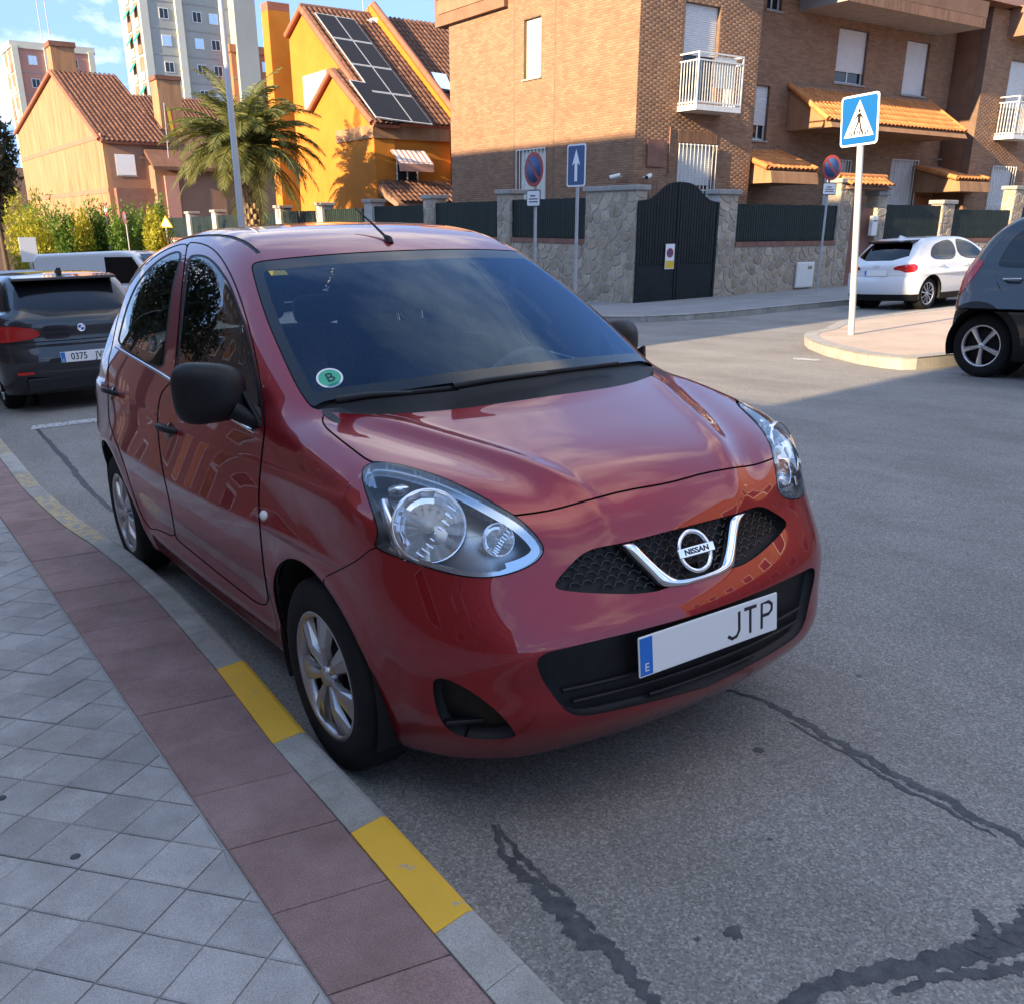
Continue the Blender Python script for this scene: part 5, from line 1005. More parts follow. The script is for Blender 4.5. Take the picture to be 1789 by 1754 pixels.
# ------------------------------------------------------------------ palm
def palm(px, py, dep, hgt):
    b = ond(px, py, dep); gx, gy = float(b[0]), float(b[1]); g0 = gz(gx, gy) - .1; cz = float(ond(432, 262, dep)[2]); t = empty('palm_tree', (gx, gy, g0)); tag(t, 'date palm with thick scaly trunk and arching fronds before the orange house', 'palm tree')
    H = cz - g0; rs = random.Random(4); tr = empty_child('trunk', t)
    MB().lathe([(.46, -.3), (.44, .3), (.40, H * .5), (.44, H * .85), (.30, H + .1), (0, H + .25)], n=18).build('core', M_BARK, tr)
    me = None
    for r in range(int(H / .20)):
        for k in range(11):
            z = r * .20 + .1; a = 2 * math.pi * (k + (r % 2) * .5) / 11; rad = .40 + .03 * math.sin(z); M = Matrix.Translation((rad * math.cos(a), rad * math.sin(a), z)) @ Matrix.Rotation(a, 4, 'Z')
            if me is None: mb = MB(); mb.add([(-.06, -.13, -.11), (-.06, .13, -.11), (.05, 0, -.14), (-.05, -.11, .10), (-.05, .11, .10), (.10, 0, .06)], [(0, 2, 5, 3), (2, 1, 4, 5), (3, 5, 4), (0, 1, 2)]); o = mb.build('leaf_base', M_TRUNK, tr); me = o.data
            else: o = bpy.data.objects.new('leaf_base', me); link(o, tr)
            o.matrix_local = M
    cr = empty_child('crown', t)
    for i in range(96):
        el = math.radians(rs.choice([rs.uniform(35, 85), rs.uniform(5, 50), rs.uniform(-35, 15)])); az = i * 2.39996 + rs.uniform(-.2, .2); L = rs.uniform(2.7, 3.7); n = 14; droop = rs.uniform(.9, 1.7) * (1 if el > 0 else .7)
        pts = []; p = Vector((0, 0, H)); e = el
        for k in range(n + 1):
            pts.append(p.copy()); d = Vector((math.cos(e) * math.cos(az), math.cos(e) * math.sin(az), math.sin(e))); p = p + d * (L / n); e -= droop / n * (.5 + 1.2 * k / n)
        mb = MB(); mb.tube(pts, [.035 * (1 - .8 * k / n) + .006 for k in range(n + 1)], 4); V = []; F = []
        for k in range(2, n * 3):
            f_ = k / (n * 3); j = min(n - 1, int(f_ * n)); q = pts[j].lerp(pts[j + 1], f_ * n - j); tg = (pts[j + 1] - pts[j]).normalized(); sd_ = tg.cross(Vector((0, 0, 1))).normalized(); up_ = sd_.cross(tg); ll = .62 * math.sin(math.pi * (.12 + .86 * f_)) ** .7 + .05
            for s in (-1, 1):
                dd = (sd_ * s * rs.uniform(.65, .95) + tg * .75 + up_ * rs.uniform(.05, .35) - Vector((0, 0, .25))).normalized(); w = tg * .026; b_ = len(V); V += [q - w, q + w, q + dd * ll * .6 + w * .8 - Vector((0, 0, .03)), q + dd * ll - Vector((0, 0, .10 * ll + .04)), q + dd * ll * .6 - w * .8 - Vector((0, 0, .03))]; F += [(b_, b_ + 1, b_ + 2, b_ + 3, b_ + 4)]
        mb.add(V, F); mb.build('frond', M_PALM, cr, recalc=False)
palm(440, 378, 37.5, 5)
# ------------------------------------------------------------------ shrubs and trees
def leafcloud(name, C, Rr, n, size, mat, parent, seed, up=.3, shell=.55, noise=.35):
    rs = np.random.default_rng(seed); d = rs.normal(size=(n, 3)); d /= np.linalg.norm(d, axis=1, keepdims=True); rad = rs.uniform(shell, 1, n) ** .6
    ph = rs.uniform(0, 6.28, (5, 3)); fr = rs.uniform(2, 5, (5, 3)); bump = 1 + noise * sum(np.sin((d * f).sum(1) * 2 + p.sum()) for f, p in zip(fr, ph)) / 3
    P = np.array(C) + d * (rad * bump)[:, None] * np.array(Rr); a = rs.normal(size=(n, 3)); a[:, 2] += up * 2; a /= np.linalg.norm(a, axis=1, keepdims=True); b = np.cross(a, rs.normal(size=(n, 3))); b /= np.linalg.norm(b, axis=1, keepdims=True)
    s = size * rs.uniform(.6, 1.4, n)[:, None]; V = np.stack([P - b * s * .35, P + a * s * .6 + np.cross(a, b) * s * .1, P + b * s * .35 + a * s * .2, P + a * s * 1.4], 1); V = V[:, [0, 1, 3, 2]]
    return mobj(name, V.reshape(-1, 3), np.arange(4 * n).reshape(n, 4), mat, parent)
def shrub(px, pyb, pyt, wpx, dep, mat, label, seed, n=2600, size=.15):
    p = ond(px, pyb, dep); q = ond(px, pyt, dep); g = gz(p[0], p[1]); h = float(q[2]) - g; r = wpx / 2 * dep / FPX; t = empty('shrub', (float(p[0]), float(p[1]), g)); tag(t, label, 'shrub', 'clipped shrubs along the foot of the peach house')
    MB().cyl((0, 0, -.2), (0, 0, h * .5), .06, .03, n=6).build('stem', M_BARK, t); leafcloud('foliage', (0, 0, h * .5), (r, r, h * .54), n, size, mat, t, seed, .8, .15, .25); return t
LAB = {'y': 'bright yellow-leaved shrub in the hedge below the peach gable wall', 'g': 'green conifer shrub in the hedge below the peach gable wall'}
SHR = [(45, 440, 348, 60, 47, 'y'), (75, 440, 345, 60, 49, 'g'), (68, 440, 368, 62, 44, 'y'), (105, 445, 362, 46, 46, 'g'), (128, 445, 372, 40, 46, 'g'), (150, 445, 368, 38, 46, 'y'), (172, 445, 358, 40, 47, 'g'), (192, 445, 366, 38, 47, 'g'), (214, 445, 372, 38, 46, 'g'), (236, 445, 366, 38, 48, 'g'), (256, 445, 378, 34, 47, 'g'), (272, 440, 368, 34, 44, 'y'), (285, 430, 352, 40, 45, 'g'), (280, 445, 395, 30, 42, 'y')]
LABS = ['tallest yellow shrub rising behind the white board', 'green conifer shrub just behind the big yellow shrub at the hedge end', 'broad bright-yellow shrub directly above the white board', 'green conifer shrub next to the broad yellow shrub', 'low green shrub between the broad yellow shrub and the gable middle', 'narrow yellow-green shrub under the middle of the peach gable', 'tall green shrub beside the no-entry sign', 'green shrub in which the no-entry post stands', 'low green shrub between the no-entry sign and the no-parking disc', 'green shrub directly behind the small no-parking disc', 'low dark-green shrub at the corner of the peach house', 'yellow shrub next to the yellow warning sign', 'tall green shrub in front of the low annexe', 'lowest bright-yellow shrub under the yellow warning sign']
for i, (x, b, t, w, d, k) in enumerate(SHR): shrub(x, b, t, w, d, M_LEAFY if k == 'y' else M_LEAFG, LABS[i], 100 + i)
def tree(px, pyb, pyt, wpx, dep, label, seed, n=5600, size=.5, mat=None):
    p = ond(px, pyb, dep); q = ond(px, pyt, dep); g = gz(p[0], p[1]); h = float(q[2]) - g; r = wpx / 2 * dep / FPX; t = empty('broadleaf_tree', (float(p[0]), float(p[1]), g)); tag(t, label, 'tree', None)
    tk = empty_child('trunk', t); MB().cyl((0, 0, -.3), (0, 0, h * .45), .28, .18, n=10).build('bole', M_BARK, tk)
    for k in range(5): a = k * 1.3; MB().tube([(0, 0, h * .35), (math.cos(a) * r * .3, math.sin(a) * r * .3, h * .55), (math.cos(a) * r * .6, math.sin(a) * r * .6, h * .72)], [.12, .08, .03], 6).build('limb', M_BARK, tk)
    c = empty_child('crown', t); rs = random.Random(seed)
    for k in range(7): a = rs.uniform(0, 6.28); rr = rs.uniform(.2, .6); leafcloud('leaf_clump', (math.cos(a) * r * rr, math.sin(a) * r * rr, h * rs.uniform(.5, .82)), (r * .55, r * .55, h * .22), n // 7, size, mat or M_LEAFD, c, seed * 10 + k)
def street_tree(x, y, label, seed):
    p = np.array([x, y, 0]); g = gz(x, y); t = empty('street_tree', (x, y, g)); tag(t, label, 'tree', 'pavement trees on the near side'); tk = empty_child('trunk', t); MB().cyl((0, 0, -.2), (0, 0, 2.3), .14, .10, n=10).build('bole', M_BARK, tk); c = empty_child('crown', t); rs = random.Random(seed)
    for k in range(4): a = k * 1.6; MB().tube([(0, 0, 2.1), (math.cos(a) * .5, math.sin(a) * .5, 3.0), (math.cos(a) * 1.0, math.sin(a) * 1.0, 3.9)], [.07, .05, .02], 6).build('limb', M_BARK, tk)
    for k in range(6): a = rs.uniform(0, 6.28); leafcloud('leaf_clump', (math.cos(a) * .9, math.sin(a) * .9, rs.uniform(2.9, 4.4)), (1.2, 1.2, .9), 500, .18, M_LEAFD, c, seed * 10 + k)
for x, y, sd, l in ((-13, -3.5, 31, 'small round-crowned tree on the near pavement opposite the black hatchback'), (-19, -3.6, 32, 'small round-crowned tree in the middle of the row on the near pavement'), (-25.5, -3.5, 33, 'small round-crowned tree at the far end of the row on the near pavement')): street_tree(x, y, l, sd)
tree(4, 420, 200, 84, 86, 'dark leafy tree at the left edge beside the peach house', 5)
tree(-70, 420, 190, 130, 92, 'second dark leafy tree further left beside the peach house', 6)
# dark hedge behind the garden fence on the left
# ------------------------------------------------------------------ signs and poles
def signroot(name, base_px, h=None, pos=None): pass
def pole(parent, H, r, mat=M_GALV, z0=-.3): return MB().cyl((0, 0, z0), (0, 0, H), r, n=14).build('post', mat, parent)
def rrect(w, h, r, n=5):
    out = []
    for cx, cy, a0 in ((w / 2 - r, h / 2 - r, 0), (-w / 2 + r, h / 2 - r, 90), (-w / 2 + r, -h / 2 + r, 180), (w / 2 - r, -h / 2 + r, 270)):
        for k in range(n): a = math.radians(a0 + 90 * k / (n - 1)); out.append((cx + r * math.cos(a), cy + r * math.sin(a)))
    return out
def flat(parent, name, poly, o0, o1, mat): mb = MB(); mb.prism(poly, 2, o0, o1); return mb.build(name, mat, parent)
def facing_frame(pos, yaw): """panel frame: local x to the right of a viewer, y up, z towards the viewer"""; z = Vector((math.cos(yaw), math.sin(yaw), 0)); x = Vector((0, 0, 1)).cross(z); return frame(pos, x, (0, 0, 1))
# pedestrian crossing sign on the pavement tip
b = gnd(1487, 585, .14); dp = float((b - CAM_C) @ CAM_A[2]); cs = empty('crossing_sign', tuple(b)); tag(cs, 'blue square pedestrian-crossing sign on a slim pole at the pavement tip', 'road sign')
tq = ond(1505.5, 210.7, dp)
for _ in range(6): tq = ond(1505.5, 210.7, dp - .3536 * (tq[2] - b[2]))
tz = float(np.linalg.norm(tq - b)); pole(cs, tz + .30, .045, M_POLE); s = .62; pn = empty_child('panel', cs); pn.matrix_local = facing_frame((0, -.05, tz), math.radians(-94)) @ Matrix.Scale(1.0, 4); 
flat(pn, 'plate', rrect(s, s * 1.0, .05), -.012, 0, M_SIGNWHITE); flat(pn, 'blue_field', rrect(s - .05, s - .05, .035), .001, .003, M_SIGNBLUE)
flat(pn, 'white_triangle', [(-.245, -.20), (.245, -.20), (0, .245)], .0035, .0050, M_SIGNWHITE)
k_ = .0055
fig = empty_child('walking_figure', pn)
MB().lathe([(0, k_ + .001), (.021, k_ + .001)], (0, .115, 0), n=16).build('head', M_SIGNBLACK, fig, recalc=False)
for nm, q in (('torso', [(-.026, .085), (.03, .085), (.024, -.01), (-.022, -.01)]), ('arm', [(-.024, .082), (-.075, .02), (-.065, .008), (-.016, .055)]), ('arm', [(.026, .082), (.072, .022), (.062, .012), (.02, .05)]), ('leg', [(-.022, -.008), (.012, -.008), (-.035, -.085), (-.07, -.165), (-.092, -.158), (-.055, -.08)]), ('leg', [(.0, -.008), (.026, -.008), (.04, -.08), (.075, -.155), (.052, -.165), (.012, -.09)])): mb = MB(); mb.add([(x, y, k_) for x, y in q], [tuple(range(len(q)))]); mb.build(nm, M_SIGNBLACK, fig)
for i in range(8):
    x = -.165 + i * .047; mb = MB(); mb.add([(x - .011, -.185, k_ - .0003), (x + .011, -.185, k_ - .0003), (x * .86 + .010, -.125, k_ - .0003), (x * .86 - .010, -.125, k_ - .0003)], [(0, 1, 2, 3)]); mb.build('stripe', M_SIGNBLACK, fig)
topv = Vector(tq) - Vector(b); cs.matrix_world = Matrix.Translation(Vector(b)) @ Vector((0, 0, 1)).rotation_difference(topv.normalized()).to_matrix().to_4x4()
for z in (tz - .16, tz + .16): MB().box((-.05, -.05, z - .02), (.05, .05, z + .02)).build('clamp', M_GALV, cs)
# no parking sign helper
def noparking(px, py, dep, yaw, label, extra=True, r=.30, metal=M_GALV):
    p = ond(px, py, dep); g = gz(p[0], p[1]); t = empty('no_parking_sign', (float(p[0]), float(p[1]), g)); tag(t, label, 'road sign'); H = float(p[2]) - g; pole(t, H + .2, .03, metal)
    d = Vector((math.cos(yaw), math.sin(yaw), 0)); pn = empty_child('disc', t); pn.matrix_local = facing_frame(Vector((0, 0, H)) + d * .05, yaw)
    MB().lathe([(0, -.008), (r, -.008), (r, 0), (r - .01, .001), (0, .001)], n=40).build('plate', M_SIGNRED, pn); MB().lathe([(0, .003), (r * .78, .003), (r * .78, .0012)], n=36).build('blue_field', M_SIGNBLUE2, pn)
    mb = MB(); mb.M = Matrix.Rotation(math.radians(-45), 4, 'Z'); mb.box((-r * .80, -r * .085, .0035), (r * .80, r * .085, .005)); mb.build('slash', M_SIGNRED, pn, recalc=False)
    if extra:
        e_ = empty_child('supplementary_plate', t); e_.matrix_local = facing_frame(Vector((0, 0, H - r - .20)) + d * .05, yaw); flat(e_, 'rim', rrect(.44, .30, .04), -.006, 0, M_SIGNBLACK); flat(e_, 'face', rrect(.40, .26, .03), .0005, .002, M_SIGNWHITE)
        mb = MB(); mb.box((-.10, .03, .0022), (.06, .055, .003)); mb.build('arrow_mark', M_SIGNBLACK, e_, recalc=False)
        for y in (-.01, -.06): mb = MB(); mb.box((-.14, y - .012, .0022), (.14, y + .008, .003)); mb.build('text_line', M_SIGNBLACK, e_, recalc=False)
    return t
noparking(936, 297, 17.5, math.radians(-90), 'round no-parking sign on grey post in front of the barred window of the brick house')
noparking(1451, 294, 24.0, math.radians(-12), 'round no-parking sign on grey post by the wall, before the tiled gate roof', True)
p = ond(1010, 290, 20.5); g = gz(p[0], p[1]); ow = empty('one_way_sign', (float(p[0]), float(p[1]), g)); tag(ow, 'tall blue one-way sign with white arrow on a post by the corner pillar', 'road sign'); H = float(p[2]) - g; pole(ow, H + .3, .038)
pn = empty_child('panel', ow); pn.matrix_local = facing_frame((.0, -.055, H), math.radians(-86)); flat(pn, 'plate', rrect(.60, .86, .06), -.01, 0, M_SIGNWHITE); flat(pn, 'blue_field', rrect(.53, .79, .04), .001, .003, M_SIGNBLUE2)
mb = MB(); q = [(-.045, -.32), (.045, -.32), (.045, .05), (.13, .0), (0, .33), (-.13, .0), (-.045, .05)]; mb.add([(x, y, .0035) for x, y in q], [tuple(range(7))]); mb.build('arrow', M_SIGNWHITE, pn)
# small signs far down the street
p = ond(184, 368, 46); t = noparking(219, 381, 44, math.radians(-88), 'small faded no-parking disc among the shrubs of the hedge', False, .27)
g = gz(p[0], p[1]); ne = empty('no_entry_sign', (float(p[0]), float(p[1]), g)); tag(ne, 'small red no-entry sign above the hedge by the peach house', 'road sign'); H = float(p[2]) - g; pole(ne, H + .2, .03); pn = empty_child('disc', ne); pn.matrix_local = facing_frame((.05, 0, H), math.radians(-88)); MB().lathe([(0, 0), (.32, 0), (.32, -.01)], n=30).build('plate', M_SIGNRED, pn); mb = MB(); mb.box((-.24, -.055, .001), (.24, .055, .004)); mb.build('bar', M_SIGNWHITE, pn, recalc=False)
p = ond(289, 388, 42); g = gz(p[0], p[1]); yl = empty('warning_sign', (float(p[0]), float(p[1]), g)); tag(yl, 'small yellow sign seen edge-on beside the yellow shrub', 'road sign'); H = float(p[2]) - g; pole(yl, H, .03); pn = empty_child('panel', yl); pn.matrix_local = facing_frame((.05, 0, H), math.radians(-30)); flat(pn, 'plate', [(-.3, -.25), (.3, -.25), (0, .27)], -.008, 0, M_SIGNYEL); flat(pn, 'field', [(-.2, -.2), (.2, -.2), (0, .16)], .001, .003, M_SIGNWHITE)
p = ond(48, 425, 36); hb = empty('white_panel_board', (float(p[0]), float(p[1]), gz(p[0], p[1]))); tag(hb, 'tilted white board standing below the yellow shrub', 'board'); H = float(p[2]) - gz(p[0], p[1]); MB().box((-.03, -.3, H - .7), (.03, .3, H + .2)).build('panel', M_SIGNWHITE, hb, recalc=False); MB().box((-.04, -.04, -.2), (.04, .04, H - .701)).build('post', M_GALV, hb, recalc=False)
# street lamp
p = gnd(470, 600); b0 = ond(423, 400, 31); lx, ly = float(b0[0]), float(b0[1]); g = gz(lx, ly); lp = empty('street_lamp', (lx, ly, g)); tag(lp, 'tall pale tapered street lamp post rising behind the red car', 'street lamp')
MB().cyl((0, 0, -.3), (0, 0, 12.6), .125, .07, n=16).build('column', M_POLE, lp); MB().tube([(0, 0, 12.5), (0, -.3, 12.85), (0, -1.1, 13.0)], .04, 8).build('arm', M_POLE, lp); MB().box((-.12, -1.75, 12.93), (.12, -1.05, 13.08)).build('lantern', M_POLE, lp, bevel=.03); MB().cyl((0, 0, -.3), (0, 0, .5), .14, n=12).build('base_sleeve', M_POLE, lp)
# flag by the house
p = ond(288, 222, 52); fl = empty('flag', tuple(p)); tag(fl, 'small red and yellow flag hanging from a thin staff beside the palm', 'flag'); MB().cyl((0, 0, -1.6), (.0, .1, 1.2), .025, n=6).build('staff', M_GALV, fl)
for i, (m_, a, b_) in enumerate(((M_SIGNRED, 0, .2), (M_SIGNYEL, .2, .6), (M_SIGNRED, .6, .8))): mb = MB(); mb.add([(.0, .08 + a * .5, 1.1 - a * .3), (.0, .08 + b_ * .5, 1.1 - b_ * .3), (.05, .25 + b_ * .5, -.3 - b_ * .5), (.05, .2 + a * .5, -.2 - a * .5)], [(0, 1, 2, 3)]); mb.build('stripe', m_, fl)
# ------------------------------------------------------------------ the red hatchback (road frame, front axle at x=0, right side towards -y)
RC = ROAD.T
CC = RC @ CAM_C; CA = CAM_A @ ROAD
def cpx(P):
    d = (P - CC) @ CA.T; return np.stack([PW / 2 + FPX * d[:, 0] / d[:, 2], PH / 2 + PPY - FPX * d[:, 1] / d[:, 2]], 1), d[:, 2]
def zz(ox, oy, s, pts): return [(ox + s * a, oy + s * b) for a, b in pts]
MI = dict(
 G=([-3.0, -2.6, -2.2, -1.75, -1.3, -.95, -.65, -.3, 0., .2], [1.272, 1.4327, 1.5379, 1.5884, 1.5838, 1.52, 1.389, 1.2014, 1.0279, .9079]),
 H=([-.6, -.2, 0., .2, .4, .55, .68, .8], [1.0881, 1.0474, 1.0181, .9747, .9274, .872, .8031, .7244]),
 S=([.12, .22, .35, .5, .65, .8, .92, 1.05, 1.2], [.734, .7663, .8011, .8248, .8331, .8279, .8095, .7612, .6885]),
 P=([-3.05, -2.8, -2.45, -2., -1.2, -.4, 0., .3, .55], [-.1241, -.0493, -.0051, .0038, -.0014, -.0107, -.016, -.0326, -.0662]),
 WG=([.9, 1.0, 1.1, 1.25, 1.4, 1.5, 1.6], [.8012, .7643, .7366, .6835, .613, .5512, .47]),
 PG=([-3.0, -2.6, -2.2, -1.6, -1., -.5, 0.], [-.1416, -.0483, .0049, .0264, .028, .004, -.0515]),
 F=([.1, .2, .3, .42, .52, .62, .72, .82, .92], [.5263, .6421, .7312, .7357, .7323, .6901, .6405, .6094, .5526]),
 B=([.15, .25, .45, .7, .95, 1.1, 1.3, 1.5], [-2.949, -2.9995, -3.0606, -3.0421, -2.9942, -2.9251, -2.7661, -2.5069]),
 c=[.4151, .1644, .0693, .0308, .2377, .1044, .1638], k=[.0739, .1339, .2488, .0892, .1946])
def mi_extra(x, z):
    r = np.sqrt((x + .045) ** 2 + (z - .31) ** 2); e = .010 * np.exp(-((r - .355) / .045) ** 2)
    r = np.sqrt((x + 2.45) ** 2 + (z - .32) ** 2); e += .012 * np.exp(-((r - .36) / .05) ** 2)
    door = 1 / (1 + np.exp(-(x + 2.05) / .06)) / (1 + np.exp((x + .42) / .06))
    e -= .016 * door * np.exp(-((z - .40) / .085) ** 2)            # hollow above the sill
    e += .006 * door * np.exp(-((z - .29) / .045) ** 2)
    zc = .905 - .02 * (x + 1.2)
    e += .006 * np.tanh((zc - z) / .012) * np.exp(-((z - zc) / .06) ** 2) * (x < .2)    # shoulder crease
    return e
def mi_hood(x, y):
    yc = .60 - .38 * np.clip((x + .2) / .85, 0, 1)                 # ridge running from the cowl corner to the nose
    return .010 * np.exp(-((y - yc) / .035) ** 2) * np.clip((x + .3) / .3, 0, 1) - .008 * np.exp(-((y - yc - .085) / .06) ** 2) * np.clip((x + .3) / .3, 0, 1)
gM = carform(MI, mi_extra, mi_hood)
sh = Shell(gM, -2.2, -.12, .64, 210, 150, 190, 60)
HL = zz(540, 680, 420 / 1789, [(400, 600), (440, 560), (520, 548), (640, 560), (800, 600), (1000, 665), (1200, 760), (1400, 870), (1560, 965), (1680, 1080), (1735, 1160), (1742, 1205), (1700, 1270), (1600, 1330), (1450, 1380), (1280, 1400), (1080, 1375), (850, 1310), (650, 1240), (490, 1175), (505, 1120), (520, 1060), (500, 980), (460, 860), (420, 740), (400, 660)])
SHUT = zz(800, 600, 400 / 1789, [(440, 1345), (600, 1325), (750, 1300), (1000, 1230), (1300, 1150), (1600, 1100)]) + zz(1160, 660, 300 / 1316, [(0, 810), (400, 745), (610, 690), (820, 640)])
COWL = zz(540, 680, 420 / 1789, [(130, 162), (300, 178), (500, 185), (900, 165), (1300, 120)]) + zz(800, 600, 400 / 1789, [(0, 508), (400, 455), (800, 395), (1100, 340), (1300, 290), (1420, 235), (1530, 175)])
HOOD = COWL + [(1200, 620), (1500, 700), (1400, 790)] + SHUT[::-1] + zz(540, 680, 420 / 1789, [(1530, 945), (1400, 866), (1200, 756), (1000, 661), (800, 596), (640, 556), (520, 544), (455, 546), (300, 430), (160, 320), (110, 270), (95, 215)])
WSL = zz(400, 380, 360 / 1754, [(800, 1642), (720, 1635), (660, 1580), (560, 1420), (450, 1180), (340, 930), (260, 700), (200, 480), (188, 420), (205, 392), (260, 372), (500, 345), (900, 310), (1350, 285), (1754, 270)])
WSC = WSL + [(860, 431), (900, 440), (1000, 520), (1160, 640)] + COWL[::-1]
GLB = [(1160, 640), (1087, 640), (945, 652), (861, 663), (777, 673), (693, 686), (610, 697), (565, 703)]
WSG = WSL[1:] + [(860, 431), (900, 440), (1000, 520)] + GLB
zs = 320 / 1559; qs = 360 / 1373
FWG = zz(160, 400, zs, [(832, 250), (880, 234), (960, 240), (1030, 285), (1100, 370), (1180, 500), (1250, 700), (1320, 900), (1380, 1180), (1420, 1400), (1425, 1560), (1400, 1722), (1215, 1612), (960, 1455), (733, 1312), (745, 1050), (770, 800), (800, 500)])
RWG = zz(160, 400, zs, [(225, 990), (250, 880), (290, 720), (340, 580), (400, 460), (480, 360), (580, 270), (680, 215), (762, 200), (735, 310), (690, 450), (660, 650), (635, 850), (615, 1050), (600, 1215)])
FDOOR = zz(160, 400, zs, [(820, 122), (870, 118), (950, 131), (1020, 165), (1080, 220), (1130, 290), (1190, 400), (1260, 570), (1330, 800), (1390, 1050), (1440, 1330), (1455, 1480)]) + zz(160, 660, qs, [(1160, 300), (1130, 550), (1112, 750), (1120, 1000), (1150, 1300), (1195, 1570), (900, 1345), (600, 1100), (560, 1068), (548, 980), (520, 830), (480, 650), (455, 500), (440, 330), (442, 200), (460, 120)]) + zz(160, 400, zs, [(613, 1369), (705, 1275), (735, 900), (770, 500), (800, 220)])
RDOOR = zz(160, 400, zs, [(820, 122), (700, 150), (580, 208), (470, 296), (380, 395), (310, 505), (245, 680), (200, 860), (172, 1020), (140, 1120)]) + zz(160, 660, qs, [(110, 200), (118, 300), (160, 420), (205, 540), (255, 700), (305, 850), (355, 960), (400, 1012), (440, 1005), (560, 1068)]) + FDOOR[-12:]
GRU = zz(920, 860, 320 / 1336, [(203, 688), (215, 650), (260, 590), (330, 515), (400, 450), (480, 410), (600, 385), (700, 368), (850, 330), (1100, 265), (1336, 208)]) + [(1330, 886), (1362, 895), (1368, 905), (1330, 940), (1262, 985)] + zz(920, 860, 320 / 1336, [(1336, 600), (1150, 655), (1010, 700), (950, 722), (800, 740), (650, 740), (400, 730), (240, 712)])
GRL = zz(920, 860, 320 / 1336, [(74, 1235), (92, 1200), (150, 1163), (300, 1130), (500, 1080), (800, 1010), (1336, 868)]) + [(1410, 1000), (1420, 1010), (1380, 1080), (1340, 1140), (1240, 1196)] + zz(920, 860, 320 / 1336, [(1336, 1415), (900, 1530), (600, 1600), (420, 1632), (335, 1618), (270, 1580), (190, 1480), (115, 1370), (76, 1270)])
FOG = zz(720, 1000, 340 / 1754, [(185, 1000), (200, 965), (250, 945), (350, 970), (500, 1050), (650, 1150), (780, 1260), (880, 1370), (930, 1450), (932, 1475), (850, 1495), (700, 1505), (500, 1490), (380, 1450), (290, 1380), (230, 1270), (195, 1120)])
BUMP = [(555, 1014), (600, 992), (627, 977), (652, 955), (760, 930), (896, 903)] + SHUT + [(1600, 800), (1600, 1500), (555, 1500)]
def pxf(poly, lim, off=0., sm=2, cl=True):
    poly = smoothpoly(poly, sm) if sm else np.array(poly)
    def f(V, Nn):
        q, d = cpx(V); r = np.full(len(V), .05); lo = poly.min(0) - 25; hi = poly.max(0) + 25
        m = lim(V, Nn) & (q > lo).all(1) & (q < hi).all(1); r[m] = psdf(q[m], poly) * d[m] / FPX + off; return r
    return f
facing = lambda V, Nn: ((CC - V) * Nn).sum(1) > 0
front = lambda V, Nn: (V[:, 0] > -.05) & facing(V, Nn)
topf = lambda V, Nn: (V[:, 0] > -1.15) & (V[:, 2] > .65) & facing(V, Nn)
sidef = lambda V, Nn: (Nn[:, 1] < -.25) & (V[:, 0] < -.25)
(SHELL, WS, FRIT, COWLP, SG1, SG2, SEAL, LAMP, GU, GL, FG, BON, FD, RD, BM, GAP, RW, DITCH, GONE, TLAMP, BEZ) = range(21)
sh.mark(lambda V, Nn: np.where(V[:, 1] < -.35, np.hypot(V[:, 0] + .045, V[:, 2] - .31) - .338, .05), GONE)
sh.mark(lambda V, Nn: np.where(V[:, 1] < -.35, np.hypot(V[:, 0] + 2.45, V[:, 2] - .32) - .343, .05), GONE)
sh.mark(lambda V, Nn: V[:, 2] - .172, GONE)
sh.mark(pxf(HL, front), LAMP); sh.band(pxf(HL, front), .0035, GAP)
fhl = pxf(HL, front)
def fbez(V, Nn):
    f = fhl(V, Nn); q, d = cpx(V); t = (q[:, 1] - 812) - (q[:, 0] - 636) * .47
    w = np.where(t < 60, .026, .011); k = np.clip((q[:, 0] - 880) / 40, 0, 1); w = w + (.024 - w) * k; w = np.where((q[:, 0] < 672) & (t > 30), -.01, w)
    return np.where(f < 0, np.maximum(-f - w, f), .05)
sh.mark(fbez, BEZ, (LAMP,))
sh.mark(pxf(GRU, front), GU); sh.mark(pxf(GRL, front), GL); sh.mark(pxf(FOG, front), FG)
fws = pxf(WSC, topf)
sh.mark(pxf(WSG, topf, .036), WS); sh.mark(pxf(WSG, topf, .004), FRIT); sh.mark(fws, COWLP)
sh.mark(pxf(FWG, sidef, .002), SG1); sh.mark(pxf(RWG, sidef, .002), SG2); sh.mark(pxf(FWG, sidef, -.007), SEAL); sh.mark(pxf(RWG, sidef, -.007), SEAL)
fd = pxf(FDOOR, sidef); rd = pxf(RDOOR, sidef); sh.band(fd, .0025, GAP); sh.mark(fd, FD); sh.band(rd, .0025, GAP); sh.mark(rd, RD)
fh = pxf(HOOD, topf, 0, 1); sh.band(fh, .0026, GAP); sh.mark(fh, BON)
fb = pxf(BUMP, front, 0, 1); sh.band(fb, .0016, GAP); sh.mark(fb, BM)
sh.mark(lambda V, Nn: np.where((V[:, 2] > 1.3) & (V[:, 0] < -.93) & (V[:, 0] > -2.6), np.abs(-V[:, 1] - (.512 - .012 * (V[:, 0] + .95) ** 2)) - .008, .05), DITCH)
RWP = [(-.50, 1.36), (-.58, 1.05), (-.5, .99), (.5, .99), (.58, 1.05), (.50, 1.36), (.4, 1.43), (-.4, 1.43)]
rearf = lambda V, Nn: (V[:, 0] < -2.5) & (Nn[:, 0] < -.2)
sh.mark(lambda V, Nn: np.where(rearf(V, Nn), psdf(V[:, [1, 2]], RWP), .05), RW)
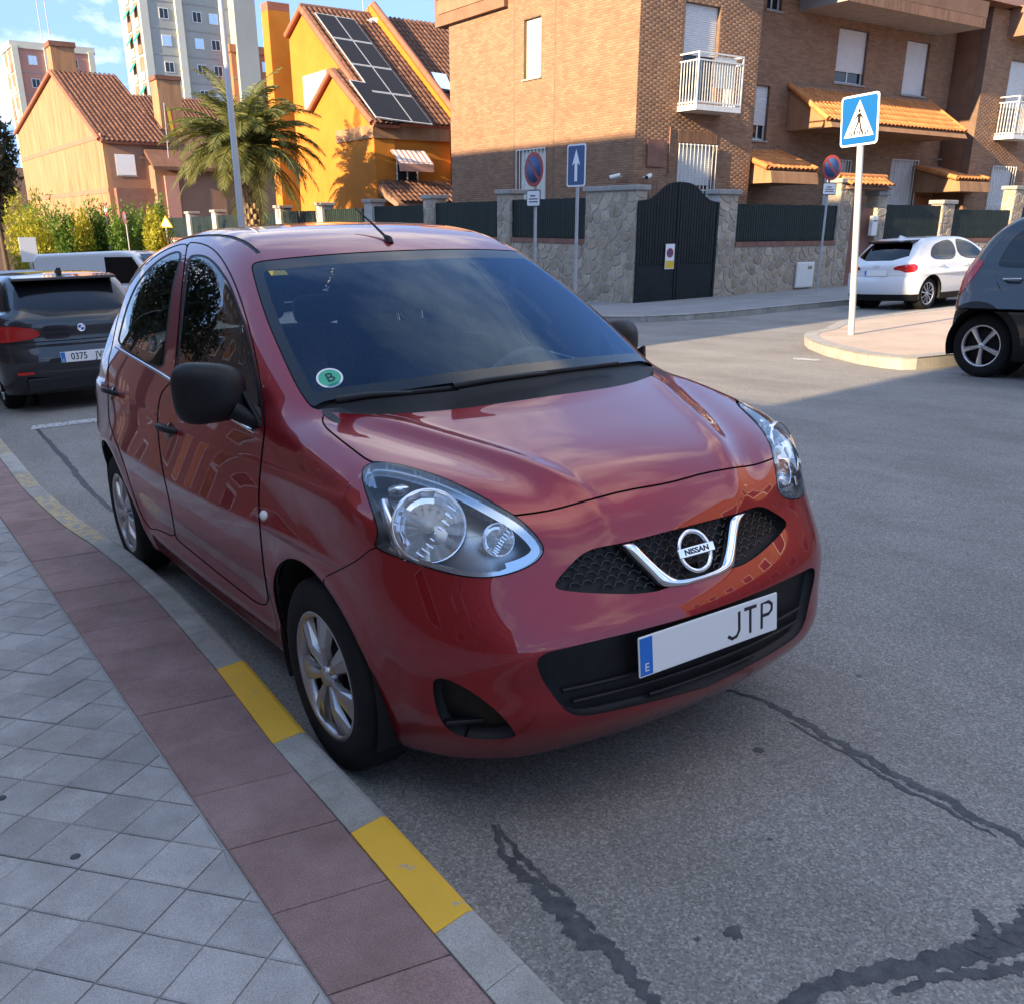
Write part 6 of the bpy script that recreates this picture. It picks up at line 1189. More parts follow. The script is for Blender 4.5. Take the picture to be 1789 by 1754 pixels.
sh.mark(lambda V, Nn: np.where((V[:, 0] < -2.75) & (Nn[:, 0] < .3), psdf(V[:, [1, 2]], [(-.60, .72), (-.62, .98), (-.72, 1.0), (-.9, .95), (-.9, .72)]), .05), TLAMP)
car = empty('hatchback_car', (0, 0, 0), 0, True)
tag(car, 'metallic red five-door hatchback with black door mirrors, parked tight against the kerb with yellow marks', 'car')
sh.part('body_shell', [SHELL], M_RED, car, both=True)
sh.part('bonnet', [BON], M_RED, car, both=True); bmp = sh.part('front_bumper', [BM], M_RED, car, both=True)
for mr in (False, True):
    sh.part('front_door', [FD], M_RED, car, mr); sh.part('rear_door', [RD], M_RED, car, mr)
    sh.part('side_window', [SG1], M_SIDEGLASS, car, mr); sh.part('side_window', [SG2], M_SIDEGLASS, car, mr)
    sh.part('tail_lamp', [TLAMP], M_LAMPRED, car, mr, off=-.004)
sh.part('windscreen', [WS], M_WSGLASS, car, both=True); sh.part('windscreen_border', [FRIT], M_GLOSSBLACK, car, both=True)
sh.part('scuttle_panel', [COWLP], M_BLACKPLASTIC, car, both=True, off=.012)
tag(sh.part('panel_gap', [GAP], M_GAP, car, both=True, off=.007), kind='stuff')
for mr in (False, True): sh.part('window_seal', [SEAL], M_BLACKPLASTIC, car, mr, off=.001); sh.part('roof_strip', [DITCH], M_BLACKPLASTIC, car, mr, off=.003)

sh.part('rear_window', [RW], M_SIDEGLASS, car, both=True);
sh.part('cabin_lining', [SHELL, FD, RD, FRIT, GAP, SEAL], M_INT, car, both=True, off=.016)
# ---- lamps, grilles, trim, wheels and cabin of the red hatchback
def hitMs(px):
    px = np.atleast_2d(np.asarray(px, float)); d = CA[2] + ((px[:, :1] - PW / 2) / FPX) * CA[0] - ((px[:, 1:] - PH / 2 - PPY) / FPX) * CA[1]; t = np.linspace(1.6, 6.2, 150); v = gM(CC + t[None, :, None] * d[:, None])
    i = np.maximum(1, np.argmax(v < 0, 1)); a, b = t[i - 1], t[i]
    for _ in range(18):
        m = (a + b) / 2; o = gM(CC + m[:, None] * d) > 0; a = np.where(o, m, a); b = np.where(o, b, m)
    q = CC + a[:, None] * d; return q, grad(gM, q)
def hitM(px, py, off=0.):
    q, n = hitMs([(px, py)]); return q[0] - n[0] * off, n[0]
def flip(v, s): return Vector((v[0], v[1] * s, v[2]))
for mr in (False, True):
    s = -1 if mr else 1
    hl = empty_child('headlight', car)
    V, Nn, T = sh.region([LAMP, BEZ], mr)
    mobj('lens', V + Nn * .004, T, M_LENS, hl, True, Nn)
    sh.inset('lamp_housing', [LAMP, BEZ], M_HOUSING, hl, .075, mr)
    V, Nn, T = sh.region([BEZ], mr, off=.010); mobj('lamp_bezel', V, T, M_BEZEL, hl, True, Nn)
    for q0_, q1_, w_ in (((665, 868), (700, 985), .020), ((676, 850), (712, 842), .016), ((690, 985), (800, 998), .010)):   # silver cusps of the inner bezel
        pts_ = [hitM(q0_[0] + (q1_[0] - q0_[0]) * t_, q0_[1] + (q1_[1] - q0_[1]) * t_, .022)[0] for t_ in (0, .33, .66, 1)]; MB().tube([flip(p_, s) for p_ in pts_], [w_ * .7, w_, w_, w_ * .5], 8).build('inner_bezel', M_ALUREF, hl)
    for (px, py), r, dep, nm, ins in (((748, 913), .088, .060, 'reflector', .020), ((874, 940), .040, .035, 'indicator_reflector', .016)):
        c, n = hitM(px, py); d = Vector(n * .55 + np.array([.45, -.05, .02])).normalized(); c = Vector(c) - Vector(n) * ins - d * .004
        a = d.orthogonal().normalized(); M = frame(flip(c, s), flip(a, s), flip(d.cross(a), s)); dz = flip(d, s)
        if M.to_3x3().col[2].dot(dz) < 0: M = frame(flip(c, s), flip(d.cross(a), s), flip(a, s))
        rf = empty_child(nm, hl); rf.matrix_local = M
        mb = MB(); prof = [(r * 1.03, 0), (r, .001)] + [(r * t, -dep * (1 - t * t)) for t in (.95, .85, .72, .58, .42, .25, .1)]; mb.lathe(prof, n=15, smooth=False); mb.build('bowl', M_ALUREF, rf, recalc=False)
        mb = MB()
        for k in range(30, 160, 16):      # vertical flutes round the upper bowl
            a_ = math.radians(k); rr_ = r * .78; mb.M = Matrix.Translation((rr_ * math.cos(a_), rr_ * math.sin(a_), -dep * .34)) @ Matrix.Rotation(a_, 4, 'Z') @ Matrix.Rotation(.5 + .35 * math.sin(k * .37), 4, 'Y'); mb.box((-r * .13, -r * .11, -.001), (r * .13, r * .11, .002))
        mb.M = Matrix.Identity(4)
        for k in range(9):      # facets of the reflector
            x = (-.8 + .2 * k) * r; hgt = math.sqrt(max(0, r * r * .82 - x * x)); zz_ = -dep * (1 - (x / r) ** 2) * .9
            mb.box((x - .0016, -hgt, zz_), (x + .0016, -hgt * .25, zz_ + .008))
        mb.build('facet', M_ALUREF, rf)
        MB().lathe([(0, -dep * .25), (r * .12, -dep * .28), (r * .16, -dep * .5), (r * .16, -dep)], n=16).build('bulb', M_WHITEPLASTIC if r > .06 else M_WHITEPLASTIC, rf)
        MB().lathe([(r * .99, -.004), (r * 1.03, .003), (r * 1.07, -.004)], n=40).build('bowl_rim', M_CHROME, rf)
    # fog recess
    fg = sh.inset('fog_lamp_recess', [FG], M_BLACKPLASTIC, car, .035, mr)
    c, n = hitM(805, 1255, .030); mb = MB(); mb.M = Matrix.Translation(flip(c, s)) @ Matrix.Rotation(-.5 * s, 4, 'Z'); mb.box((-.01, -.05, -.03), (.012, .05, -.018)); mb.build('fin', M_BLACKPLASTIC, fg, bevel=.003)
    # door handles
    for (px, py), L in (((296, 753), .165), ((197, 688), .165)):
        c, n = hitM(px, py); hd = empty_child('door_handle', car); hd.matrix_local = frame(flip(c, s), (1, 0, .02), flip(n, s).cross(Vector((1, 0, 0))) * (1)) 
        k = 1 if hd.matrix_local.to_3x3().col[2].dot(flip(n, s)) > 0 else -1
        mb = MB(); mb.M = Matrix.Diagonal((1, 1, k, 1)); mb.tube([(-L / 2, .004, -.004), (-L / 2 + .02, .004, .022), (-.03, .004, .034), (.03, .004, .034), (L / 2 - .02, .004, .024), (L / 2, .004, -.004)], [.010, .012, .0125, .0125, .012, .010], 10); mb.build('grip', M_BLACKPLASTIC, hd)
        mb = MB(); mb.M = Matrix.Diagonal((1, 1, k, 1)); mb.lathe([(0, .0015), (.030, .0012), (.034, 0)], n=24); ob = mb.build('finger_cup', M_GLOSSBLACK, hd); ob.scale = (1.5, .9, 1)
    # side repeater
    c, n = hitM(461, 900); rp = MB(); rp.lathe([(0, .010), (.010, .009), (.016, .005), (.018, -.002)], n=20); ob = rp.build('side_repeater', M_WHITEPLASTIC, car); ob.matrix_local = frame(flip(c, s), flip((1, 0, 0), 1), flip(n, s).cross(Vector((1, 0, 0)))); ob.scale = (1.15, .85, 1)
    # mirror
    mi_ = empty_child('door_mirror', car)
    bm = bmesh.new(); bmesh.ops.create_uvsphere(bm, u_segments=32, v_segments=20, radius=1)
    c0, n0 = hitM(424, 735)
    cm = Vector((-.505, -.873, 1.080))
    if mr: cm = cm + Vector((-.13, .035, 0))
    for v in bm.verts:
        x, y, z = v.co; p = lambda t, e: math.copysign(abs(t) ** e, t)
        L = (abs(x) ** 2.6 + abs(y) ** 3.2 + abs(z) ** 3.2) ** (-1 / 2.9); x, y, z = x * L, y * L, z * L
        v.co = (x * .085 * (1.0 if x > 0 else .55), y * .108, z * (.090 - .010 * y) + .008 * x)
    me = bpy.data.meshes.new('mirror_housing'); bm.to_mesh(me); bm.free(); me.polygons.foreach_set('use_smooth', [True] * len(me.polygons)); me.materials.append(M_BLACKPLASTIC)
    ob = bpy.data.objects.new('mirror_housing', me); link(ob, mi_); ob.location = flip(cm, s); ob.rotation_euler = (0, 0, -.52 * s)
    ob2 = MB().prism([(-.085, -.062), (.085, -.066), (.088, .06), (-.08, .064)], 0, -.004, 0).build('mirror_glass', M_CHROME, mi_); ob2.location = flip(cm + Vector((-.040, 0, 0)), s); ob2.rotation_euler = (0, 0, -.52 * s)
    mb = MB(); mb.tube([flip(v, s) for v in (Vector((-.42, -.765, 1.0)), Vector((-.42, -.795, 1.005)), Vector((-.43 if not mr else -.56, -.835, 1.035)))], [.035, .026, .030], 12); mb.build('mirror_arm', M_BLACKPLASTIC, mi_)
    mb = MB(); mb.M = Matrix.Translation(flip((-.44, -.772, 1.0), s)) @ Matrix.Rotation(-.06 * s, 4, 'Z') @ Matrix.Rotation(.30 * s, 4, 'X'); mb.prism([(-.075, -.045), (.075, -.055), (.028, .09), (-.03, .06)], 1, -.008, .008); mb.build('mirror_base', M_BLACKPLASTIC, mi_, bevel=.004)
    # wheels and wells
    for x, z, st in ((-.02, .2955, 0), (-2.45, .2955, 0)):
        wheel(car, x, -.725 * s, z, .2955, .198, .165, -s, 'petal', 7, steer=st)
        xa = -.045 if x > -1 else -2.45
        mb = MB(); n = 40
        V = []
        for k in range(n + 1):
            a = math.radians(-25) + math.radians(230) * k / n; rr_ = .345
            V += [(xa + rr_ * math.cos(a), -.79 * s, .315 + rr_ * math.sin(a)), (xa + rr_ * math.cos(a), -.50 * s, .315 + rr_ * math.sin(a))]
        mb.add(V, [(2 * k, 2 * k + 2, 2 * k + 3, 2 * k + 1) for k in range(n)], True)
        mb.add([(xa + .36 * math.cos(t * .2), -.50 * s, .315 + .36 * math.sin(t * .2)) for t in range(32)], [tuple(range(32))]); mb.build('wheel_well', M_GAP, car, recalc=False)
# grilles
gu = sh.inset('upper_grille', [GU], M_BLACKPLASTIC, car, .028, both=True)
gl = sh.inset('lower_grille', [GL], M_BLACKPLASTIC, car, .030, both=True)
def frontxs(y, z):     # surface x of the nose at (y,z)
    y = np.atleast_1d(np.asarray(y, float)); z = np.broadcast_to(np.asarray(z, float), y.shape); lo = np.zeros(len(y)); hi = np.ones(len(y))
    for _ in range(20):
        m = (lo + hi) / 2; o = gM(np.stack([m, -np.abs(y), z], 1)) < 0; lo = np.where(o, m, lo); hi = np.where(o, hi, m)
    return lo
def inpolys(y, z, poly, marg):
    y = np.atleast_1d(np.asarray(y, float)); z = np.broadcast_to(np.asarray(z, float), y.shape); P = np.stack([frontxs(y, z), -np.abs(y), z], 1); q, d = cpx(P); return psdf(q, poly) * d / FPX < -marg
GUp, GLp = smoothpoly(GRU, 2), smoothpoly(GRL, 2)
hexm = MB(); hr = .017
HC = np.array([(k * hr * 2.05 + (hr if r % 2 else 0), .56 + r * hr * 1.05) for r in range(14) for k in range(-16, 17)]); HC = HC[inpolys(HC[:, 0], HC[:, 1], GUp, .004)]
SEGS = np.array([[(y + hr * .95 * math.cos(math.pi / 3 * a + o), z + hr * .6 * math.sin(math.pi / 3 * a + o)) for o in (0, math.pi / 3)] for y, z in HC for a in range(3)])
XX = frontxs(SEGS[:, :, 0].ravel(), SEGS[:, :, 1].ravel()).reshape(-1, 2) - .020
for sg_, xx in zip(SEGS, XX): hexm.cyl((xx[0], *sg_[0]), (xx[1], *sg_[1]), .0026, n=5, caps=False)
tag(hexm.build('honeycomb', M_GLOSSBLACK, gu), kind='stuff')
for zl in (.335, .37, .405):           # slats of the lower grille
    ys = np.linspace(-.5, .5, 41); ys = ys[inpolys(ys, zl, GLp, .012)]; xs = frontxs(ys, zl) - .016
    if len(ys) > 3: MB().tube([(x, y, zl) for x, y in zip(xs, ys)], .006, 6).build('grille_slat', M_BLACKPLASTIC, gl)
ys = np.linspace(-.52, .52, 61); ys = ys[inpolys(ys, .43, GLp, .004) & inpolys(ys, .53, GLp, .001)]; V = []
for y, x0, x1 in zip(ys, frontxs(ys, .425), frontxs(ys, .535)): V += [(x0 - .008, y, .425), (x1 - .008, y, .535)]
mb = MB(); mb.add(V, [(2 * i, 2 * i + 2, 2 * i + 3, 2 * i + 1) for i in range(len(ys) - 1)], True); mb.build('plate_beam', M_BLACKPLASTIC, gl, recalc=False)
plate(car, Matrix.Translation((.742, 0, .464)) @ Matrix.Rotation(math.pi / 2, 4, 'Z') @ Matrix.Rotation(math.pi / 2 - .06, 4, 'X'), [('JTP', .150, .84)])
# chrome V and badge
VO = zz(920, 860, 320 / 1336, [(682, 385), (735, 372), (790, 376), (840, 430), (950, 540), (1060, 620), (1120, 640), (1300, 598), (1400, 560)])
VI = zz(920, 860, 320 / 1336, [(682, 387), (715, 415), (750, 450), (850, 545), (930, 625), (975, 672), (1010, 690), (1150, 682), (1300, 648)])
def strip(A, B, off1, off2, name, mat, parent, n=40):
    def res(P):
        P = smoothpoly(P, 2, False); L = np.r_[0, np.cumsum(np.hypot(*np.diff(P, axis=0).T))]; t = np.linspace(0, L[-1], n); return np.stack([np.interp(t, L, P[:, i]) for i in (0, 1)], 1)
    (H1, N1), (H2, N2) = hitMs(res(A)), hitMs(res(B)); W = []
    for h1, n1, h2, n2 in zip(H1, N1, H2, N2):
        W.append((h1 + n1 * off1, h2 + n2 * off1, h1 - n1 * off2, h2 - n2 * off2))
    W = [w for w in W if w[0][1] < -.004]; W.append(tuple(np.array([x[0] + .001, 0, x[2]]) for x in W[-1]))
    for mr in (1, -1):
        m = MB(); V = [];
        for w in W:
            c = (w[0] + w[1]) / 2 + (w[0] - w[2]) * .35
            V += [tuple(x * np.array([1, mr, 1])) for x in (w[2], w[0], c, w[1], w[3])]
        m.add(V, [(5 * i + j, 5 * i + j + 1, 5 * i + j + 6, 5 * i + j + 5) for i in range(len(W) - 1) for j in range(4)], True); m.build(name, mat, parent)
strip(VO, VI, .008, .012, 'grille_chrome', M_CHROME, car)
bd = empty_child('badge', car); cb_, nb_ = hitM(1207, 960); nb_ = np.array([nb_[0], 0, nb_[2]]); bd.matrix_local = frame((cb_[0] + .012, 0, cb_[2]), (0, 1, 0), (-nb_[2], 0, nb_[0]))
mb = MB(); mb.lathe([(.047, -.002), (.049, .004), (.054, .006), (.059, .004), (.061, -.002), (.047, -.002)], n=48); mb.build('ring', M_CHROME, bd)
mb = MB(); mb.box((-.066, -.0125, -.002), (.066, .0125, .009)); mb.build('bar', M_CHROME, bd, bevel=.002)
textmesh('lettering', 'NISSAN', .021, M_INK, bd, Matrix.Translation((0, 0, .0092)) @ Matrix.Diagonal((1.25, 1, 1, 1)), .0006, bold=.0006)
# wipers, antenna, sticker
def wsp(px, py, off): c, n = hitM(px, py); return c + n * off
for a, b in (([(590, 709), (650, 700), (720, 696), (800, 688)], None), ([(790, 684), (860, 672), (950, 661), (1075, 645)], None)):
    w = empty_child('wiper', car); P = [wsp(x, y, .020) for x, y in a]; MB().tube(P, .0075, 6).build('blade', M_GAP, w)
    P2 = [wsp(x, y + 6, .030) for x, y in a[:3]]; MB().tube(P2, [.012, .010, .006], 6).build('arm', M_BLACKPLASTIC, w)
c, n = hitM(681, 424); an = empty_child('roof_antenna', car)
MB().tube([c - n * .004, c + n * .012 + np.array([-.01, 0, .0]), c + np.array([-.035, 0, .022])], [.016, .013, .007], 10).build('base', M_BLACKPLASTIC, an)
MB().tube([c + np.array([-.025, 0, .018]), c + np.array([-.14, .0, .075]), c + np.array([-.26, .0, .13])], [.005, .004, .003], 8).build('rod', M_BLACKPLASTIC, an)
c, n = hitM(576, 662); up_ = Vector((-.8, 0, .6)); st = MB(); st.lathe([(0, 0), (.040, 0)], n=32); o = st.build('round_sticker', plain('sticker_green', (.05, .42, .24), .4), car, recalc=False); o.matrix_local = frame(c + n * .002, up_.cross(Vector(n)), up_)
textmesh('lettering', 'B', .05, M_INK, o, Matrix.Translation((.002, 0, .0012)), .0003)
MB().lathe([(.034, .0005), (.040, .0005)], n=32).build('sticker_rim', M_PLATE, o, recalc=False)
c, n = hitM(486, 476); o = MB().box((-.03, -.014, 0), (.03, .014, .001)).build('windscreen_label', plain('label_yellow', (.6, .42, .05), .5), car); o.matrix_local = frame(c - n * .004, Vector((0, 1, 0)), Vector((-.8, 0, .5)))
# cabin: floor tub, dashboard, wheel, seats
MB().box((-2.7, -.66, .24), (-.2, .66, .30)).build('floor_pan', M_INT, car)
MB().box((-2.9, -.52, .185), (.42, .52, .235)).build('underbody', M_GAP, car)
mb = MB(); prof = [(-.02, .98), (-.20, 1.035), (-.38, 1.03), (-.50, .97), (-.54, .85), (-.48, .55), (.0, .5)]; mb.prism(prof, 1, -.66, .66); mb.build('dashboard', M_INT, car, bevel=.02, seg=3)
mb = MB(); 
for k in range(24): pass
sw = empty_child('steering_wheel', car); sw.matrix_local = frame((-.62, .34, .93), (0, 1, 0), (.42, 0, .9))
ring = [(.185 * math.cos(t), .185 * math.sin(t), 0) for t in np.linspace(0, 2 * math.pi, 41)]; MB().tube(ring, .015, 8).build('rim', M_INT, sw)
mb = MB(); mb.lathe([(0, .03), (.05, .025), (.065, 0), (.05, -.05)], n=20); mb.box((-.18, -.015, -.005), (.18, .015, .01)); mb.box((-.015, -.18, -.005), (.015, 0, .01)); mb.build('hub', M_INT, sw)
def seatblock(c, sx, sy, sz, ry, name, parent):
    bm = bmesh.new(); bmesh.ops.create_cube(bm, size=1); bmesh.ops.subdivide_edges(bm, edges=bm.edges, cuts=4, use_grid_fill=True)
    for v in bm.verts:
        p = v.co * 2; L = (abs(p.x) ** 5 + abs(p.y) ** 5 + abs(p.z) ** 5) ** (-.2); v.co = Vector((p.x * sx / 2, p.y * sy / 2, p.z * sz / 2)) * L
    me = bpy.data.meshes.new(name); bm.to_mesh(me); bm.free(); me.polygons.foreach_set('use_smooth', [True] * len(me.polygons)); me.materials.append(M_SEAT); o = bpy.data.objects.new(name, me); link(o, parent); o.location = c; o.rotation_euler = (0, ry, 0); return o
for y in (-.36, .36):
    st = empty_child('front_seat', car); seatblock((-1.05, y, .52), .52, .50, .18, -.12, 'cushion', st); seatblock((-1.36, y, .86), .17, .50, .66, -.32, 'backrest', st); seatblock((-1.52, y, 1.31), .11, .27, .20, -.25, 'headrest', st)
    for dy in (-.06, .06): MB().cyl((-1.47, y + dy, 1.1), (-1.51, y + dy, 1.28), .006, n=8).build('headrest_post', M_CHROME, st)
st = empty_child('rear_seat', car); seatblock((-2.02, 0, .52), .5, 1.16, .18, -.1, 'cushion', st); seatblock((-2.34, 0, .84), .16, 1.16, .62, -.35, 'backrest', st)
for y in (-.34, .34): seatblock((-2.48, y, 1.20), .09, .26, .14, -.3, 'headrest', st)
mb = MB(); mb.box((-.015, -.11, -.03), (.015, .11, .03)); o = mb.build('rear_view_mirror', M_INT, car, bevel=.01); o.location = (-.86, 0, 1.38)
MB().cyl((-.82, 0, 1.42), (-.86, 0, 1.39), .008, n=8).build('mirror_stalk', M_INT, car)
# bright belt mouldings under the side windows
for mr in (1, -1):
    HP, HN = hitMs(zz(160, 400, zs, [(215, 1010), (400, 1120), (600, 1238), (733, 1325), (960, 1468), (1215, 1624), (1398, 1735)])); P = [p * np.array([1, mr, 1]) for p in HP + HN * .004]
    MB().tube(P, .006, 8).build('belt_moulding', M_CHROME, car)
# ------------------------------------------------------------------ other vehicles
def simple_car(name, label, D, wheels, paint, root, style='star', rimR=.21, R_=.31, side_glass=(), rear_win=None, lamps=(), plate_at=None, bumper_z=None, tw=.70, arch=.365, res=(110, 60, 100, 60), handle=None, gaps=(), dark_lower=None, extra_arch=None, group=None, cat='car', roof_paint=None, interior=True, windscreen=None, wing=True):
    g = carform(D); s = Shell(g, D['xr'], D['xf'], .62, *res)
    PAINT, GLS, RWN, TL, GP, DK, GN, SEL, RF, WSN = range(10)
    for wx in wheels: s.mark(lambda V, Nn: np.where(V[:, 1] < -.35, np.hypot(V[:, 0] - wx, V[:, 2] - R_ - .01) - arch, .05), GN)
    s.mark(lambda V, Nn: V[:, 2] - .19, GN)
    if extra_arch:
        for wx in wheels: s.mark(lambda V, Nn: np.where(V[:, 1] < -.35, np.hypot(V[:, 0] - wx, V[:, 2] - R_ - .01) - arch - extra_arch, .05), DK)
    if dark_lower: s.mark(lambda V, Nn: V[:, 2] - dark_lower, DK)
    sidef_ = lambda V, Nn: (Nn[:, 1] < -.45)
    rear_ = lambda V, Nn: (V[:, 0] < D['rear']) & (Nn[:, 0] < -.12)
    for pg in side_glass:
        pg = smoothpoly(pg, 2); s.mark(lambda V, Nn: np.where(sidef_(V, Nn), psdf(V[:, [0, 2]], pg), .05), GLS); s.mark(lambda V, Nn: np.where(sidef_(V, Nn), psdf(V[:, [0, 2]], pg) - .018, .05), SEL)
    if rear_win is not None: rw = smoothpoly(rear_win, 1); s.mark(lambda V, Nn: np.where(rear_(V, Nn), psdf(V[:, [1, 2]], rw), .05), RWN)
    if windscreen is not None: ww = smoothpoly(windscreen, 1); s.mark(lambda V, Nn: np.where((Nn[:, 0] > .15) & (V[:, 2] > .85), psdf(V[:, [1, 2]], ww), .05), WSN)
    for pg in lamps: lp_ = smoothpoly(pg, 1); s.mark(lambda V, Nn: np.where((V[:, 0] < D['rear'] + .12) & (Nn[:, 0] < .35), psdf(np.stack([V[:, 1] - (V[:, 0] - D['B'][1][3]) * .8, V[:, 2]], 1), lp_), .05), TL)
    for ln in gaps: s.band(lambda V, Nn: np.where(sidef_(V, Nn), ldist(V[:, [0, 2]], ln), .05) - .0, .004, GP)
    if bumper_z: s.band(lambda V, Nn: np.where(rear_(V, Nn), V[:, 2] - bumper_z, .05), .005, GP)
    t = root; tag(t, label, cat, group); s.part('body_shell', [PAINT], paint, t, both=True)
    for mr in (False, True):
        s.part('side_window', [GLS], M_TINTGLASS if interior else M_GLOSSBLACK, t, mr); s.part('window_seal', [SEL], M_GLOSSBLACK, t, mr, off=.001); s.part('tail_lamp', [TL], M_LAMPRED, t, mr, off=-.004); s.part('lower_trim', [DK], M_BLACKPLASTIC, t, mr, off=-.002)
    s.part('rear_window', [RWN], M_TINTGLASS if name != 'black_hatchback' else M_GLOSSBLACK, t, both=True); s.part('windscreen', [WSN], M_TINTGLASS, t, both=True)
    gp = s.part('panel_gap', [GP], M_GAP, t, both=True, off=.006)
    if gp: gp['kind'] = 'stuff'
    s.part('cabin_lining', [PAINT, SEL], M_INT, t, both=True, off=.02)
    for wx in wheels:
        for sd in (-1, 1):
            wheel(t, wx, sd * tw, R_, R_, rimR, .20, sd, style, 5 if style == 'star' else 10, M_SILVER2)
            mb = MB(); V = [q for k in range(25) for q in ((wx + (arch - .003) * math.cos(math.pi * (k * 1.2 / 24 - .1)), sd * .84, R_ + .01 + (arch - .003) * math.sin(math.pi * (k * 1.2 / 24 - .1))), (wx + (arch - .003) * math.cos(math.pi * (k * 1.2 / 24 - .1)), sd * .48, R_ + .01 + (arch - .003) * math.sin(math.pi * (k * 1.2 / 24 - .1))))]; mb.add(V, [(2 * k, 2 * k + 2, 2 * k + 3, 2 * k + 1) for k in range(24)], True); mb.add([(wx + arch * math.cos(k * .26), sd * .48, R_ + .01 + arch * math.sin(k * .26)) for k in range(24)], [tuple(range(24))]); mb.build('wheel_well', M_GAP, t, recalc=False)
    MB().box((D['rear'] + .2, -.62, .2), (.55, .62, .42)).build('underbody', M_GAP, t)
    if interior:
        for y in (-.36, .36): seatblock((-1.35, y, .85), .17, .5, .7, -.3, 'front_seat', t); seatblock((-1.5, y, 1.24), .1, .26, .18, -.2, 'headrest', t)
        seatblock((-2.2, 0, .85), .16, 1.1, .6, -.3, 'rear_seat', t)
    if plate_at: plate(t, Matrix.Translation(plate_at[0]) @ Matrix.Rotation(-math.pi / 2, 4, 'Z') @ Matrix.Rotation(math.pi / 2 - plate_at[1], 4, 'X'), plate_at[2])
    if handle:
        for sd in (-1, 1):
            for x, z, y in handle: MB().tube([(x - .09, sd * (y - .01), z), (x - .06, sd * (y + .025), z), (x + .06, sd * (y + .03), z), (x + .09, sd * (y - .01), z)], .012, 6).build('door_handle', paint if style != 'star' else M_SILVER, t)
    return t, g, s
def surf_rear(g, y, z):
    lo, hi = -5., -1.5
    for _ in range(30):
        m = (lo + hi) / 2
        if g(np.array([m, y, z])) > 0: lo = m
        else: hi = m
    return lo
base = dict(S=([.12, .22, .35, .5, .65, .8, .92, 1.05, 1.2], [.78, .83, .865, .878, .882, .872, .85, .80, .72]), PG=([-3.4, -2.9, -2.4, -1.6, -1., -.5, 0.], [-.13, -.06, -.015, .0, .0, -.01, -.04]), k=[.08, .14, .22, .09, .17], c=[.40, .16, .06, .04, .26, .15, .14])
# --- black hatchback parked ahead, seen from behind
BM_ = dict(base, xr=-2.6, xf=-.12, rear=-2.7,
 G=([-3.35, -3.0, -2.5, -2.0, -1.5, -1.1, -.75, -.35, 0., .2], [1.26, 1.375, 1.425, 1.44, 1.44, 1.405, 1.30, 1.13, 1.0, .9]), H=([-.6, -.2, 0., .2, .4, .6, .75, .85], [1.0, .985, .965, .93, .88, .82, .75, .68]),
 P=([-3.45, -3.2, -2.7, -2.2, -1.2, -.4, 0., .3, .55], [-.09, -.04, -.004, .004, -.008, -.008, -.012, -.03, -.07]), WG=([.9, 1.0, 1.1, 1.25, 1.4, 1.5, 1.6], [.83, .785, .745, .685, .61, .54, .46]),
 F=([.1, .2, .3, .42, .52, .62, .72, .82, .92], [.62, .72, .77, .78, .77, .75, .70, .62, .5]), B=([.15, .25, .45, .58, .75, .95, 1.02, 1.2, 1.4], [-3.34, -3.42, -3.49, -3.49, -3.45, -3.44, -3.40, -3.18, -2.92]))
YB = .31; XB_ = -8.8
r = empty('black_hatchback', (XB_ + 3.46, YB, 0), 0, True); r.matrix_world = R4 @ Matrix.Translation((XB_ - 3.46, YB, 0)) @ Matrix.Rotation(math.pi, 4, 'Z')
# the car points away from us: its tail is towards +x, so it is turned half round
bmw, gB, sB = simple_car('black_hatchback', 'black hatchback with red tail lamps parked behind the red car, rear towards us', BM_, (0, -2.69), M_BLACKPAINTCAR, r, 'star', .225, .32,
 side_glass=[[(-.55, .97), (-.95, 1.26), (-1.4, 1.345), (-1.62, 1.35), (-1.60, .98)], [(-1.68, .985), (-1.70, 1.35), (-2.2, 1.33), (-2.7, 1.22), (-2.95, 1.06), (-2.6, 1.0)]], rear_win=[(-.62, .985), (-.50, 1.33), (-.35, 1.375), (.35, 1.375), (.50, 1.33), (.62, .985)],
 lamps=[[(-.46, .78), (-.47, .865), (-.70, .90), (-1.0, .91), (-1.0, .74), (-.80, .745)]], bumper_z=.735, gaps=[[(-1.64, .3), (-1.64, .97)]], handle=[(-1.45, .86, .865), (-2.45, .88, .865)])
for y0, z, tx_ in ((0, .855, None),):
    xq = surf_rear(gB, 0, z); bdg = empty_child('badge', r); bdg.matrix_local = frame((xq - .012, 0, z), (0, -1, 0), (.05, 0, 1)); MB().lathe([(0, .004), (.030, .004), (.031, .003)], n=28).build('roundel', M_SIGNBLUE, bdg); MB().lathe([(.030, 0), (.031, .007), (.040, .007), (.042, 0)], n=28).build('ring', M_CHROME, bdg)
    for q in (0, math.pi): mb = MB(); mb.add([(0, 0, .0045)] + [(.03 * math.cos(q + t), .03 * math.sin(q + t), .0045) for t in np.linspace(0, math.pi / 2, 6)], [tuple(range(7))]); mb.build('white_quarter', M_SIGNWHITE, bdg)
xq = surf_rear(gB, -.45, .80); textmesh('model_lettering', '116d', .058, M_CHROME, r, frame((xq - .008, -.40, .775), (.12, -1, 0), (.04, 0, 1)), .003)
xq = surf_rear(gB, 0, .55); plate(r, Matrix.Translation((xq - .012, 0, .565)) @ Matrix.Rotation(-math.pi / 2, 4, 'Z') @ Matrix.Rotation(math.pi / 2, 4, 'X'), [('0375', -.075, .86), ('JVC', .155, .86)])
mb = MB(); mb.prism([(-2.82, 1.40), (-3.10, 1.375), (-3.10, 1.345), (-2.82, 1.36)], 1, -.52, .52); mb.build('roof_spoiler', M_BLACKPAINTCAR, r, bevel=.006)
mb = MB(); mb.prism([(-2.6, 1.425), (-2.80, 1.47), (-2.82, 1.405)], 1, -.02, .02); mb.build('shark_fin', M_BLACKPLASTIC, r)
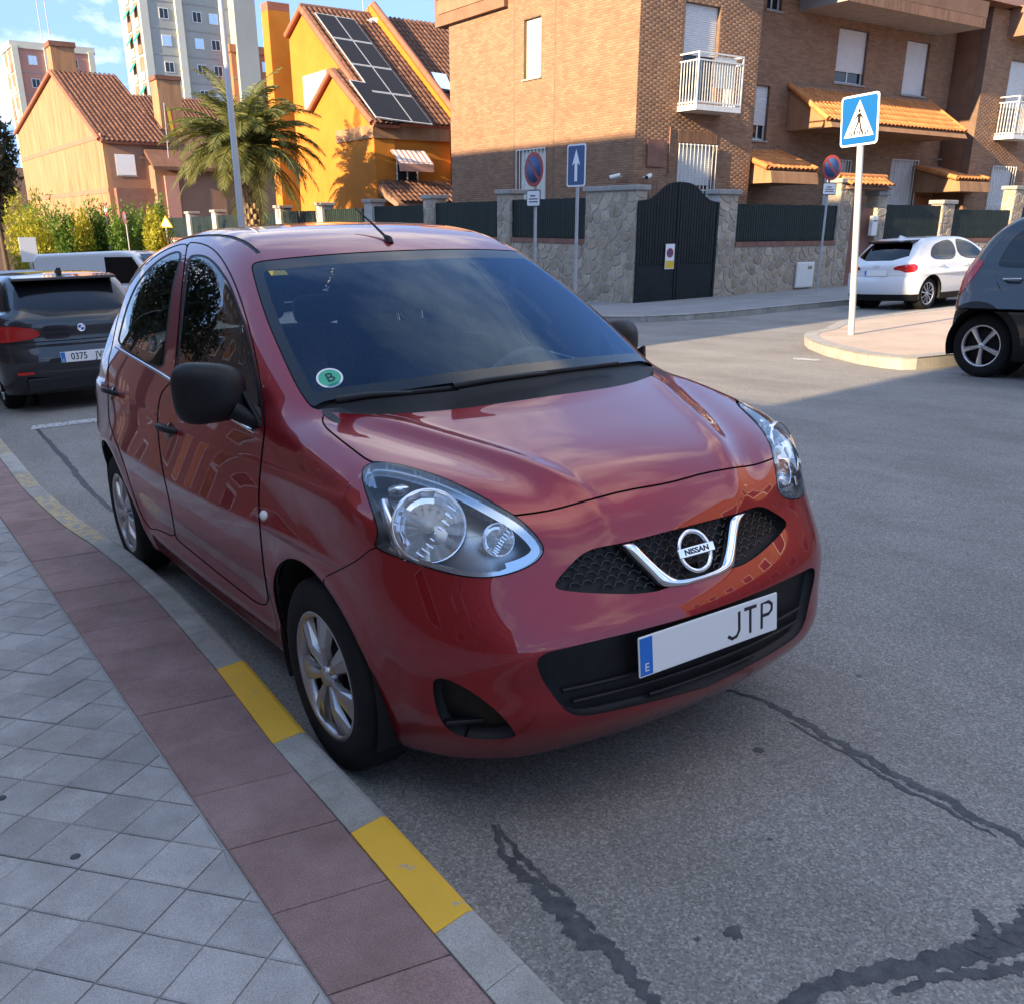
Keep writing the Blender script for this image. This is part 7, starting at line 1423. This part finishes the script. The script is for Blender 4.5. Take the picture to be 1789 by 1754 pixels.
mb = MB(); xq = surf_rear(gB, 0, .33); mb.box((xq + .10, -.62, .22), (xq - .006, .62, .36)); mb.build('diffuser', M_BLACKPLASTIC, r, bevel=.01)
for y in (-.55, .55): mb = MB(); xq = surf_rear(gB, y, .42); mb.box((xq - .004, y - .14, .405), (xq + .03, y + .14, .435)); mb.build('rear_reflector', M_LAMPRED, r)
# --- white hatchback on the side street
AU = dict(base, xr=-2.35, xf=-.12, rear=-2.5,
 G=([-3.2, -2.85, -2.4, -1.9, -1.45, -1.05, -.7, -.3, 0., .2], [1.22, 1.35, 1.41, 1.43, 1.425, 1.39, 1.28, 1.11, .98, .88]), H=([-.6, -.2, 0., .2, .4, .55, .7, .8], [.99, .97, .95, .92, .87, .81, .74, .67]),
 P=([-3.2, -3.0, -2.6, -2.1, -1.2, -.4, 0., .3, .55], [-.09, -.04, -.005, .0, -.008, -.008, -.012, -.03, -.07]), WG=([.9, 1.0, 1.1, 1.25, 1.4, 1.5, 1.6], [.82, .775, .735, .675, .60, .53, .45]),
 F=([.1, .2, .3, .42, .52, .62, .72, .82, .92], [.6, .7, .75, .76, .75, .73, .68, .6, .5]), B=([.15, .25, .45, .58, .75, .93, 1.0, 1.2, 1.4], [-3.10, -3.18, -3.25, -3.25, -3.22, -3.20, -3.14, -2.90, -2.62]))
pa_ = toroad(gnd(1612, 541)); r = empty('white_hatchback', (0, 0, 0), 0, True); r.matrix_world = R4 @ Matrix.Translation((pa_[0] - .72, pa_[1] + 2.56, 0)) @ Matrix.Rotation(math.pi / 2, 4, 'Z')
au, gA, sA = simple_car('white_hatchback', 'white hatchback parked by the stone wall on the side street', AU, (0, -2.56), M_WHITEPAINTCAR, r, 'multi', .22, .315,
 side_glass=[[(-.55, .96), (-.95, 1.25), (-1.35, 1.33), (-1.55, 1.335), (-1.53, .965)], [(-1.62, .967), (-1.64, 1.335), (-2.05, 1.31), (-2.38, 1.22), (-2.50, 1.03), (-2.45, .98)]], rear_win=[(-.62, .98), (-.48, 1.30), (-.35, 1.345), (.35, 1.345), (.48, 1.30), (.62, .98)],
 lamps=[[(-.42, .80), (-.44, .86), (-.70, .90), (-1.0, .91), (-1.0, .76), (-.72, .74), (-.60, .79)]], gaps=[[(-1.58, .3), (-1.58, .96)], [(-.62, .35), (-.62, .9)]], dark_lower=.32, handle=[(-1.4, .84, .865), (-2.3, .86, .865)])
xq = surf_rear(gA, 0, .75); plate(r, Matrix.Translation((xq - .012, 0, .74)) @ Matrix.Rotation(-math.pi / 2, 4, 'Z') @ Matrix.Rotation(math.pi / 2 - .06, 4, 'X'), [('0413', -.075, .86), ('KTY', .155, .86)] if False else [])
for k in range(4): mb = MB(); mb.lathe([(.022, 0), (.022, .004), (.027, .004), (.027, 0)], n=20); o = mb.build('badge_ring', M_CHROME, r); o.matrix_local = frame((surf_rear(gA, 0, .875) - .008, -.06 + .04 * k, .875), (0, -1, 0), (.05, 0, 1))
mb = MB(); mb.prism([(-2.52, 1.375), (-2.86, 1.345), (-2.86, 1.31), (-2.52, 1.33)], 1, -.5, .5); mb.build('roof_spoiler', M_GLOSSBLACK, r, bevel=.006)
mb = MB(); mb.prism([(-2.3, 1.415), (-2.5, 1.46), (-2.52, 1.395)], 1, -.02, .02); mb.build('shark_fin', M_WHITEPAINTCAR, r)
for sd in (-1, 1): seatblock((-.72, sd * .93, 1.0), .12, .2, .13, 0, 'door_mirror', r)
# --- dark crossover on the right
SV = dict(base, xr=-2.5, xf=-.12, rear=-2.6, k=[.07, .14, .22, .08, .11], c=[.40, .16, .06, .04, .26, .15, .09], PG=([-3.4, -2.9, -2.4, -1.6, -1., -.5, 0.], [-.07, -.03, -.01, .0, .0, -.01, -.04]),
 S=([.12, .22, .35, .5, .65, .8, .95, 1.1, 1.25], [.78, .83, .865, .878, .885, .88, .86, .81, .73]),
 G=([-3.0, -2.7, -2.3, -1.9, -1.4, -1.0, -.65, -.3, 0., .2], [1.45, 1.56, 1.625, 1.65, 1.645, 1.60, 1.47, 1.27, 1.10, .98]), H=([-.6, -.2, 0., .2, .4, .6, .75, .85], [1.12, 1.10, 1.08, 1.05, 1.0, .94, .86, .78]),
 P=([-3.35, -3.1, -2.6, -2.1, -1.2, -.4, 0., .3, .55], [-.07, -.03, .0, .004, -.008, -.008, .0, -.03, -.07]), WG=([1.0, 1.1, 1.2, 1.35, 1.5, 1.6, 1.7], [.85, .80, .76, .70, .63, .57, .5]),
 F=([.1, .2, .3, .42, .55, .68, .8, .9, 1.0], [.62, .72, .78, .79, .79, .76, .71, .63, .5]), B=([.15, .3, .5, .7, .9, 1.05, 1.2, 1.4, 1.6], [-2.98, -3.06, -3.09, -3.07, -3.04, -3.01, -2.95, -2.83, -2.63]))
pw = toroad(gnd(1706, 660)); r = empty('dark_crossover', (0, 0, 0), 0, True); r.matrix_world = R4 @ Matrix.Translation((pw[0] + 2.62, pw[1] + .80, 0)) @ Matrix.Rotation(math.radians(0), 4, 'Z')
suv, gS, sS = simple_car('dark_crossover', 'dark blue-grey crossover with black wheel arches parked beside the pavement corner', SV, (0, -2.62), M_GREYPAINTCAR, r, 'star', .215, .325, arch=.375,
 side_glass=[[(-.55, 1.09), (-.9, 1.40), (-1.4, 1.52), (-1.58, 1.53), (-1.56, 1.095)], [(-1.65, 1.10), (-1.67, 1.53), (-2.1, 1.52), (-2.45, 1.45), (-2.55, 1.16), (-2.5, 1.12)]], rear_win=[(-.62, 1.14), (-.52, 1.50), (.52, 1.50), (.62, 1.14)],
 lamps=[[(-.60, .82), (-.58, 1.12), (-.66, 1.20), (-1.02, 1.20), (-1.10, 1.05), (-1.02, .82)]], gaps=[[(-1.61, .4), (-1.61, 1.09)], [(-2.30, .75), (-2.52, 1.0), (-2.56, 1.12)]], extra_arch=.075, dark_lower=.36, handle=[(-1.45, .98, .875), (-2.34, 1.0, .875)])
# --- small red car nosing out beyond it
cl = clone(au); cl.matrix_world = R4 @ Matrix.Translation((pa_[0] + .0, pa_[1] + 9.0, 0)) @ Matrix.Rotation(math.pi / 2, 4, 'Z'); tag(cl, 'red hatchback partly hidden between the white hatchback and the dark crossover', 'car')
for ch in cl.children:
    if ch.type == 'MESH' and ch.name.startswith('body_shell'): ch.data = ch.data.copy(); ch.data.materials[0] = M_RED
# --- white van and other parked cars down the street
def wagon(name, label, px, pyb, dep, heading, L, Wd, Hh, paint, nose=.9, van=True, cat='van', group=None):
    p = ond(px, pyb, dep); x, y = float(p[0]), float(p[1]); q = toroad((x, y, gz(x, y))); t = empty(name, (0, 0, 0), 0, True); t.matrix_world = R4 @ Matrix.Translation((q[0], q[1], 0)) @ Matrix.Rotation(heading, 4, 'Z'); tag(t, label, cat, group)
    def sect(z0, z1, pts, y0, nm, mat, bev=.06):
        mb = MB(); mb.prism(pts, 1, -y0, y0); return mb.build(nm, mat, t, bevel=bev, seg=3)
    h = Hh; a = L / 2
    lower = [(-a, .3), (a - .05, .3), (a, .55), (a - .08, .78), (a - nose, 1.0), (-a + .02, 1.0)]; sect(0, 0, lower, Wd / 2, 'lower_body', paint, .07)
    up = [(-a + .03, .98), (a - nose + .1, .98), (a - nose - .55, h - .06), (a - nose - .9, h), (-a + .15, h), (-a + .04, h - .15)] if van else [(-a + .05, .98), (a - nose + .1, .98), (a - nose - .75, h - .04), (a - nose - 1.2, h), (-a + .75, h - .02), (-a + .25, h - .30)]
    sect(0, 0, up, Wd / 2 - .08, 'cabin', paint, .09)
    for s_ in (-1, 1):
        yb_ = s_ * (Wd / 2 - .078)
        for (x0, x1) in (((a - nose - 1.35, a - nose - .45),) if van else ((a - nose - 1.5, a - nose - .6), (-a + .8, a - nose - 1.56))):
            mb = MB(); sl = .28; mb.prism([(x0, 1.05), (x1 + .25, 1.05), (x1 - .12, h - .16), (x0 + .02, h - .14)], 1, yb_ - .004, yb_ + .004); mb.build('side_window', M_GLOSSBLACK, t)
        for wx in (-a + .75, a - .75): wheel(t, wx, s_ * (Wd / 2 - .11), .31, .31, .2, .19, s_, 'star', 5); mb = MB(); mb.lathe([(0, 0), (.36, 0), (.36, .01)], (wx, s_ * (Wd / 2 + .002), .33), axis='y', n=24); mb.build('arch_lining', M_GAP, t)
        mb = MB(); mb.box((-a - .012, s_ * (Wd / 2 - .2), .8), (-a + .02, s_ * (Wd / 2 - .05), 1.15)); mb.build('tail_lamp', M_LAMPRED, t, bevel=.008); seatblock((a - nose - .3, s_ * (Wd / 2 + .08), 1.1), .12, .16, .2, 0, 'door_mirror', t); mb = MB(); mb.box((a - .16, s_ * (Wd / 2 - .4), .68), (a - .02, s_ * (Wd / 2 - .06), .82)); mb.build('headlight', M_BEZEL, t, bevel=.02)
    mb = MB(); x1 = a - nose; mb.add([(x1 + .02, -Wd / 2 + .2, 1.06), (x1 + .02, Wd / 2 - .2, 1.06), (x1 - .52 + (0 if van else -.16), Wd / 2 - .25, h - .12), (x1 - .52 + (0 if van else -.16), -Wd / 2 + .25, h - .12)], [(0, 1, 2, 3)]); o = mb.build('windscreen', M_GLOSSBLACK, t); o.location = (.075, 0, .03)
    mb = MB(); mb.box((-a - .006, -Wd / 2 + .25, 1.1), (-a + .2, Wd / 2 - .25, h - .25)); mb.build('rear_window', M_GLOSSBLACK, t, bevel=.01); return t
wagon('white_van', 'white delivery van with roof bars coming up the street beyond the black hatchback', 226, 500, 25, math.radians(48), 4.3, 1.8, 1.85, M_WHITEPAINTCAR)
wagon('parked_car', 'silver parked car half hidden behind the black hatchback roof', 140, 470, 33, math.radians(182), 4.2, 1.75, 1.5, M_SILVERPAINTCAR, 1.0, False, 'car')
wagon('parked_car', 'grey parked car at the far left beyond the black hatchback', 42, 468, 33, math.radians(178), 4.3, 1.78, 1.5, M_GREYPAINTCAR, 1.0, False, 'car')
wagon('parked_car', 'pale blue-silver parked car furthest left in the row', 5, 462, 30, math.radians(181), 4.2, 1.75, 1.5, M_SILVERPAINTCAR, 1.0, False, 'car')
